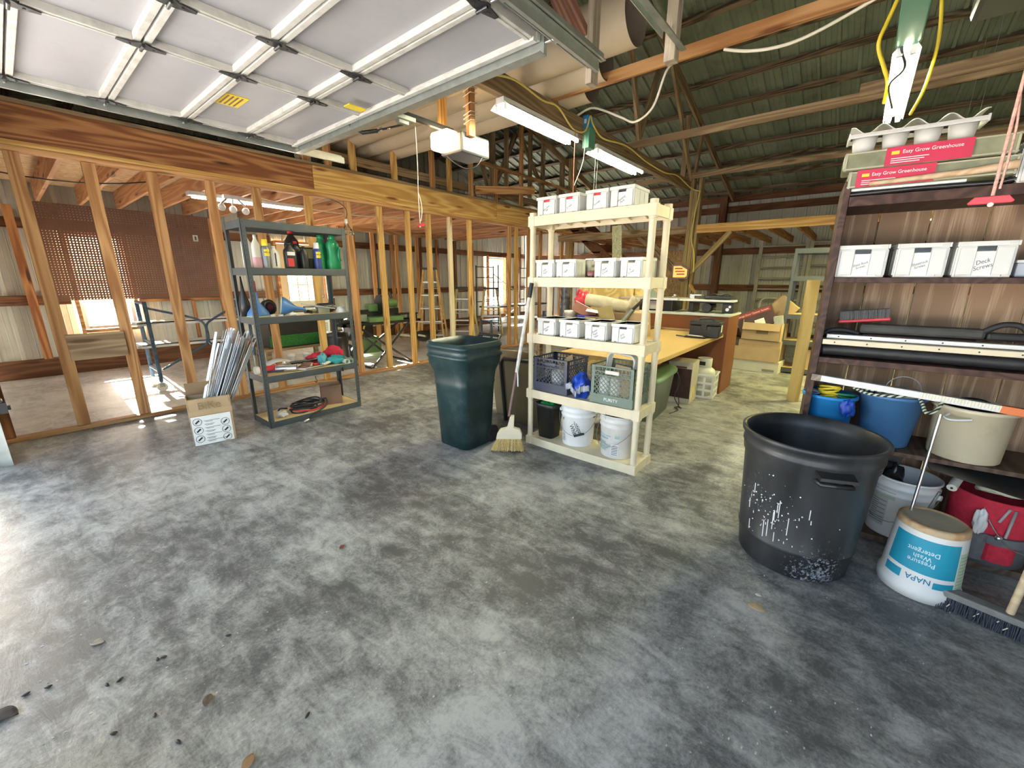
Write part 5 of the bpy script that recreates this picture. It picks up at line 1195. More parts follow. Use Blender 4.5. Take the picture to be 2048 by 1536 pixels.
for (a, b, s_, lb) in ((.024, .222, 'Sheet Rock\nScrews', 'left'), (.245, .430, 'Sheetrock\nScrews', 'middle'), (.446, .636, 'Deck\nScrews', 'right')):
    storage_bin(DS((a+b)/2, .02, dlv[3]+.001), b-a-.004, .152, .26, DR, 'white plastic bin, %s of three with handwritten papers on the planked shelf' % lb, s_, 'white bins on the planked shelf', tilt=.35, size=.028)
    o = MB().box(.05, .22, -.06, .06, .004, .10).build('screw_tray', galv_d, None, loc=DS((a+b)/2, .02, dlv[3]+.001)); o.rotation_euler = (0, 0, DR); tag(o, 'grey contents inside the %s handwritten bin of the planked shelf' % lb, 'carton')
o = thing('clear_box', 'pale translucent box at the right of the handwritten bins', 'box', DS(.78, .05, dlv[3]+.001), DR); MB().box(0, .2, -.13, .13, 0, .06).build('box_body', flat('blue_grey_plastic', (.40, .44, .50), .3), o, bev=.006); MB().box(-.004, .204, -.134, .134, .06, .072).build('lid', whitep, o, bev=.003)
# level two: brush, rails, tarp
z2 = dlv[2]+.001
o = thing('tarp_roll', 'long black rolled tarp along the front of the middle board of the planked shelf', 'tarp', DS(.50, .07, z2+.032), DR)
MB().tube([(0, .46, .0), (0, .42, .004), (.005, .0, .002), (0, -.40, .0)], .032, 14).build('roll', flat('black_tarp', (.017, .017, .018), .5, 0, .3, 20), o)
MB().tube([(.07, .46, .0), (.07, -.40, .0)], .031, 12).build('roll', flat('black_tarp2', (.02, .02, .02), .5), o)
for (s0, s1, d, z, w_, h, lb) in ((.03, .95, .02, z2+.068, .05, .026, 'cream slotted rail on the tarp roll, the lower of two'), (.045, .95, .06, z2+.097, .045, .020, 'white slotted rail, the upper of two on the planked shelf')):
    o = thing('slotted_rail', lb, 'rail', DS((s0+s1)/2, d, z), DR); L_ = s1-s0
    MB().box(-.02, w_-.02, -L_/2, L_/2, 0, h).build('rail_body', cream if w_ > .046 else whitep, o, bev=.002)
    hh = MB()
    for k in range(7): hh.cyl((-.0208, L_/2-.05-.13*k, h*.5), (-.0198, L_/2-.05-.13*k, h*.5), .0035, n=8)
    hh.build('screw_holes', ink, o)
o = thing('charcoal_molding', 'long charcoal padded strip lying behind the white rails', 'strip', DS(.41, .16, z2+.122), DR)
MB().box(-.04, .04, -.23, .23, 0, .05).build('strip', flat('charcoal_pad', (.055, .055, .05), .7, 0, .25, 10), o, bev=.015)
MB().box(-.038, .03, -.45, -.232, .0, .035).build('strap_end', blackr, o, bev=.01)
MB().tube(spline([(-.03, -.22, .04), (-.04, -.27, .075), (-.04, -.33, .07), (-.03, -.37, .02)]), .013, 8).build('strap_loop', blackr, o)
# support blocks under the padded strip keep it on the rails
lumber('spacer_block', DS(.2, .20, z2+.06), DS(.62, .20, z2+.06), .08, .118, dkst, None, 'dark block lying behind the tarp under the charcoal strip', 'block')
o = thing('scrub_brush', 'red backed brush with black bristles upright on the charcoal strip', 'brush', DS(.20, .20, z2+.178), DR, rot=(math.radians(-7), 0, DR))
MB().box(-.03, .03, -.105, .11, 0, .018).build('brush_back', redp, o, bev=.006); 
bb = MB(); rnd = random.Random(6)
for k in range(700): y = rnd.uniform(-.098, .102); x = rnd.uniform(-.027, .027); bb.bar((x, y, .016), (x+rnd.uniform(-.003, .003), y+rnd.uniform(-.003, .003), .062), .003, .003)
tag(bb.build('bristles', black, o), kind='stuff')
o = thing('dark_bag_strap', 'dark strap lying at the left behind the white rails', 'strap', DS(.10, .12, z2+.10), DR); MB().tube(spline([(0, .07, 0), (0, .04, .03), (0, -.02, .035), (0, -.08, .02)]), .012, 8).build('strap', blackr, o)
MB().box(-.03, .03, -.08, .07, -.10, -.0).build('bag', blackr, o, bev=.01)
# level one: the buckets
z1 = dlv[1]+.001
def bucket(s, d, rt, rb, h, m, label, sq=None, lip=.008):
    o = thing('bucket', label, 'bucket', DS(s, d, z1), DR)
    MB().lathe([(.0001, 0), (rb, 0), (rb+.004, .005), (rt-.003, h-.02), (rt+lip, h-.018), (rt+lip, h), (rt-.003, h), (rb-.003, .008), (.0001, .008)], 48, sq=sq).build('bucket_body', m, o)
    return o
b1 = bucket(.115, .13, .118, .098, .235, blueb, 'bright blue bucket at the left of the planked shelf, ropes inside')
b2 = bucket(.372, .145, .132, .098, .275, bluep, 'larger dusty blue bucket second from the left, rope hanging over its rim')
b3 = bucket(.672, .13, .142, .125, .262, flat('cream_bucket_plastic', (.64, .57, .40), .45, 0, .05, 4, dirt=(.42, .33, .2), dscale=4, damt=.7), 'large cream bucket with brown stain on the planked shelf')
MB().tube(spline([(-.10, .105, .225), (-.13, .125, .215), (-.155, .11, .21), (-.155, .07, .215), (-.15, .04, .22)]), .005, 8).build('handle_loop', whitep, b3)
o = thing('work_gloves', 'blue rubber glove draped over the bright blue bucket rim', 'glove', DS(.19, .045, z1+.16), DR); lump(MB(), (-.03, 0, .025), .04, sc=(.5, .8, 1), seed=51).build('cloth', flat('royal_blue', (.01, .06, .40), .5), o)
def coil(loc, r, n, rr, m, label, name='rope_coil', sq=.75, cat='rope', seed=1):
    o = thing(name, label, cat, loc, DR); rnd = random.Random(seed)
    for k in range(n):
        p1, p2 = rnd.uniform(0, 6), rnd.uniform(0, 6); R_ = r*rnd.uniform(.6, 1)
        MB().tube([(R_*sq*math.cos(a)+.15*r*math.sin(2*a+p1), R_*math.sin(a), .010*k+.3*r*math.sin(a+p2)*.5) for a in [2*math.pi*i/22 for i in range(22)]], rr, 6, closed=True).build('strand', m, o)
    return o
coil(DS(.105, .10, z1+.215), .05, 7, .006, yellow, 'yellow rope coil on top of the bright blue bucket', seed=3)
coil(DS(.175, .12, z1+.215), .05, 3, .008, flat('green_hose', (.02, .20, .10), .5), 'green hose loop on top of the bright blue bucket', seed=4)
coil(DS(.05, .12, z1+.23), .03, 2, .004, flat('pale_blue_wire', (.3, .4, .55), .5), 'pale blue wire loops at the left of the bright blue bucket', seed=9)
coil(DS(.10, .16, z1+.19), .07, 3, .010, mdark, 'dark rope heap inside the bright blue bucket', seed=14)
def rope_mat():
    m, N, L, B = nt('green_white_rope'); tc = N.new('ShaderNodeTexCoord'); w = N.new('ShaderNodeTexWave'); w.inputs['Scale'].default_value = 22; w.bands_direction = 'DIAGONAL'
    L.new(tc.outputs['Object'], w.inputs[0]); r = ramp(N, [(.4, (.015, .03, .02)), (.5, (.30, .42, .22)), (.62, (.6, .62, .5))]); L.new(w.outputs[0], r.inputs[0]); L.new(r.outputs[0], B.inputs['Base Color']); B.inputs['Roughness'].default_value = .8; return m
ropem = rope_mat()
o = thing('braided_rope', 'green and white braided rope lying over the dusty blue bucket', 'rope', DS(.36, .05, z1+.285), DR)
MB().tube(spline([(.02, .14, .0), (-.02, .08, .012), (-.0, .0, .004), (.0, -.08, .01), (-.055, -.10, -.02), (-.11, -.11, -.05), (-.115, -.14, -.03), (-.08, -.16, .0)]), .0075, 8).build('strand', ropem, o)
MB().tube(spline([(.0, .16, .01), (-.045, .10, -.004), (-.055, .0, -.0), (-.03, -.06, .012), (.02, -.10, .0)]), .0075, 8).build('strand', ropem, o)
MB().tube(spline([(.05, .06, .02), (.0, .03, .03), (-.03, -.03, .026), (.02, -.07, .02), (.06, -.02, .012)]), .0075, 8).build('strand', ropem, o)
o = thing('plastic_disc', 'white round lid inside the dusty blue bucket', 'lid', DS(.41, .16, z1+.255), DR); MB().lathe([(.0001, .03), (.10, .03), (.105, .02), (.105, .0), (.09, .0), (.0001, .01)], 32).build('lid_disc', whitep, o); MB().tube([(.0, .07*math.cos(a), .03+.075*math.sin(a)) for a in [math.pi*i/14 for i in range(15)]], .002).build('bail_wire', galv, o)
coil(DS(.67, .14, z1+.235), .08, 4, .008, mdark, 'dark tangle inside the large cream bucket', seed=23, cat='tangle', name='wire_tangle')
# long white measuring board in front
o = thing('level_board', 'long white marked board resting over the buckets, orange at its right end', 'board', DS(.0, -.012, 0), DR)
T = frame((-.005, -.012, .872), (-.008, -.86, .806)); o.location = DS(0, 0, 0)
MB().box(0, .85, -.014, .014, -.016, .016, T).build('board', whitep, o, bev=.002)
MB().box(-.001, .04, -.0145, .0145, -.0165, .0165, T).build('end_cap', old_g, o); MB().box(.70, .851, -.0145, .0145, -.0165, .0165, T).build('orange_end', flat('orange_paint', (.75, .20, .06), .5), o)
mk = MB()
for k in range(24): mk.box(.44+.011*k, .442+.011*k, -.0146, .0146, -.012+.004*(k % 3), .016, T)
mk.build('tick_mark', lime, o)
# ---------------------------------------------------------------- bottom board
z0 = dlv[0]+.001
o, q = pail(DS(.50, .13, z0), .135, .118, .33, DR-.5, 'white pail with grey label standing on the bottom board, black plastic and a rod inside', whitep)
wrapped([(-.085, -.005, .06, .23)], .1305, flat('grey_label', (.50, .51, .50), .6), o, 'label'); wrapped([(-.08, -.045 if k % 2 else -.01, .075+.012*k, .079+.012*k) for k in range(11)], .1312, inkb, o, 'label_print')
wrapped([(-.075, .02, .215, .255)], .1315, greenl, o, 'green_print'); lettering('FLOOR', .03, flat('brown_print', (.35, .2, .15), .6), o, Matrix.Rotation(-.82, 4, 'Z') @ FX(-.1285, 0, .13), name='side_print', wrap=.1285, turn=math.pi/2)
o = thing('black_sheeting', 'crumpled shiny black plastic standing in the white pail', 'plastic', DS(.46, .15, z0+.20), DR); lump(MB(), (0, .02, .05), .07, sc=(.8, .9, 1.5), seed=61).build('sheet', flat('shiny_black', (.02, .02, .022), .2, 0, .3, 20), o)
MB().box(-.004, .004, -.03, .03, 0, .22, T=TR(.03, .06, 0, .25, 0, 0)).build('board_piece', mdark, o)
o = thing('metal_rod', 'long thin metal rod leaning in the white pail against the buckets', 'rod', (0, 0, 0)); o.location = (2.50, -.352, .30)
MB().tube([(0, 0, 0), (.046, -.018, .50)], .0065, 8).build('rod', steel, o)
MB().tube([(.12, -.06, -.05), (.10, -.09, .12)], .006, 8).build('short_rod', galv, o)
o = thing('wooden_stick', 'pale end of a wooden handle sticking out beside the red tool bag', 'handle', DS(.66, .02, .43), DR); MB().tube([(-.05, .03, -.02), (.16, -.06, .05)], .019, 12).build('handle', offw, o); MB().cyl((-.051, .0305, -.02), (-.054, .0312, -.021), .005, n=8).build('end_hole', ink, o)
o = thing('metal_plate', 'thin dark metal plate sticking out under the cream bucket', 'plate', DS(.70, .03, .488), DR, rot=(math.radians(8), math.radians(-9), DR))
MB().prism([(-.10, .17), (.10, .20), (.16, -.2), (-.16, -.21), (-.14, -.12)], .003).build('plate', flat('dark_sheet_metal', (.10, .10, .10), .35, .7, .15, 8), o)
rb = thing('tool_bag', 'red and grey canvas tool bucket on the bottom board', 'tool bag', DS(.83, .13, z0), DR)
MB().lathe([(.0001, 0), (.142, 0), (.150, .155)], 40).build('grey_skirt', greyc, rb)
MB().lathe([(.150, .155), (.158, .33), (.152, .335), (.145, .16), (.135, .01), (.0001, .01)], 40).build('red_body', redc, rb)
def pocket(th, w, z0_, z1_, r0, m, name):
    mb = MB(); n = 8; v = []
    for k in range(n+1):
        a = th+(-w/2+w*k/n)/r0; rr = r0+.018*math.sin(math.pi*k/n)**.5
        v += [(-r0*math.cos(a), -r0*math.sin(a), z0_), (-rr*math.cos(a), -rr*math.sin(a), z0_+.004), (-rr*math.cos(a), -rr*math.sin(a), z1_), (-r0*math.cos(a), -r0*math.sin(a), z1_)]
    f = []
    for k in range(n):
        for q_ in range(3): f.append((k*4+q_, k*4+q_+1, k*4+5+q_, k*4+4+q_))
    return mb.add(v, f).build(name, m, rb)
pocket(.10, .11, .03, .13, .150, redc, 'red_pocket'); pocket(-.62, .12, .02, .16, .150, greyc, 'grey_pocket'); pocket(.15, .16, .12, .165, .153, greyc, 'grey_pocket')
MB().tube(spline([(-.152, .052, .24), (-.17, .03, .20), (-.175, -.01, .15), (-.172, -.05, .12), (-.16, -.09, .11)]), .0025, 6).build('bail_wire', galv_d, rb)
MB().tube([(-.158, .02, .24), (-.158, -.0, .31), (-.158, -.02, .31), (-.162, -.012, .17)], .006, 6).build('key_holder', flat('grey_strap', (.35, .33, .32), .6), rb); MB().sphere((-.166, .01, .165), .014).build('key_ring_ball', steel, rb)
lump(MB(), (-.148, .075, .22), .03, sc=(.5, .8, 1.9), seed=71).build('white_rag', whitep, rb)
c = coil(DS(.85, .12, z0+.345), .10, 4, .010, flat('pale_cord', (.58, .56, .42), .6), 'pale cable coil on top of the red tool bag', seed=33, name='cable_coil', cat='cable')
# ---------------------------------------------------------------- upside-down detergent pail
n_ = thing('detergent_pail', 'upside-down white and teal detergent pail with rusty bottom standing on the floor', 'bucket', (2.455, -.425, 0), math.radians(12)); n_.scale = (.93, .93, 1)
NR = .148
bodyw = flat('pail_dirty_white', (.66, .66, .64), .45, 0, .05, 4, dirt=(.5, .48, .38), dscale=4, damt=.5)
MB().lathe([(.0001, .02), (.10, .02), (.135, .0), (NR+.004, 0), (NR+.006, .045), (NR, .055), (NR-.004, .07), (.128, .315), (.124, .332), (.0001, .332)], 56).build('pail_body', bodyw, n_)
MB().lathe([(.1245, .305), (.129, .315), (.126, .336), (.112, .345), (.106, .338), (.0001, .338)], 56).build('rusty_base', rustw, n_)
MB().lathe([(.0001, .3385), (.104, .3385)], 40).build('dusty_disc', flat('dusty_tan', (.40, .36, .27), .7, 0, .15, 10), n_)
def cone(items, r0, r1, H, m, name, e=.0006):
    mb = MB()
    for (y0, y1, za, zb, sk) in items:
        n = max(3, int(abs(y1-y0)/.01)); v = []
        for k in range(n+1):
            t = k/n
            for z in (za+sk*t, zb):
                r = r0+(r1-r0)*z/H+e; a = (y0+(y1-y0)*t)/NR
                v.append((-r*math.cos(a), -r*math.sin(a), z))
        mb.add(v, [(2*k, 2*k+2, 2*k+3, 2*k+1) for k in range(n)])
    return mb.build(name, m, n_)
r_ = lambda z: NR-.004+(.128-(NR-.004))*(z-.07)/.245
cone([(-.20, .085, .135, .288, -.012)], r_(0), r_(.315), .315, teal, 'teal_panel')
cone([(-.20, -.12, .075, .115, .0), (.0, .085, .075, .105, -.002)], r_(0), r_(.315), .315, teal, 'teal_stripe')
cone([(.090, .155, .04, .25, 0)], r_(0), r_(.315), .315, greenl, 'pale_side_panel')
cone([(.095, .15, .07+.016*k, .074+.016*k, 0) for k in range(11)], r_(0), r_(.315), .315, flat('green_print_m', (.22, .36, .24), .6), 'side_print', e=.0011)
def ntext(s_, size, m, y, z, th=0, sx=1):
    v, f = text_pts(s_, size); out = []
    for a, b, c_ in v:
        zz = z-b; rr = r_(zz)+.0011+c_; an = (y-a*sx)/NR
        out.append((-rr*math.cos(an), -rr*math.sin(an), zz))
    MB().add(out, f).build('lettering', m, n_)
ntext('NAPA', .036, flat('napa_blue', (.01, .18, .30), .5), -.055, .100)
ntext('Pressure\nWash\nDetergent', .030, flat('label_white', (.62, .72, .72), .6), -.06, .205)
# ---------------------------------------------------------------- push broom
pb = thing('push_broom', 'dusty push broom head on the floor with wooden handle at the lower right corner', 'broom', (2.34, -.70, 0), math.radians(78))
MB().box(-.27, .27, -.012, .045, .052, .082).build('broom_block', flat('grey_block', (.16, .16, .15), .7, 0, .2, 20), pb, bev=.006)
bb = MB(); rnd = random.Random(8)
for k in range(1500):
    x = rnd.uniform(-.265, .265); y = rnd.uniform(-.008, .04); bb.bar((x, y, .055), (x+rnd.uniform(-.008, .008), y+rnd.uniform(.0, .03), .002), .0028, .0028)
tag(bb.build('bristles', flat('navy_bristle', (.03, .035, .05), .8, 0, .4, 60), pb), kind='stuff')
hb = Vector((0.02, .015, .078)); pb_inv = Matrix.Rotation(-math.radians(78), 4, 'Z')
MB().tube([hb, hb+(pb_inv @ Vector((.18, -.10, 1.15)))], .0125, 12).build('handle', wood('broom_handle_w', (.55, .42, .26), (.68, .56, .38), None), pb)
lint = MB(); rnd = random.Random(18)
for k in range(60): x = rnd.uniform(-.27, .27); y = rnd.uniform(-.03, .07); lint.bar((x, y, rnd.uniform(.003, .05)), (x+rnd.uniform(-.015, .015), y+rnd.uniform(-.01, .01), rnd.uniform(.003, .05)), .0025, .0025)
tag(lint.build('lint', offw, pb), kind='stuff')
# ---------------------------------------------------------------- big black barrel
cb = thing('barrel_bin', 'big round black rubbish barrel spattered with white paint in front of the planked shelf', 'bin', (2.352, .062, 0))
def black_barrel():
    m, N, L, B = nt('spattered_black'); tc = N.new('ShaderNodeTexCoord')
    no = N.new('ShaderNodeTexNoise'); no.inputs['Scale'].default_value = 7; no.inputs['Detail'].default_value = 8; mp = N.new('ShaderNodeMapping'); mp.inputs['Scale'].default_value = (1, 1, .3); L.new(tc.outputs['Object'], mp.inputs[0]); L.new(mp.outputs[0], no.inputs[0])
    r = ramp(N, [(.35, (.010, .011, .012)), (.7, (.048, .050, .053))]); L.new(no.outputs[0], r.inputs[0])
    # white paint spatter patch low on the front
    n2 = N.new('ShaderNodeTexNoise'); n2.inputs['Scale'].default_value = 75; n2.inputs['Detail'].default_value = 7; n2.inputs['Roughness'].default_value = .75; L.new(tc.outputs['Object'], n2.inputs[0])
    sp = N.new('ShaderNodeVectorMath'); sp.operation = 'DISTANCE'; sp.inputs[1].default_value = (-.19, -.12, .06); L.new(tc.outputs['Object'], sp.inputs[0])
    mr = N.new('ShaderNodeMapRange'); mr.inputs[1].default_value = .02; mr.inputs[2].default_value = .20; mr.inputs[3].default_value = .20; mr.inputs[4].default_value = 0; L.new(sp.outputs['Value'], mr.inputs[0])
    sp2 = N.new('ShaderNodeVectorMath'); sp2.operation = 'DISTANCE'; sp2.inputs[1].default_value = (-.20, .20, .34); L.new(tc.outputs['Object'], sp2.inputs[0])
    mr2 = N.new('ShaderNodeMapRange'); mr2.inputs[1].default_value = .02; mr2.inputs[2].default_value = .22; mr2.inputs[3].default_value = .10; mr2.inputs[4].default_value = 0; L.new(sp2.outputs['Value'], mr2.inputs[0])
    a = N.new('ShaderNodeMath'); a.operation = 'ADD'; L.new(n2.outputs[0], a.inputs[0]); L.new(mr.outputs[0], a.inputs[1])
    a2 = N.new('ShaderNodeMath'); a2.operation = 'ADD'; L.new(a.outputs[0], a2.inputs[0]); L.new(mr2.outputs[0], a2.inputs[1])
    r2_ = ramp(N, [(.66, (0, 0, 0)), (.74, (.75, .75, .75))]); L.new(a2.outputs[0], r2_.inputs[0])
    mx = N.new('ShaderNodeMix'); mx.data_type = 'RGBA'; L.new(r2_.outputs[0], mx.inputs[0]); L.new(r.outputs[0], mx.inputs[6]); mx.inputs[7].default_value = (.42, .45, .50, 1)
    L.new(mx.outputs[2], B.inputs['Base Color']); B.inputs['Roughness'].default_value = .42; return m
bbm = black_barrel()
MB().lathe([(.0001, 0), (.222, 0), (.232, .01), (.246, .135), (.250, .140), (.246, .148), (.268, .545), (.275, .55), (.279, .59), (.283, .595), (.283, .605), (.279, .61), (.282, .645), (.292, .648), (.294, .668), (.287, .672), (.275, .668), (.272, .60), (.262, .54), (.225, .03), (.0001, .02)], 72).build('barrel_body', bbm, cb)
for a in (math.radians(203), math.radians(23), ):
    T = Matrix.Rotation(a, 4, 'Z')
    g_ = MB(); g_.tube([T @ Vector((.268, -.058, .535)), T @ Vector((.315, -.058, .540)), T @ Vector((.315, .058, .540)), T @ Vector((.268, .058, .535))], .011, 8)
    g_.build('side_handle', black, cb); 
    k_ = MB(); v0 = [(.274, -.07, .575), (.330, -.07, .562), (.330, .07, .562), (.274, .07, .575), (.274, -.07, .585), (.328, -.065, .575), (.328, .065, .575), (.274, .07, .585)]
    k_.add(v0, [(0, 1, 2, 3), (7, 6, 5, 4), (0, 4, 5, 1), (1, 5, 6, 2), (2, 6, 7, 3)], T=T); k_.build('handle_hood', black, cb)
dr_ = MB(); rnd = random.Random(12)
for k in range(26):
    a = math.radians(rnd.uniform(132, 196)); z = rnd.uniform(.16, .42); L_ = rnd.choice([.008, .012, .02, .05, .09]); rr = lambda q: .2465+(.268-.246)*(q-.148)/.397
    z_b = max(.16, z-L_)
    dr_.tube([(rr(z)*math.cos(a), rr(z)*math.sin(a), z), (rr(z_b)*math.cos(a+.005), rr(z_b)*math.sin(a+.005), z_b)], .0018, 6)
for k in range(70):
    a = math.radians(rnd.gauss(160, 17)); z = min(.5, max(.16, rnd.gauss(.33, .07))); dr_.sphere((rr(z)*math.cos(a), rr(z)*math.sin(a), z), rnd.uniform(.0012, .004), 6, 4)
tag(dr_.build('paint_drip', flat('paint_white_drip', (.78, .78, .78), .6), cb), kind='stuff')
# ================================================================ WORKBENCH AREA behind the cream shelf
wbn = thing('work_table', 'large yellow topped work table with a dark brown end panel behind the cream shelf', 'table', (4.3, 2.0, 0))
MB().box(-1.18, 1.08, -.84, .0, .705, .742).build('table_top', table_ply, wbn, bev=.003)
for (x, y) in ((-1.1, -.06), (.9, -.06), (-1.1, -.5)): MB().box(x-.03, x+.03, y-.03, y+.03, 0, .705).build('leg', panel, wbn)
ct = thing('saw_counter', 'raised brown counter with a pale holed top at the end of the work table', 'counter', (5.4, 1.6, 0))
MB().box(0, .03, -.42, 1.0, .0, .94).build('front_panel', panel, ct, bev=.002)
MB().box(.03, .56, -.47, -.42, 0, .95).box(-.0, .03, -.47, -.421, 0, .95).build('end_panel', panel, ct)
tp_ = MB().box(-.01, .60, -.48, 1.0, .941, .968); tp_.build('counter_top', flat('grey_laminate', (.52, .54, .50), .4, 0, .08, 8), ct, bev=.002)
for (y, m_) in ((.52, ink), (.36, ink), (.14, card), (-.16, ink), (-.34, ink)): MB().lathe([(.0001, .969), (.055, .969)], 24, TR(.12, y, 0)).build('grommet_hole', m_, ct)
lumber('table_rail', (5.36, 1.42, .757), (5.36, 2.5, .757), .03, .028, old_w, None, 'thin strip along the back of the yellow table top', 'strip')
# tool box and tools on the table
tb = thing('tool_box', 'black plastic tool box standing on the yellow table top', 'tool box', (5.02, 1.27, .743), math.radians(4))
MB().box(-.13, .13, -.16, .15, 0, .13).build('tool_box_body', black, tb, bev=.01); MB().box(-.135, .135, -.165, .155, .132, .18).build('lid', black, tb, bev=.014)
MB().box(-.14, -.13, -.03, .03, .09, .15).build('latch', black, tb, bev=.003); MB().box(-.07, -.0, -.168, -.165, .06, .14).build('white_tag', whitep, tb); MB().tube([(0, -.08, .18), (0, -.06, .20), (0, .06, .20), (0, .08, .18)], .01, 8).build('handle', black, tb)
o = thing('caulking_gun', 'dark flat tool lying in front of the black tool box', 'tool', (4.80, 1.33, .744)); MB().box(-.02, .03, -.12, .10, 0, .018).build('body', mdark, o, bev=.004); MB().tube([(-.02, .1, .01), (.0, .16, .012), (.02, .2, .01)], .006).build('nozzle', mdark, o); MB().tube([(-.03, -.10, .025), (-.03, .06, .03)], .008).build('bar', steel, o)
# table saw and planer on the counter
sw = thing('table_saw', 'black and red bench saw with a wide pale top standing on the holed counter', 'saw', (5.72, 1.95, .969))
MB().box(-.22, .2, -.12, .35, 0, .14).build('saw_housing', black, sw, bev=.012); MB().box(-.224, -.22, .08, .18, .02, .125).build('white_label', flat('pinkish_label', (.55, .48, .46), .5), sw); MB().box(-.225, -.22, .0, .08, .02, .125).build('red_label', redp, sw)
MB().box(-.30, .26, -.2, .60, .141, .165).build('saw_top', alu, sw, bev=.003)
MB().prism([(-.12, 0), (.15, 0), (.02, .12)], .004, TR(.05, .25, .166, math.pi/2, 0, math.pi/2)).build('blade_guard', flat('smoky_guard', (.2, .22, .16), .3), sw)
MB().tube([(-.2, -.1, .17), (-.15, -.12, .21), (-.05, -.1, .2)], .012, 8).sphere((-.18, -.12, .20), .02).build('miter_knob', steel, sw)
s2 = thing('radial_saw', 'black bench tool with a grey round motor under a long pale board', 'saw', (5.74, 1.34, .969))
MB().box(-.14, .16, -.20, .32, .115, .135).build('tool_frame', mdark, s2, bev=.004); MB().box(-.14, .14, -.20, -.08, 0, .115).box(-.14, .14, .26, .32, 0, .115).build('tool_legs', black, s2, bev=.006)
MB().cyl((-.16, .10, .06), (.1, .10, .06), .055, n=24).build('motor', dark_iron, s2); MB().cyl((-.142, -.14, .045), (-.152, -.14, .045), .02, n=16).cyl((-.142, -.165, .08), (-.152, -.165, .08), .014, n=16).build('dial', steel, s2)
lumber('pale_board', (5.60, 1.86, 1.118), (5.60, 1.12, 1.118), .20, .022, whitep, None, 'long pale board lying on top of the black bench tool', 'board')
o = thing('circular_saw', 'dark power tool with wires lying on the pale board', 'tool', (5.64, 1.28, 1.131)); MB().box(-.07, .08, -.11, .20, .0, .045).build('body', mdark, o, bev=.015); MB().tube(spline([(-.05, -.1, .045), (-.04, -.05, .07), (0, .02, .05), (.02, .1, .065), (0, .16, .045)]), .006).build('wire', black, o)
o = thing('miter_fence', 'white and silver fence head lying behind on the pale board', 'tool', (5.66, 1.64, 1.131)); MB().box(-.05, .05, -.12, .02, .04, .055).box(-.02, .02, -.03, .03, 0, .04).build('body', alu, o, bev=.003); MB().cyl((-.02, .0, .055), (-.02, .0, .085), .016).build('knob', black, o)
o = thing('red_pencil', 'red striped paper lying on the pale board end', 'paper', (5.56, 1.60, 1.130)); MB().box(-.03, .03, -.08, .08, 0, .002).build('sheet', flat('pink_paper', (.62, .42, .38), .7), o)
# sign on the post
sg = thing('warning_sign', 'glowing orange and yellow faced work lamp sign hung on the centre post', 'sign', (8.02, 2.60, 1.50))
MB().prism([(-.14, -.13), (.14, -.13), (.17, -.08), (.17, .05), (.03, .14), (-.14, .14)], .06, TR(.03, 0, 0, math.pi/2, 0, -math.pi/2)).build('sign_box', flat('dull_metal_frame', (.22, .15, .14), .5, .4, .3, 10), sg, bev=.006)
MB().prism([(-.105, -.095), (.11, -.095), (.14, -.07), (.14, .04), (.02, .105), (-.105, .105)], .004, TR(-.032, 0, 0, math.pi/2, 0, -math.pi/2)).build('sign_face', sign_on, sg)
for k, (ya, yb, z) in enumerate(((-.06, .08, .05), (-.10, .07, .0), (-.10, .04, -.05))): MB().box(-.039, -.036, ya, yb, z, z+.022).build('worn_print_line', flat('sign_red%d' % k, (.55, .08, .03), .5), sg)
lumber('post_strut', (8.10, 2.42, 1.28), (8.0, 2.28, 1.12), .03, .05, pine_y, None, 'short pale strut under the glowing sign', 'strut')
wb2 = thing('side_bench', 'old bench under the heap of bags and boxes behind the cream shelf', 'bench', (4.75, 2.62, 0))
MB().box(-.45, .42, -.60, .56, .70, .742).build('bench_top', old_w, wb2)
for (x, y) in ((-.4, -.54), (.37, -.54), (-.4, .5), (.37, .5)): MB().box(x-.035, x+.035, y-.035, y+.035, 0, .70).build('leg', old_w, wb2)
# ---- pile on the bench
tz = .743
o = thing('canvas_roll', 'long rolled beige canvas lying on the heap of the work table', 'roll', (4.75, 2.35, 1.08), rot=(math.radians(8), 0, math.radians(5)))
MB().tube([(0, .30, 0), (0, .27, 0), (0, .1, .004), (0, -.15, -.004), (0, -.29, .0)], .075, 16).build('roll', stone, o); lump(MB(), (-.02, -.30, .02), .10, sc=(.8, .7, 1), seed=81).build('loose_end', stone, o)
o = thing('red_backpack', 'red bag with straps on the heap of the work table', 'bag', (4.80, 2.74, .99)); lump(MB(), (0, 0, .10), .12, sc=(.9, 1, .9), seed=83).build('bag_body', redp, o); MB().tube(spline([(-.05, .08, .18), (-.06, .03, .25), (-.05, -.03, .18)]), .014).build('strap', redp, o)
o = thing('brown_carton', 'torn brown and white carton slanting on the heap', 'carton', (4.60, 2.64, .93), rot=(math.radians(25), math.radians(10), .3)); MB().box(-.06, .06, -.16, .14, 0, .12).build('carton', flat('red_brown_carton', (.28, .11, .07), .7), o, bev=.004); MB().box(-.065, .065, -.165, .145, .12, .126).build('white_edge', whitep, o)
o = thing('drum_heap', 'dark heap of boxes under the canvas roll on the work table', 'boxes', (4.85, 2.40, tz)); MB().box(-.15, .15, -.42, .40, 0, .24).build('dark_box', cardd, o, bev=.01)
o = thing('blue_can', 'blue square tin with a white label on the work table heap', 'tin', (4.55, 2.55, tz)); MB().box(-.07, .07, -.09, .10, 0, .20).build('body', flat('deep_blue', (.02, .025, .22), .4), o, bev=.006); MB().box(-.073, -.07, -.02, .09, .03, .14).build('label', whitep, o)
o = thing('cardboard_box', 'open cardboard box beside the blue tin on the work table', 'box', (4.50, 2.36, tz), .2)
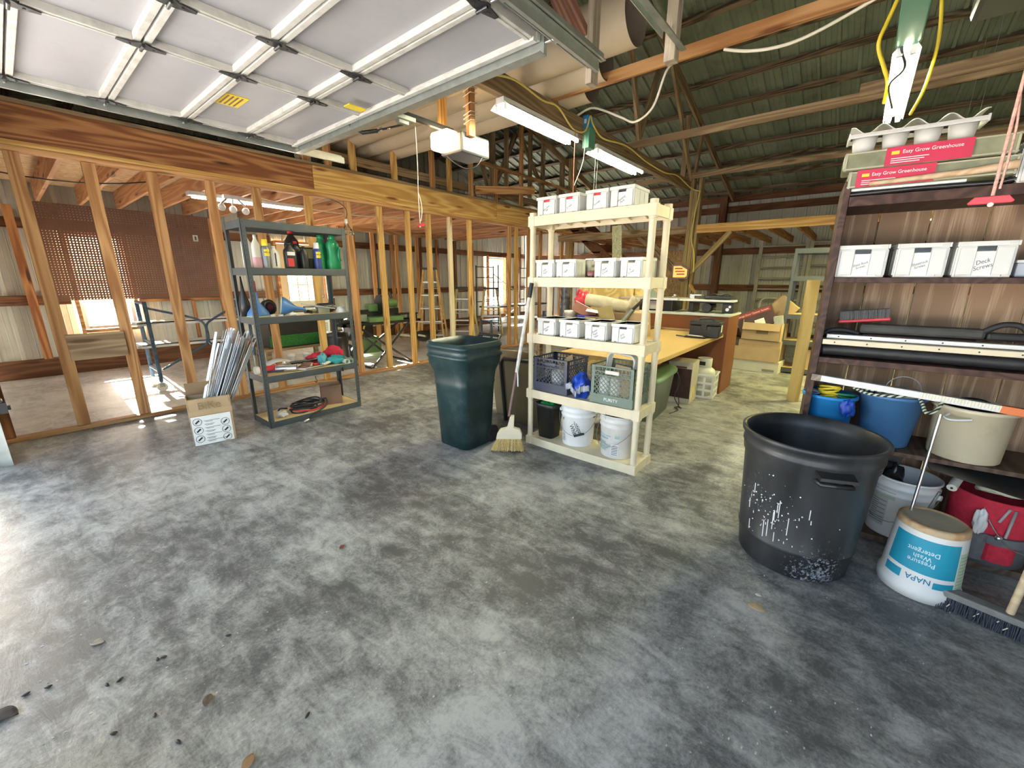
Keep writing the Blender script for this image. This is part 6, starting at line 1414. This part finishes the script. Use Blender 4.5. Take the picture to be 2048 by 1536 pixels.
MB().box(-.09, .09, -.12, .12, 0, .15).build('carton', card, o); MB().box(-.004, .0, -.12, .12, 0, .09, T=TR(-.09, 0, .15, 0, -.9, 0)).build('flap', card, o); MB().box(-.004, .0, -.09, .09, 0, .09, T=TR(0, -.12, .15, .5, 0, math.pi/2)).build('flap', card, o)
o = thing('cardboard_sheet', 'slanting tan cardboard sheet standing in the middle of the heap', 'cardboard', (4.48, 2.17, tz), rot=(math.radians(-14), math.radians(-12), .1)); MB().box(-.003, .003, -.09, .09, 0, .34).build('sheet', flat('tan_card', (.42, .33, .14), .8, 0, .12, 5), o)
o = thing('folded_card', 'pale opened box flaps on top of the heap', 'cardboard', (4.55, 2.42, .99), rot=(.15, -.1, .4)); MB().box(-.08, .08, -.14, .12, 0, .004).build('sheet', paper, o)
o = thing('yellow_box', 'small yellow box at the right of the heap on the work table', 'box', (4.45, 2.0, tz)); MB().box(-.05, .05, -.06, .06, 0, .13).build('carton', flat('dull_yellow', (.55, .50, .10), .6), o)
o = thing('heat_gun', 'dark long handled tool poking up at the right of the heap', 'tool', (4.52, 1.98, tz+.13)); MB().tube([(0, .10, .0), (0, .02, .10), (0, -.04, .17)], .028, 12).build('body', galv_d, o); MB().tube([(0, -.04, .17), (0, -.15, .28)], .018, 12).build('grip', black, o)
o = thing('cardboard_box', 'second cardboard box tilted at the right end of the heap', 'box', (4.62, 1.90, tz), -.3, rot=(0, math.radians(-8), -.3)); MB().box(-.07, .07, -.12, .11, 0, .27).build('carton', card, o)
o = thing('tin_cluster', 'white and dark small cans before the tilted box', 'can', (4.44, 1.87, tz)); MB().lathe([(.0001, 0), (.035, 0), (.035, .09), (.0001, .09)], 18, TR(0, 0, 0)).build('can_body', offw, o); MB().lathe([(.0001, .09), (.033, .09), (.03, .11), (.0001, .11)], 18).build('lid', black, o)
o = thing('plaster_pail', 'small dirty white pail at the left end of the heap', 'bucket', (4.60, 2.81, tz)); MB().lathe([(.0001, 0), (.065, 0), (.08, .20), (.085, .20), (.085, .24), (.076, .24), (.06, .01), (.0001, .01)], 24).build('pail_body', offw, o)
o = thing('wrapped_roll', 'tall shiny black wrapped roll standing on the table left end', 'roll', (4.75, 2.99, tz)); MB().lathe([(.0001, 0), (.065, 0)]+[(.065+.005*math.sin(k*2.1), .03*k+.03) for k in range(20)]+[(.05, .64), (.0001, .64)], 20).build('wrap', flat('shiny_wrap', (.045, .045, .05), .25, 0, .5, 22), o)
o = thing('shovel', 'dark long handled shovel head beside the black wrapped roll', 'shovel', (4.70, 3.24, 0)); MB().tube([(0, 0, .9), (0, 0, 1.35)], .014).build('handle', old_g, o); MB().grid(5, 6, lambda u, v: (.03*math.cos(u*3.1), -.06+.12*u, .55+.4*v)).build('blade', mdark, o, solid=.004); MB().tube([(0, 0, 0), (0, 0, .9)], .012).build('handle', old_g, o)
sp = thing('plywood_wall_panel', 'yellow plywood sheet standing behind the heap of the work table', 'plywood', (5.9, 2.9, 0))
MB().box(0, .018, -.75, .55, 0, 1.24).build('sheet', ply, sp)
lumber('plank_upright', (5.86, 2.62, 0), (5.86, 2.62, 1.36), .02, .18, ply, None, 'narrow plywood strip standing against the yellow plywood sheet', 'plywood')
o = thing('leaning_board', 'pale weathered board leaning upright behind the second tier bins', 'board', (7.2, 3.42, 1.0), rot=(math.radians(-4), 0, 0)); MB().box(0, .02, -.09, .09, -1.0, 1.30).build('board', wood('pale_green_board', (.28, .27, .17), (.45, .43, .30), None), o)
MB().box(.0, .10, -.08, .08, -1.0, -.98).build('foot', old_g, o)
# ---- stairs
stt = thing('staircase', 'unpainted wooden staircase rising to the loft behind the cream shelf', 'stairs', (8.6, 4.3, 0))
for dx in (0, .8):
    poly = []
    n = 8; run, rise = .25, .285
    P0 = (-.95, .25)
    st_ = MB().bar((dx, -1.25, .62), (dx, 1.05, 2.62), .04, .22); st_.build('stringer', girt_m, stt)
for k in range(8): MB().box(-.02, .82, -1.15+.28*k, -.87+.28*k, .70+.245*k, .735+.245*k).build('tread', joist_m, stt)
MB().box(.0, .04, -1.3, -1.2, 0, .65).box(.76, .8, -1.3, -1.2, 0, .65).build('stair_leg', girt_m, stt)
o = thing('osb_sheet', 'dark board sheet standing by the stairs', 'board', (9.8, 3.3, 0)); MB().box(0, .012, -.3, .25, 0, 2.0).build('sheet', osbm, o)
# ---- under the table
gt = thing('storage_tote', 'grey tote with a green lid on the floor behind the cream shelf', 'tote', (4.15, 1.62, 0), math.radians(5))
MB().lathe([(.0001, 0), (.30, 0), (.35, .38), (.37, .40), (.37, .42), (.35, .42), (.29, .01), (.0001, .01)], 60, Matrix.Diagonal((1.15, .72, 1, 1)), sq=7).build('tote_body', flat('grey_green_tote', (.20, .24, .19), .45), gt)
MB().lathe([(.372, .40), (.385, .405), (.385, .43), (.36, .46), (.30, .47), (.0001, .475)], 60, Matrix.Diagonal((1.15, .72, 1, 1)), sq=7).build('lid', flat('sage_lid', (.16, .30, .17), .45), gt)
o = thing('red_gas_can', 'red plastic container standing on the green lidded tote', 'can', (4.28, 1.60, .476)); MB().lathe([(.0001, 0), (.09, 0), (.10, .02), (.10, .15), (.05, .19), (.0001, .19)], 28, sq=4).build('body', redp, o); MB().tube([(0, .05, .19), (0, .03, .215), (0, -.03, .215), (0, -.05, .19)], .01).build('handle', redp, o)
o = thing('printed_carton', 'tall brown and white printed carton under the work table', 'carton', (4.86, 1.42, 0), math.radians(3))
MB().box(-.15, .16, -.13, .13, 0, .47).build('carton', flat('white_carton', (.50, .46, .38), .6, 0, .1, 5), o, bev=.003); MB().box(-.153, -.15, -.125, .125, .06, .40).build('dark_panel', flat('maroon_print', (.05, .018, .016), .5, 0, .3, 8), o); MB().box(-.12, .13, -.1325, -.13, .02, .18).build('torn_patch', flat('print_yellow', (.58, .50, .28), .6, 0, .3, 12), o)
MB().box(-.153, -.15, -.07, .09, .405, .425).build('worn_print_line', flat('maroon_text', (.22, .05, .05), .5), o)
o = thing('wire_crate', 'white plastic crate with rounded windows under the work table', 'crate', (5.22, 1.29, 0), math.radians(4))
mw = MB(); w_, d_, h_ = .30, .30, .28
for zz in (0, .085, .17, .255): mw.box(-d_/2, -d_/2+.008, -w_/2, w_/2, zz, zz+.025).box(d_/2-.008, d_/2, -w_/2, w_/2, zz, zz+.025).box(-d_/2, d_/2, -w_/2, -w_/2+.008, zz, zz+.025).box(-d_/2, d_/2, w_/2-.008, w_/2, zz, zz+.025)
for k in range(4):
    y = -w_/2+.0125+(w_-.025)*k/3; mw.box(-d_/2+.001, -d_/2+.007, y-.0125, y+.0125, 0, h_).box(d_/2-.007, d_/2-.001, y-.0125, y+.0125, 0, h_).box(y-.0125, y+.0125, -w_/2+.001, -w_/2+.007, 0, h_).box(y-.0125, y+.0125, w_/2-.007, w_/2-.001, 0, h_)
mw.box(-d_/2, d_/2, -w_/2, w_/2, 0, .006); mw.build('crate_body', whitep, o, bev=.001)
MB().box(-.158, .158, -.158, -.146, .268, .29).box(-.158, .158, .146, .158, .268, .29).box(-.158, -.146, -.146, .146, .268, .29).box(.146, .158, -.146, .146, .268, .29).build('rim', whitep, o, bev=.002)
o = thing('propane_tank', 'off-white gas cylinder sitting in the white crate', 'gas cylinder', (5.22, 1.29, .008)); tk = flat('tank_cream', (.58, .58, .48), .4, 0, .04)
MB().lathe([(.0001, 0), (.10, 0), (.125, .03), (.132, .08), (.132, .27), (.12, .315), (.08, .345), (.03, .36), (.0001, .36)], 36).build('tank_body', tk, o)
MB().lathe([(.078, .34), (.082, .345), (.082, .45), (.078, .455), (.074, .45), (.074, .345)], 32).build('collar', tk, o); MB().cyl((0, 0, .355), (0, 0, .42), .02).box(-.03, .03, -.012, .012, .40, .43).build('valve', steel, o); MB().box(-.0845, -.078, -.03, .04, .375, .42).build('collar_slot', mdark, o)
o = thing('black_cable', 'black cable hanging down beside the green lidded tote', 'cable', (4.45, 1.33, 0)); MB().tube(spline([(.05, .05, .40), (.02, .0, .3), (-.02, .03, .15), (.0, -.02, .04), (.04, -.04, .008), (.06, .01, .008), (.02, .03, .008), (-.05, -.03, .008), (-.22, .0, .006)]), .005).build('cable_run', black, o); MB().tube(spline([(.07, .04, .36), (.04, .02, .2), (.03, -.01, .06), (-.02, .0, .01)]), .005).build('cable_run', black, o)
# ---- stack of boxes and things near the far wall
st1 = thing('cardboard_box', 'white bottomed wide carton at the base of the box stack', 'box', (7.36, 1.03, 0), math.radians(-4))
MB().box(-.22, .22, -.31, .31, 0, .17).build('carton', flat('white_corrugated', (.58, .56, .46), .7, 0, .05), st1, bev=.004); MB().box(-.224, -.22, -.26, -.10, .02, .055).build('printed_strip', flat('grey_print', (.25, .23, .18), .7), st1)
MB().box(-.24, -.232, -.30, .31, .17, .375).build('front_flap', card, st1)
st2 = thing('cardboard_box', 'plain brown carton second in the box stack', 'box', (7.40, 1.03, .172), math.radians(-4)); MB().box(-.20, .20, -.28, .28, 0, .23).box(-.2, .2, -.28, .28, .23, .30).build('carton', card, st2, bev=.004)
st3 = thing('cardboard_box', 'open topped brown carton on top of the box stack, full of printed packages', 'box', (7.38, 1.02, .474), math.radians(-6)); m_ = MB(); m_.box(-.2, .2, -.26, .26, 0, .01).box(-.2, -.194, -.26, .26, 0, .26).box(.194, .2, -.26, .26, 0, .30).box(-.2, .2, -.26, -.254, 0, .26).box(-.2, .2, .254, .26, 0, .30); m_.build('carton', card, st3); MB().box(-.204, -.2, -.10, .06, .10, .19).build('stamp', flat('brown_stamp', (.2, .14, .08), .8), st3); MB().box(-.004, 0, -.25, .25, -.11, 0, T=TR(-.2, 0, .26, 0, math.radians(20), 0)).build('flap', card, st3)
o = thing('printed_package', 'dark and red printed tool package tilted in the top carton', 'package', (7.28, 1.08, .66), rot=(math.radians(-24), math.radians(6), 0)); MB().box(-.06, .06, -.24, .26, 0, .28).build('carton', flat('dark_pack', (.06, .03, .03), .5, 0, .3, 6), o, bev=.003); MB().box(-.063, -.06, -.22, .25, .20, .265).build('red_band', flat('dark_red_band', (.30, .03, .03), .5), o); MB().box(-.063, -.06, -.10, .03, .03, .12).build('white_label', paper, o)
lettering('Garage Door Opener System', .036, whiteink, o, FX(-.064, .02, .232))
o = thing('cardboard_box', 'long brown box leaning up to the right out of the top carton', 'box', (7.42, 1.05, .66), rot=(math.radians(38), 0, 0)); MB().box(-.05, .06, -.15, .15, 0, .50).build('carton', card, o, bev=.003); MB().box(-.053, -.05, .15, .165, .0, .5).build('dark_edge', cardd, o)
lettering('THIS SIDE DOWN\nOPEN HERE', .036, flat('box_print', (.2, .15, .09), .8), o, FX(-.0535, -.01, .17, math.radians(90)))
o = thing('small_device', 'small grey boxed device at the right in the top carton', 'device', (7.26, .84, .76), rot=(math.radians(-12), 0, 0)); MB().box(-.03, .03, -.06, .06, -.05, .09).build('body', flat('device_grey', (.4, .4, .36), .5), o, bev=.004)
# second grey shelf beyond
g2 = thing('steel_shelving', 'far grey steel shelf unit beside the box stack', 'shelf', (7.30, .17, 0), 0)
# long side along X here
g2.rotation_euler = (0, 0, 0)
def far_shelf(root):
    for (x, y) in ((0, .58), (0, 0), (.42, .58), (.42, 0)): MB().box(x, x+.04, y-.0, y+.04, 0, 1.80).build('post', steelg, root)
    for z in (.09, .50, .88, 1.42, 1.80):
        s_ = MB().box(0, .004, .04, .58, z-.07, z).box(.455, .46, .04, .58, z-.07, z).box(0, .46, 0, .004, z-.07, z).box(0, .46, .615, .62, z-.07, z).build('shelf_frame', steelg, root)
        MB().box(.005, .455, .006, .612, z-.018, z-.002).build('shelf_board', birch, s_)
far_shelf(g2)
o = thing('cardboard_box', 'pale carton on the lowest board of the far grey shelf', 'box', (7.36, .40, .092)); MB().box(0, .3, -.12, .12, 0, .28).build('carton', card, o, bev=.003)
# plywood sheet standing beside the planked shelf
o = thing('plywood_sheet', 'yellow plywood sheet standing on edge just left of the planked shelf', 'plywood', (5.62, .40, 0), rot=(0, math.radians(-2), math.radians(4)))
oo = MB().box(0, 1.37, -.07, .05, -.012, .012).build('sheet', ply, o); oo.matrix_local = Matrix(((0, 0, 1, 0), (0, 1, 0, 0), (1, 0, 0, 0), (0, 0, 0, 1)))
# ladders on the far wall
def flat_ladder(y0, y1, z0, z1, x, label, n=9, m=alu, lean=0.0):
    l = thing('ladder', label, 'ladder', (x, (y0+y1)/2, 0)); hw = abs(y0-y1)/2
    for s in (-1, 1): MB().box(-.03, .03, s*hw-.035, s*hw+.035, z0, z1).build('rail', m, l)
    for k in range(n): z = z0+.2+(z1-z0-.3)*k/(n-1); MB().cyl((0, -hw, z), (0, hw, z), .022, n=10).build('rung', m, l)
flat_ladder(1.88, 1.00, 0, 2.2, 11.30, 'wide aluminium ladder frame standing against the far wall', 9, ladder_m)
flat_ladder(.92, .35, 0, 2.25, 11.22, 'narrow aluminium ladder frame right of the wide one on the far wall', 9, ladder_m)
o = thing('chair', 'pale chair back seen behind the box stack at the far wall', 'chair', (10.4, 1.45, 0)); MB().box(-.2, .2, -.2, .2, .43, .47).build('seat', offw, o, bev=.01); MB().tube(spline([(.2, -.18, .45), (.22, -.18, .9), (.22, 0, .98), (.22, .18, .9), (.2, .18, .45)]), .02).build('backrest', offw, o)
for (x, y) in ((-.18, -.18), (-.18, .18), (.18, -.18), (.18, .18)): MB().cyl((x, y, 0), (x, y, .43), .018).build('leg', offw, o)
o = thing('cable', 'thin black cable lying on the floor left of the box stack', 'cable', (7.6, 1.5, .005)); MB().tube(spline([(-.6, -.1, 0), (.2, .05, 0), (.9, .0, 0), (1.3, .3, 0)]), .006).build('cable_run', black, o)
# ================================================================ SIDE ROOM
# blue scaffold frame
sc = thing('scaffold', 'blue and white steel scaffold frame on casters under the pegboard', 'scaffold', (0, 0, 0)); sc.location = (1.06, 6.5, 0)
def add(mb, name, m): return mb.build(name, m, sc, off=(1.06, 6.5, 0))
add(MB().tube([(1.06, 6.55, .12), (1.06, 6.58, 1.10)], .021, 12).tube([(1.06, 7.0, .12), (1.06, 7.02, 1.10)], .021, 12), 'upright', blueiron)
add(MB().tube([(1.06, 6.57, 1.08), (1.06, 7.01, 1.08)], .02).tube([(1.06, 6.55, .26), (1.06, 7.0, .26)], .02).tube([(1.06, 6.56, .6), (1.06, 7.0, .6)], .016), 'end_rung', blueiron)
add(MB().tube([(2.15, 6.58, .3), (2.15, 6.58, 1.1)], .021).tube([(2.15, 7.02, .3), (2.15, 7.02, 1.1)], .021).tube([(2.15, 6.58, 1.08), (2.15, 7.02, 1.08)], .02), 'upright', blueiron)
add(MB().tube([(2.15, 6.58, .3), (2.15, 6.58, .0)], .018).tube([(2.15, 7.02, .3), (2.15, 7.02, .0)], .018), 'leg', galv_d)
add(MB().tube(spline([(1.08, 6.6, 1.02), (1.45, 6.6, .90), (1.58, 6.6, .84), (1.63, 6.6, .76), (1.63, 6.6, .62), (1.60, 6.6, .52), (1.45, 6.6, .44), (1.10, 6.58, .26)]), .014, 8).tube(spline([(2.13, 6.6, 1.06), (1.95, 6.6, .97), (1.75, 6.6, .86), (1.65, 6.6, .78), (1.645, 6.6, .66), (1.66, 6.6, .52), (1.85, 6.6, .45), (2.13, 6.6, .36)]), .014, 8), 'brace', blueiron)
for (z, y) in ((.835, 6.6), (.565, 6.62)):
    add(MB().box(.96, 2.28, y+.03, y+.34, z, z+.012).box(.96, 2.28, y+.03, y+.036, z-.03, z+.012).box(.96, 2.28, y+.334, y+.34, z-.03, z+.012), 'platform', whitep)
for y in (6.55, 7.0):
    c_ = add(MB().cyl((1.06, y, .08), (1.06, y, .16), .016, n=12).box(1.035, 1.085, y-.022, y+.022, .055, .10), 'caster_fork', galv_d)
    add(MB().cyl((1.06, y-.016, .055), (1.06, y+.016, .055), .055, n=24), 'caster_wheel', offw)
# black / green bin lying, buckets, etc behind the steel shelf
o = thing('storage_chest', 'black chest with bright green mat strips beyond the steel shelf', 'chest', (2.85, 6.95, .33))
MB().box(-.40, .40, -.2, .2, -.0, .40).build('chest_body', black, o, bev=.01); 
g_ = MB()
for k in range(7): g_.box(-.41, .41, -.206, -.2, .02+.025*k, .040+.025*k)
g_.build('green_strips', turf, o)
tbw = thing('low_table', 'low wooden bench carrying the black and green chest', 'bench', (2.85, 6.95, 0)); MB().box(-.5, .5, -.26, .26, .295, .329).build('bench_top', old_w, tbw)
for (x, y) in ((-.45, -.2), (.45, -.2), (-.45, .2), (.45, .2)): MB().box(x-.03, x+.03, y-.03, y+.03, 0, .295).build('leg', old_w, tbw)
for i, x in enumerate((2.62, 2.83)):
    o = thing('dust_collector_pipe', ['left', 'right'][i]+' white capped canister standing before the low bench', 'canister', (x, 6.50, 0)); MB().lathe([(.0001, 0), (.035, 0), (.035, .22), (.05, .225), (.05, .26), (.0001, .265)], 20).build('body', whitep, o)
for i, (x, z) in enumerate(((3.72, 0), (3.74, .365))):
    o = thing('paint_bucket', ['lower', 'upper'][i]+' of two stacked white printed paint buckets near the door', 'bucket', (x, 7.75, z)); MB().lathe([(.0001, 0), (.135, 0), (.15, .31), (.0001, .31)], 32).build('bucket_body', whitep, o)
    MB().lathe([(.152, .31), (.156, .315), (.156, .355), (.148, .36), (.0001, .36)], 32).build('lid', mdark if i == 0 else whitep, o); MB().tube([(-.15*math.sin(a), -.155*math.cos(a)*-1, .25-.12*math.sin(a)) for a in [math.pi*q/12 for q in range(13)]], .003).build('bail_wire', mdark, o)
    pr = MB()
    for k in range(8): 
        a = math.radians(255+ (0)); pr.box(-.03, .05, -.1535, -.151, .06+.02*k, .07+.02*k)
    pr.build('print', inkb, o)
    lettering('SCI', .05, inkb, o, TR(.02, -.154, .26, math.pi/2, 0, 0))
lumber('propped_stick', (3.45, 7.5, .74), (3.82, 7.35, .02), .02, .02, paper, None, 'pale stick propped against the stacked paint buckets', 'stick')
o = thing('black_bin', 'rounded black bin standing beyond the right end of the steel shelf', 'bin', (3.34, 6.52, 0)); MB().lathe([(.0001, 0), (.17, 0), (.18, .04), (.21, .44), (.19, .50), (.12, .53), (.0001, .54)], 36).build('bin_body', black, o)
o = thing('pipe_stand', 'dark upright pipe stand beside the cream door', 'stand', (4.2, 8.1, 0)); MB().cyl((0, 0, 0), (0, 0, 1.0), .03).build('pipe', mdark, o); MB().box(-.1, .1, -.1, .1, 0, .02).build('foot', mdark, o)
o = thing('black_door_stop', 'tall black slab leaning by the right door jamb', 'slab', (4.38, 8.55, 0)); MB().box(-.06, .06, -.02, .02, 0, 1.9).build('slab', black, o)
# miter saw on folding stand
mw = thing('miter_saw_stand', 'black folding tool stand with crossed legs beyond the studs', 'stand', (3.86, 6.0, 0)); mw.scale = (1.15, 1.0, 1.0)
MB().box(-.62, .62, -.16, -.12, .66, .70).box(-.62, .62, .12, .16, .66, .70).box(-.62, -.58, -.16, .16, .66, .70).box(.58, .62, -.16, .16, .66, .70).build('stand_frame', mdark, mw)
MB().tube([(-.42, -.14, .66), (.32, -.30, .01)], .017, 8).build('leg', mdark, mw); MB().tube([(.42, -.14, .66), (-.32, -.30, .01)], .017, 8).build('leg', mdark, mw); MB().tube([(-.42, .14, .66), (.32, .30, .01)], .017, 8).build('leg', mdark, mw); MB().tube([(.42, .14, .66), (-.32, .30, .01)], .017, 8).build('leg', mdark, mw)
MB().tube([(-.34, -.3, .012), (-.34, .3, .012)], .015).tube([(.34, -.3, .012), (.34, .3, .012)], .015).build('foot_bar', mdark, mw)
MB().box(-.62, -.30, -.1, .12, .72, .75).box(-.62, -.58, -.1, .12, .75, .86).box(.30, .62, -.1, .12, .78, .80).box(.56, .60, -.1, .12, .70, .80).build('extension_arm', mdark, mw)
ms = thing('miter_saw', 'green and black miter saw mounted on the folding stand', 'saw', (3.90, 6.0, .70)); ms.scale = (1.25, 1.1, 1.25)
MB().box(-.26, .26, -.15, .15, 0, .06).build('saw_base', green_m, ms, bev=.01); MB().box(-.30, .30, .04, .07, .06, .15).build('fence', mdark, ms)
MB().cyl((-.03, -.02, .21), (.05, -.02, .21), .125, n=28).build('blade_guard', mdark, ms); MB().cyl((.05, -.02, .22), (.22, -.02, .22), .055, n=20).build('motor', green_m, ms); MB().box(-.16, .05, .02, .16, .12, .22).build('hinge_block', green_m, ms, bev=.02); MB().tube(spline([(.0, -.1, .28), (.0, -.22, .36), (.02, -.26, .30)]), .02).build('handle', black, ms)
MB().cyl((.02, .06, .2), (.02, .06, .42), .012).build('lift_post', mdark, ms); MB().box(-.42, -.26, -.1, .08, .02, .10).build('table_wing', galv_d, ms)
vc = thing('compressor', 'black and green wheeled machine under the miter saw stand', 'machine', (3.95, 6.75, 0))
MB().box(-.1, .32, -.14, .14, .06, .36).build('tank', green_m, vc, bev=.04); MB().box(-.22, .2, -.12, .14, .30, .62).build('motor_cover', black, vc, bev=.05); MB().tube([(-.1, -.12, .3), (.05, -.14, .70)], .015).build('yellow_handle', yellow, vc)
for s in (-1, 1): MB().cyl((-.2, s*.16-.02, .12), (-.2, s*.16+.02, .12), .12, n=24).build('wheel', blackr, vc)
lump(MB(), (-.24, 0, .56), .13, sc=(.7, .7, 1), seed=91).build('dust_bag', flat('silver_bag', (.45, .45, .47), .35, .4, .3, 20), vc)
# ladders
def aframe(x, y, w, h, spread, m, label, n=6, rz=0, tw=.55):
    l = thing('step_ladder', label, 'ladder', (x, y, 0), rz)
    for s in (-1, 1):
        MB().bar((s*w*tw/2, -.02, h), (s*w/2, -spread, 0), .03, .075).build('front_rail', m, l)
        MB().bar((s*w*tw/2, .02, h), (s*w/2*1.1, spread, 0), .03, .05).build('rear_rail', m, l)
    for k in range(1, n+1):
        t = k/(n+1); ww = w*(tw+(1-tw)*(1-t)); z = h*t; MB().box(-ww/2, ww/2, -spread*(1-t)-.05, -spread*(1-t)+.03, z-.012, z+.012).build('step', alu, l)
    for k in range(1, 4): t = k/4; ww = w*(tw+(1-tw)*(1-t)); MB().tube([(-ww/2, spread*(1-t), h*t), (ww/2, spread*(1-t), h*t)], .012).build('rear_bar', alu, l)
    MB().box(-w*tw/2-.03, w*tw/2+.03, -.07, .07, h-.01, h+.03).build('top_cap', black, l, bev=.005)
    return l
fg = wood('orange_fibreglass', (.55, .32, .12), (.68, .44, .2), None)
fy = wood('yellow_fibreglass', (.55, .45, .18), (.70, .58, .28), None)
aframe(5.75, 6.95, .55, 1.56, .62, fg, 'tall orange step ladder seen between the studs left of the pale stud', 5, math.radians(-44), .45)
aframe(6.75, 7.0, .55, 1.15, .5, fy, 'shorter yellow step ladder right of the pale stud', 4, math.radians(-50))
aframe(8.0, 7.3, .55, 1.12, .45, fy, 'farther yellow step ladder before the second window', 4, math.radians(-46))
o = thing('wheelbarrow', 'black and white wheelbarrow handles behind the green bin', 'wheelbarrow', (5.0, 6.3, 0), .5); MB().grid(10, 8, lambda u, v: (-.35+.7*u, -.22+.44*v, .36-.16*math.sin(math.pi*u)*math.sin(math.pi*v))).build('tray', mdark, o, solid=.01); MB().tube([(-.7, -.2, .42), (.4, -.05, .22)], .018).tube([(-.7, .2, .42), (.4, .05, .22)], .018).build('handle', offw, o); MB().cyl((.45, -.03, .16), (.45, .03, .16), .16, n=24).build('wheel', blackr, o); MB().tube([(-.1, -.15, .3), (-.15, -.18, 0)], .014).tube([(-.1, .15, .3), (-.15, .18, 0)], .014).build('leg', mdark, o)
# far scaffold near window two
s3 = thing('scaffold_tower', 'thin dark scaffold tower with planks before the second window', 'scaffold', (0, 0, 0)); s3.location = (9.0, 8.0, 0)
def ad3(mb, n, m): return mb.build(n, m, s3, off=(9.0, 8.0, 0))
for x in (8.3, 9.0, 10.2, 10.9): ad3(MB().tube([(x, 8.1, 0), (x, 8.1, 1.72)], .016), 'upright', mdark); ad3(MB().tube([(x, 7.3, 0), (x, 7.3, 1.72)], .016), 'upright', mdark)
for (a, b) in ((8.3, 9.0), (10.2, 10.9)):
    for z in (.35, .75, 1.1, 1.4, 1.68): ad3(MB().tube([(a, 8.1, z), (b, 8.1, z)], .013), 'rung', mdark)
ad3(MB().tube([(9.0, 8.1, 1.5), (10.2, 8.1, .9)], .012).tube([(9.0, 8.1, .05), (10.2, 8.1, .55)], .012), 'brace', galv_d)
ad3(MB().box(8.3, 10.9, 7.5, 8.0, .60, .64), 'platform', dark_iron); ad3(MB().box(8.3, 10.9, 7.3, 8.08, .22, .25), 'platform', galv)
for k, (x, ww) in enumerate(((6.4, .07), (7.1, .05))):
    lumber('stored_board', (x, 8.4, 0), (x+.05, 8.62, 1.35), ww, .03, old_g, None, ['grey board standing against the window wall behind the ladders', 'second grey board standing against the window wall behind the ladders'][k], 'board')
# ================================================================ SMALL THINGS ON THE FLOOR
rnd = random.Random(77)
leafm = flat('dry_leaf', (.14, .09, .06), .8, 0, .3, 40); seedm = flat('dark_seed', (.03, .025, .025), .6)
def leaf(x, y, L, a, m, label, name='dry_leaf', cat='leaf'):
    w = L*.32; v = []
    for i in range(9):
        t = i/8; ww = w*math.sin(math.pi*t)**.8; v += [(-L/2+L*t, -ww, .004+.3*ww), (-L/2+L*t, 0, .002), (-L/2+L*t, ww, .004+.25*ww)]
    f = []
    for i in range(8): f += [(3*i, 3*i+3, 3*i+4, 3*i+1), (3*i+1, 3*i+4, 3*i+5, 3*i+2)]
    o = MB().add(v, f, True).build(name, m, loc=(x, y, .001), solid=.001); o.rotation_euler = (0, 0, a); return tag(o, label, cat)
def gp(px, py):
    d = ((px-1024)/821)*r2 - ((py-768)/821)*u2 + fwd; t = -EYE/d.z; return d.x*t, d.y*t
for (px, py, L, m, lb, nm, cat) in ((195, 1287, .05, flat('pale_leaf', (.32, .28, .22), .8), 'pale curled leaf on the floor at the left', 'dry_leaf', 'leaf'), (416, 1402, .045, leafm, 'small brown leaf on the floor below the middle left', 'dry_leaf', 'leaf'), (497, 1527, .05, flat('tan_leaf', (.34, .2, .1), .8), 'tan leaf at the bottom edge of the picture', 'dry_leaf', 'leaf'),
        (4, 1435, .09, flat('dark_leaf', (.03, .025, .02), .8), 'dark spiky leaf at the left edge of the floor', 'dry_leaf', 'leaf'), (684, 1095, .035, flat('red_bit', (.25, .05, .05), .7), 'tiny red scrap in the middle of the floor', 'scrap', 'scrap'), (1512, 1217, .07, flat('tan_nozzle', (.62, .48, .3), .6), 'small tan scrap on the floor before the black barrel', 'scrap', 'scrap'), (1516, 1192, .025, paper, 'tiny white flake above the tan scrap', 'flake', 'flake')):
    x, y = gp(px, py); leaf(x, y, L, rnd.uniform(0, 3), m, lb, nm, cat)
for i, (px, py) in enumerate(((214, 1371), (240, 1361), (357, 1485), (310, 1432), (457, 1272), (52, 1390), (97, 1375), (615, 1432), (228, 1468), (315, 1320), (328, 1315))):
    x, y = gp(px, py); o = MB().sphere((0, 0, .004), .0075, 8, 6, (1.5, .7, .5)).build('seed', seedm, loc=(x, y, 0)); o.rotation_euler = (0, 0, rnd.uniform(0, 3)); tag(o, 'small dark seed or crumb on the bare concrete at the lower left', 'crumb', 'crumbs on the floor')
lit = MB()
for k in range(160):
    x, y = gp(rnd.uniform(40, 1900), 870+rnd.random()**.8*640); s_ = rnd.uniform(.0012, .004)
    lit.box(x-s_, x+s_, y-s_*.6, y+s_*.6, 0, .0015)
tag(lit.build('floor_grit', flat('pale_grit', (.5, .5, .48), .8)), 'pale grit scattered over the concrete floor', 'grit', kind='stuff')
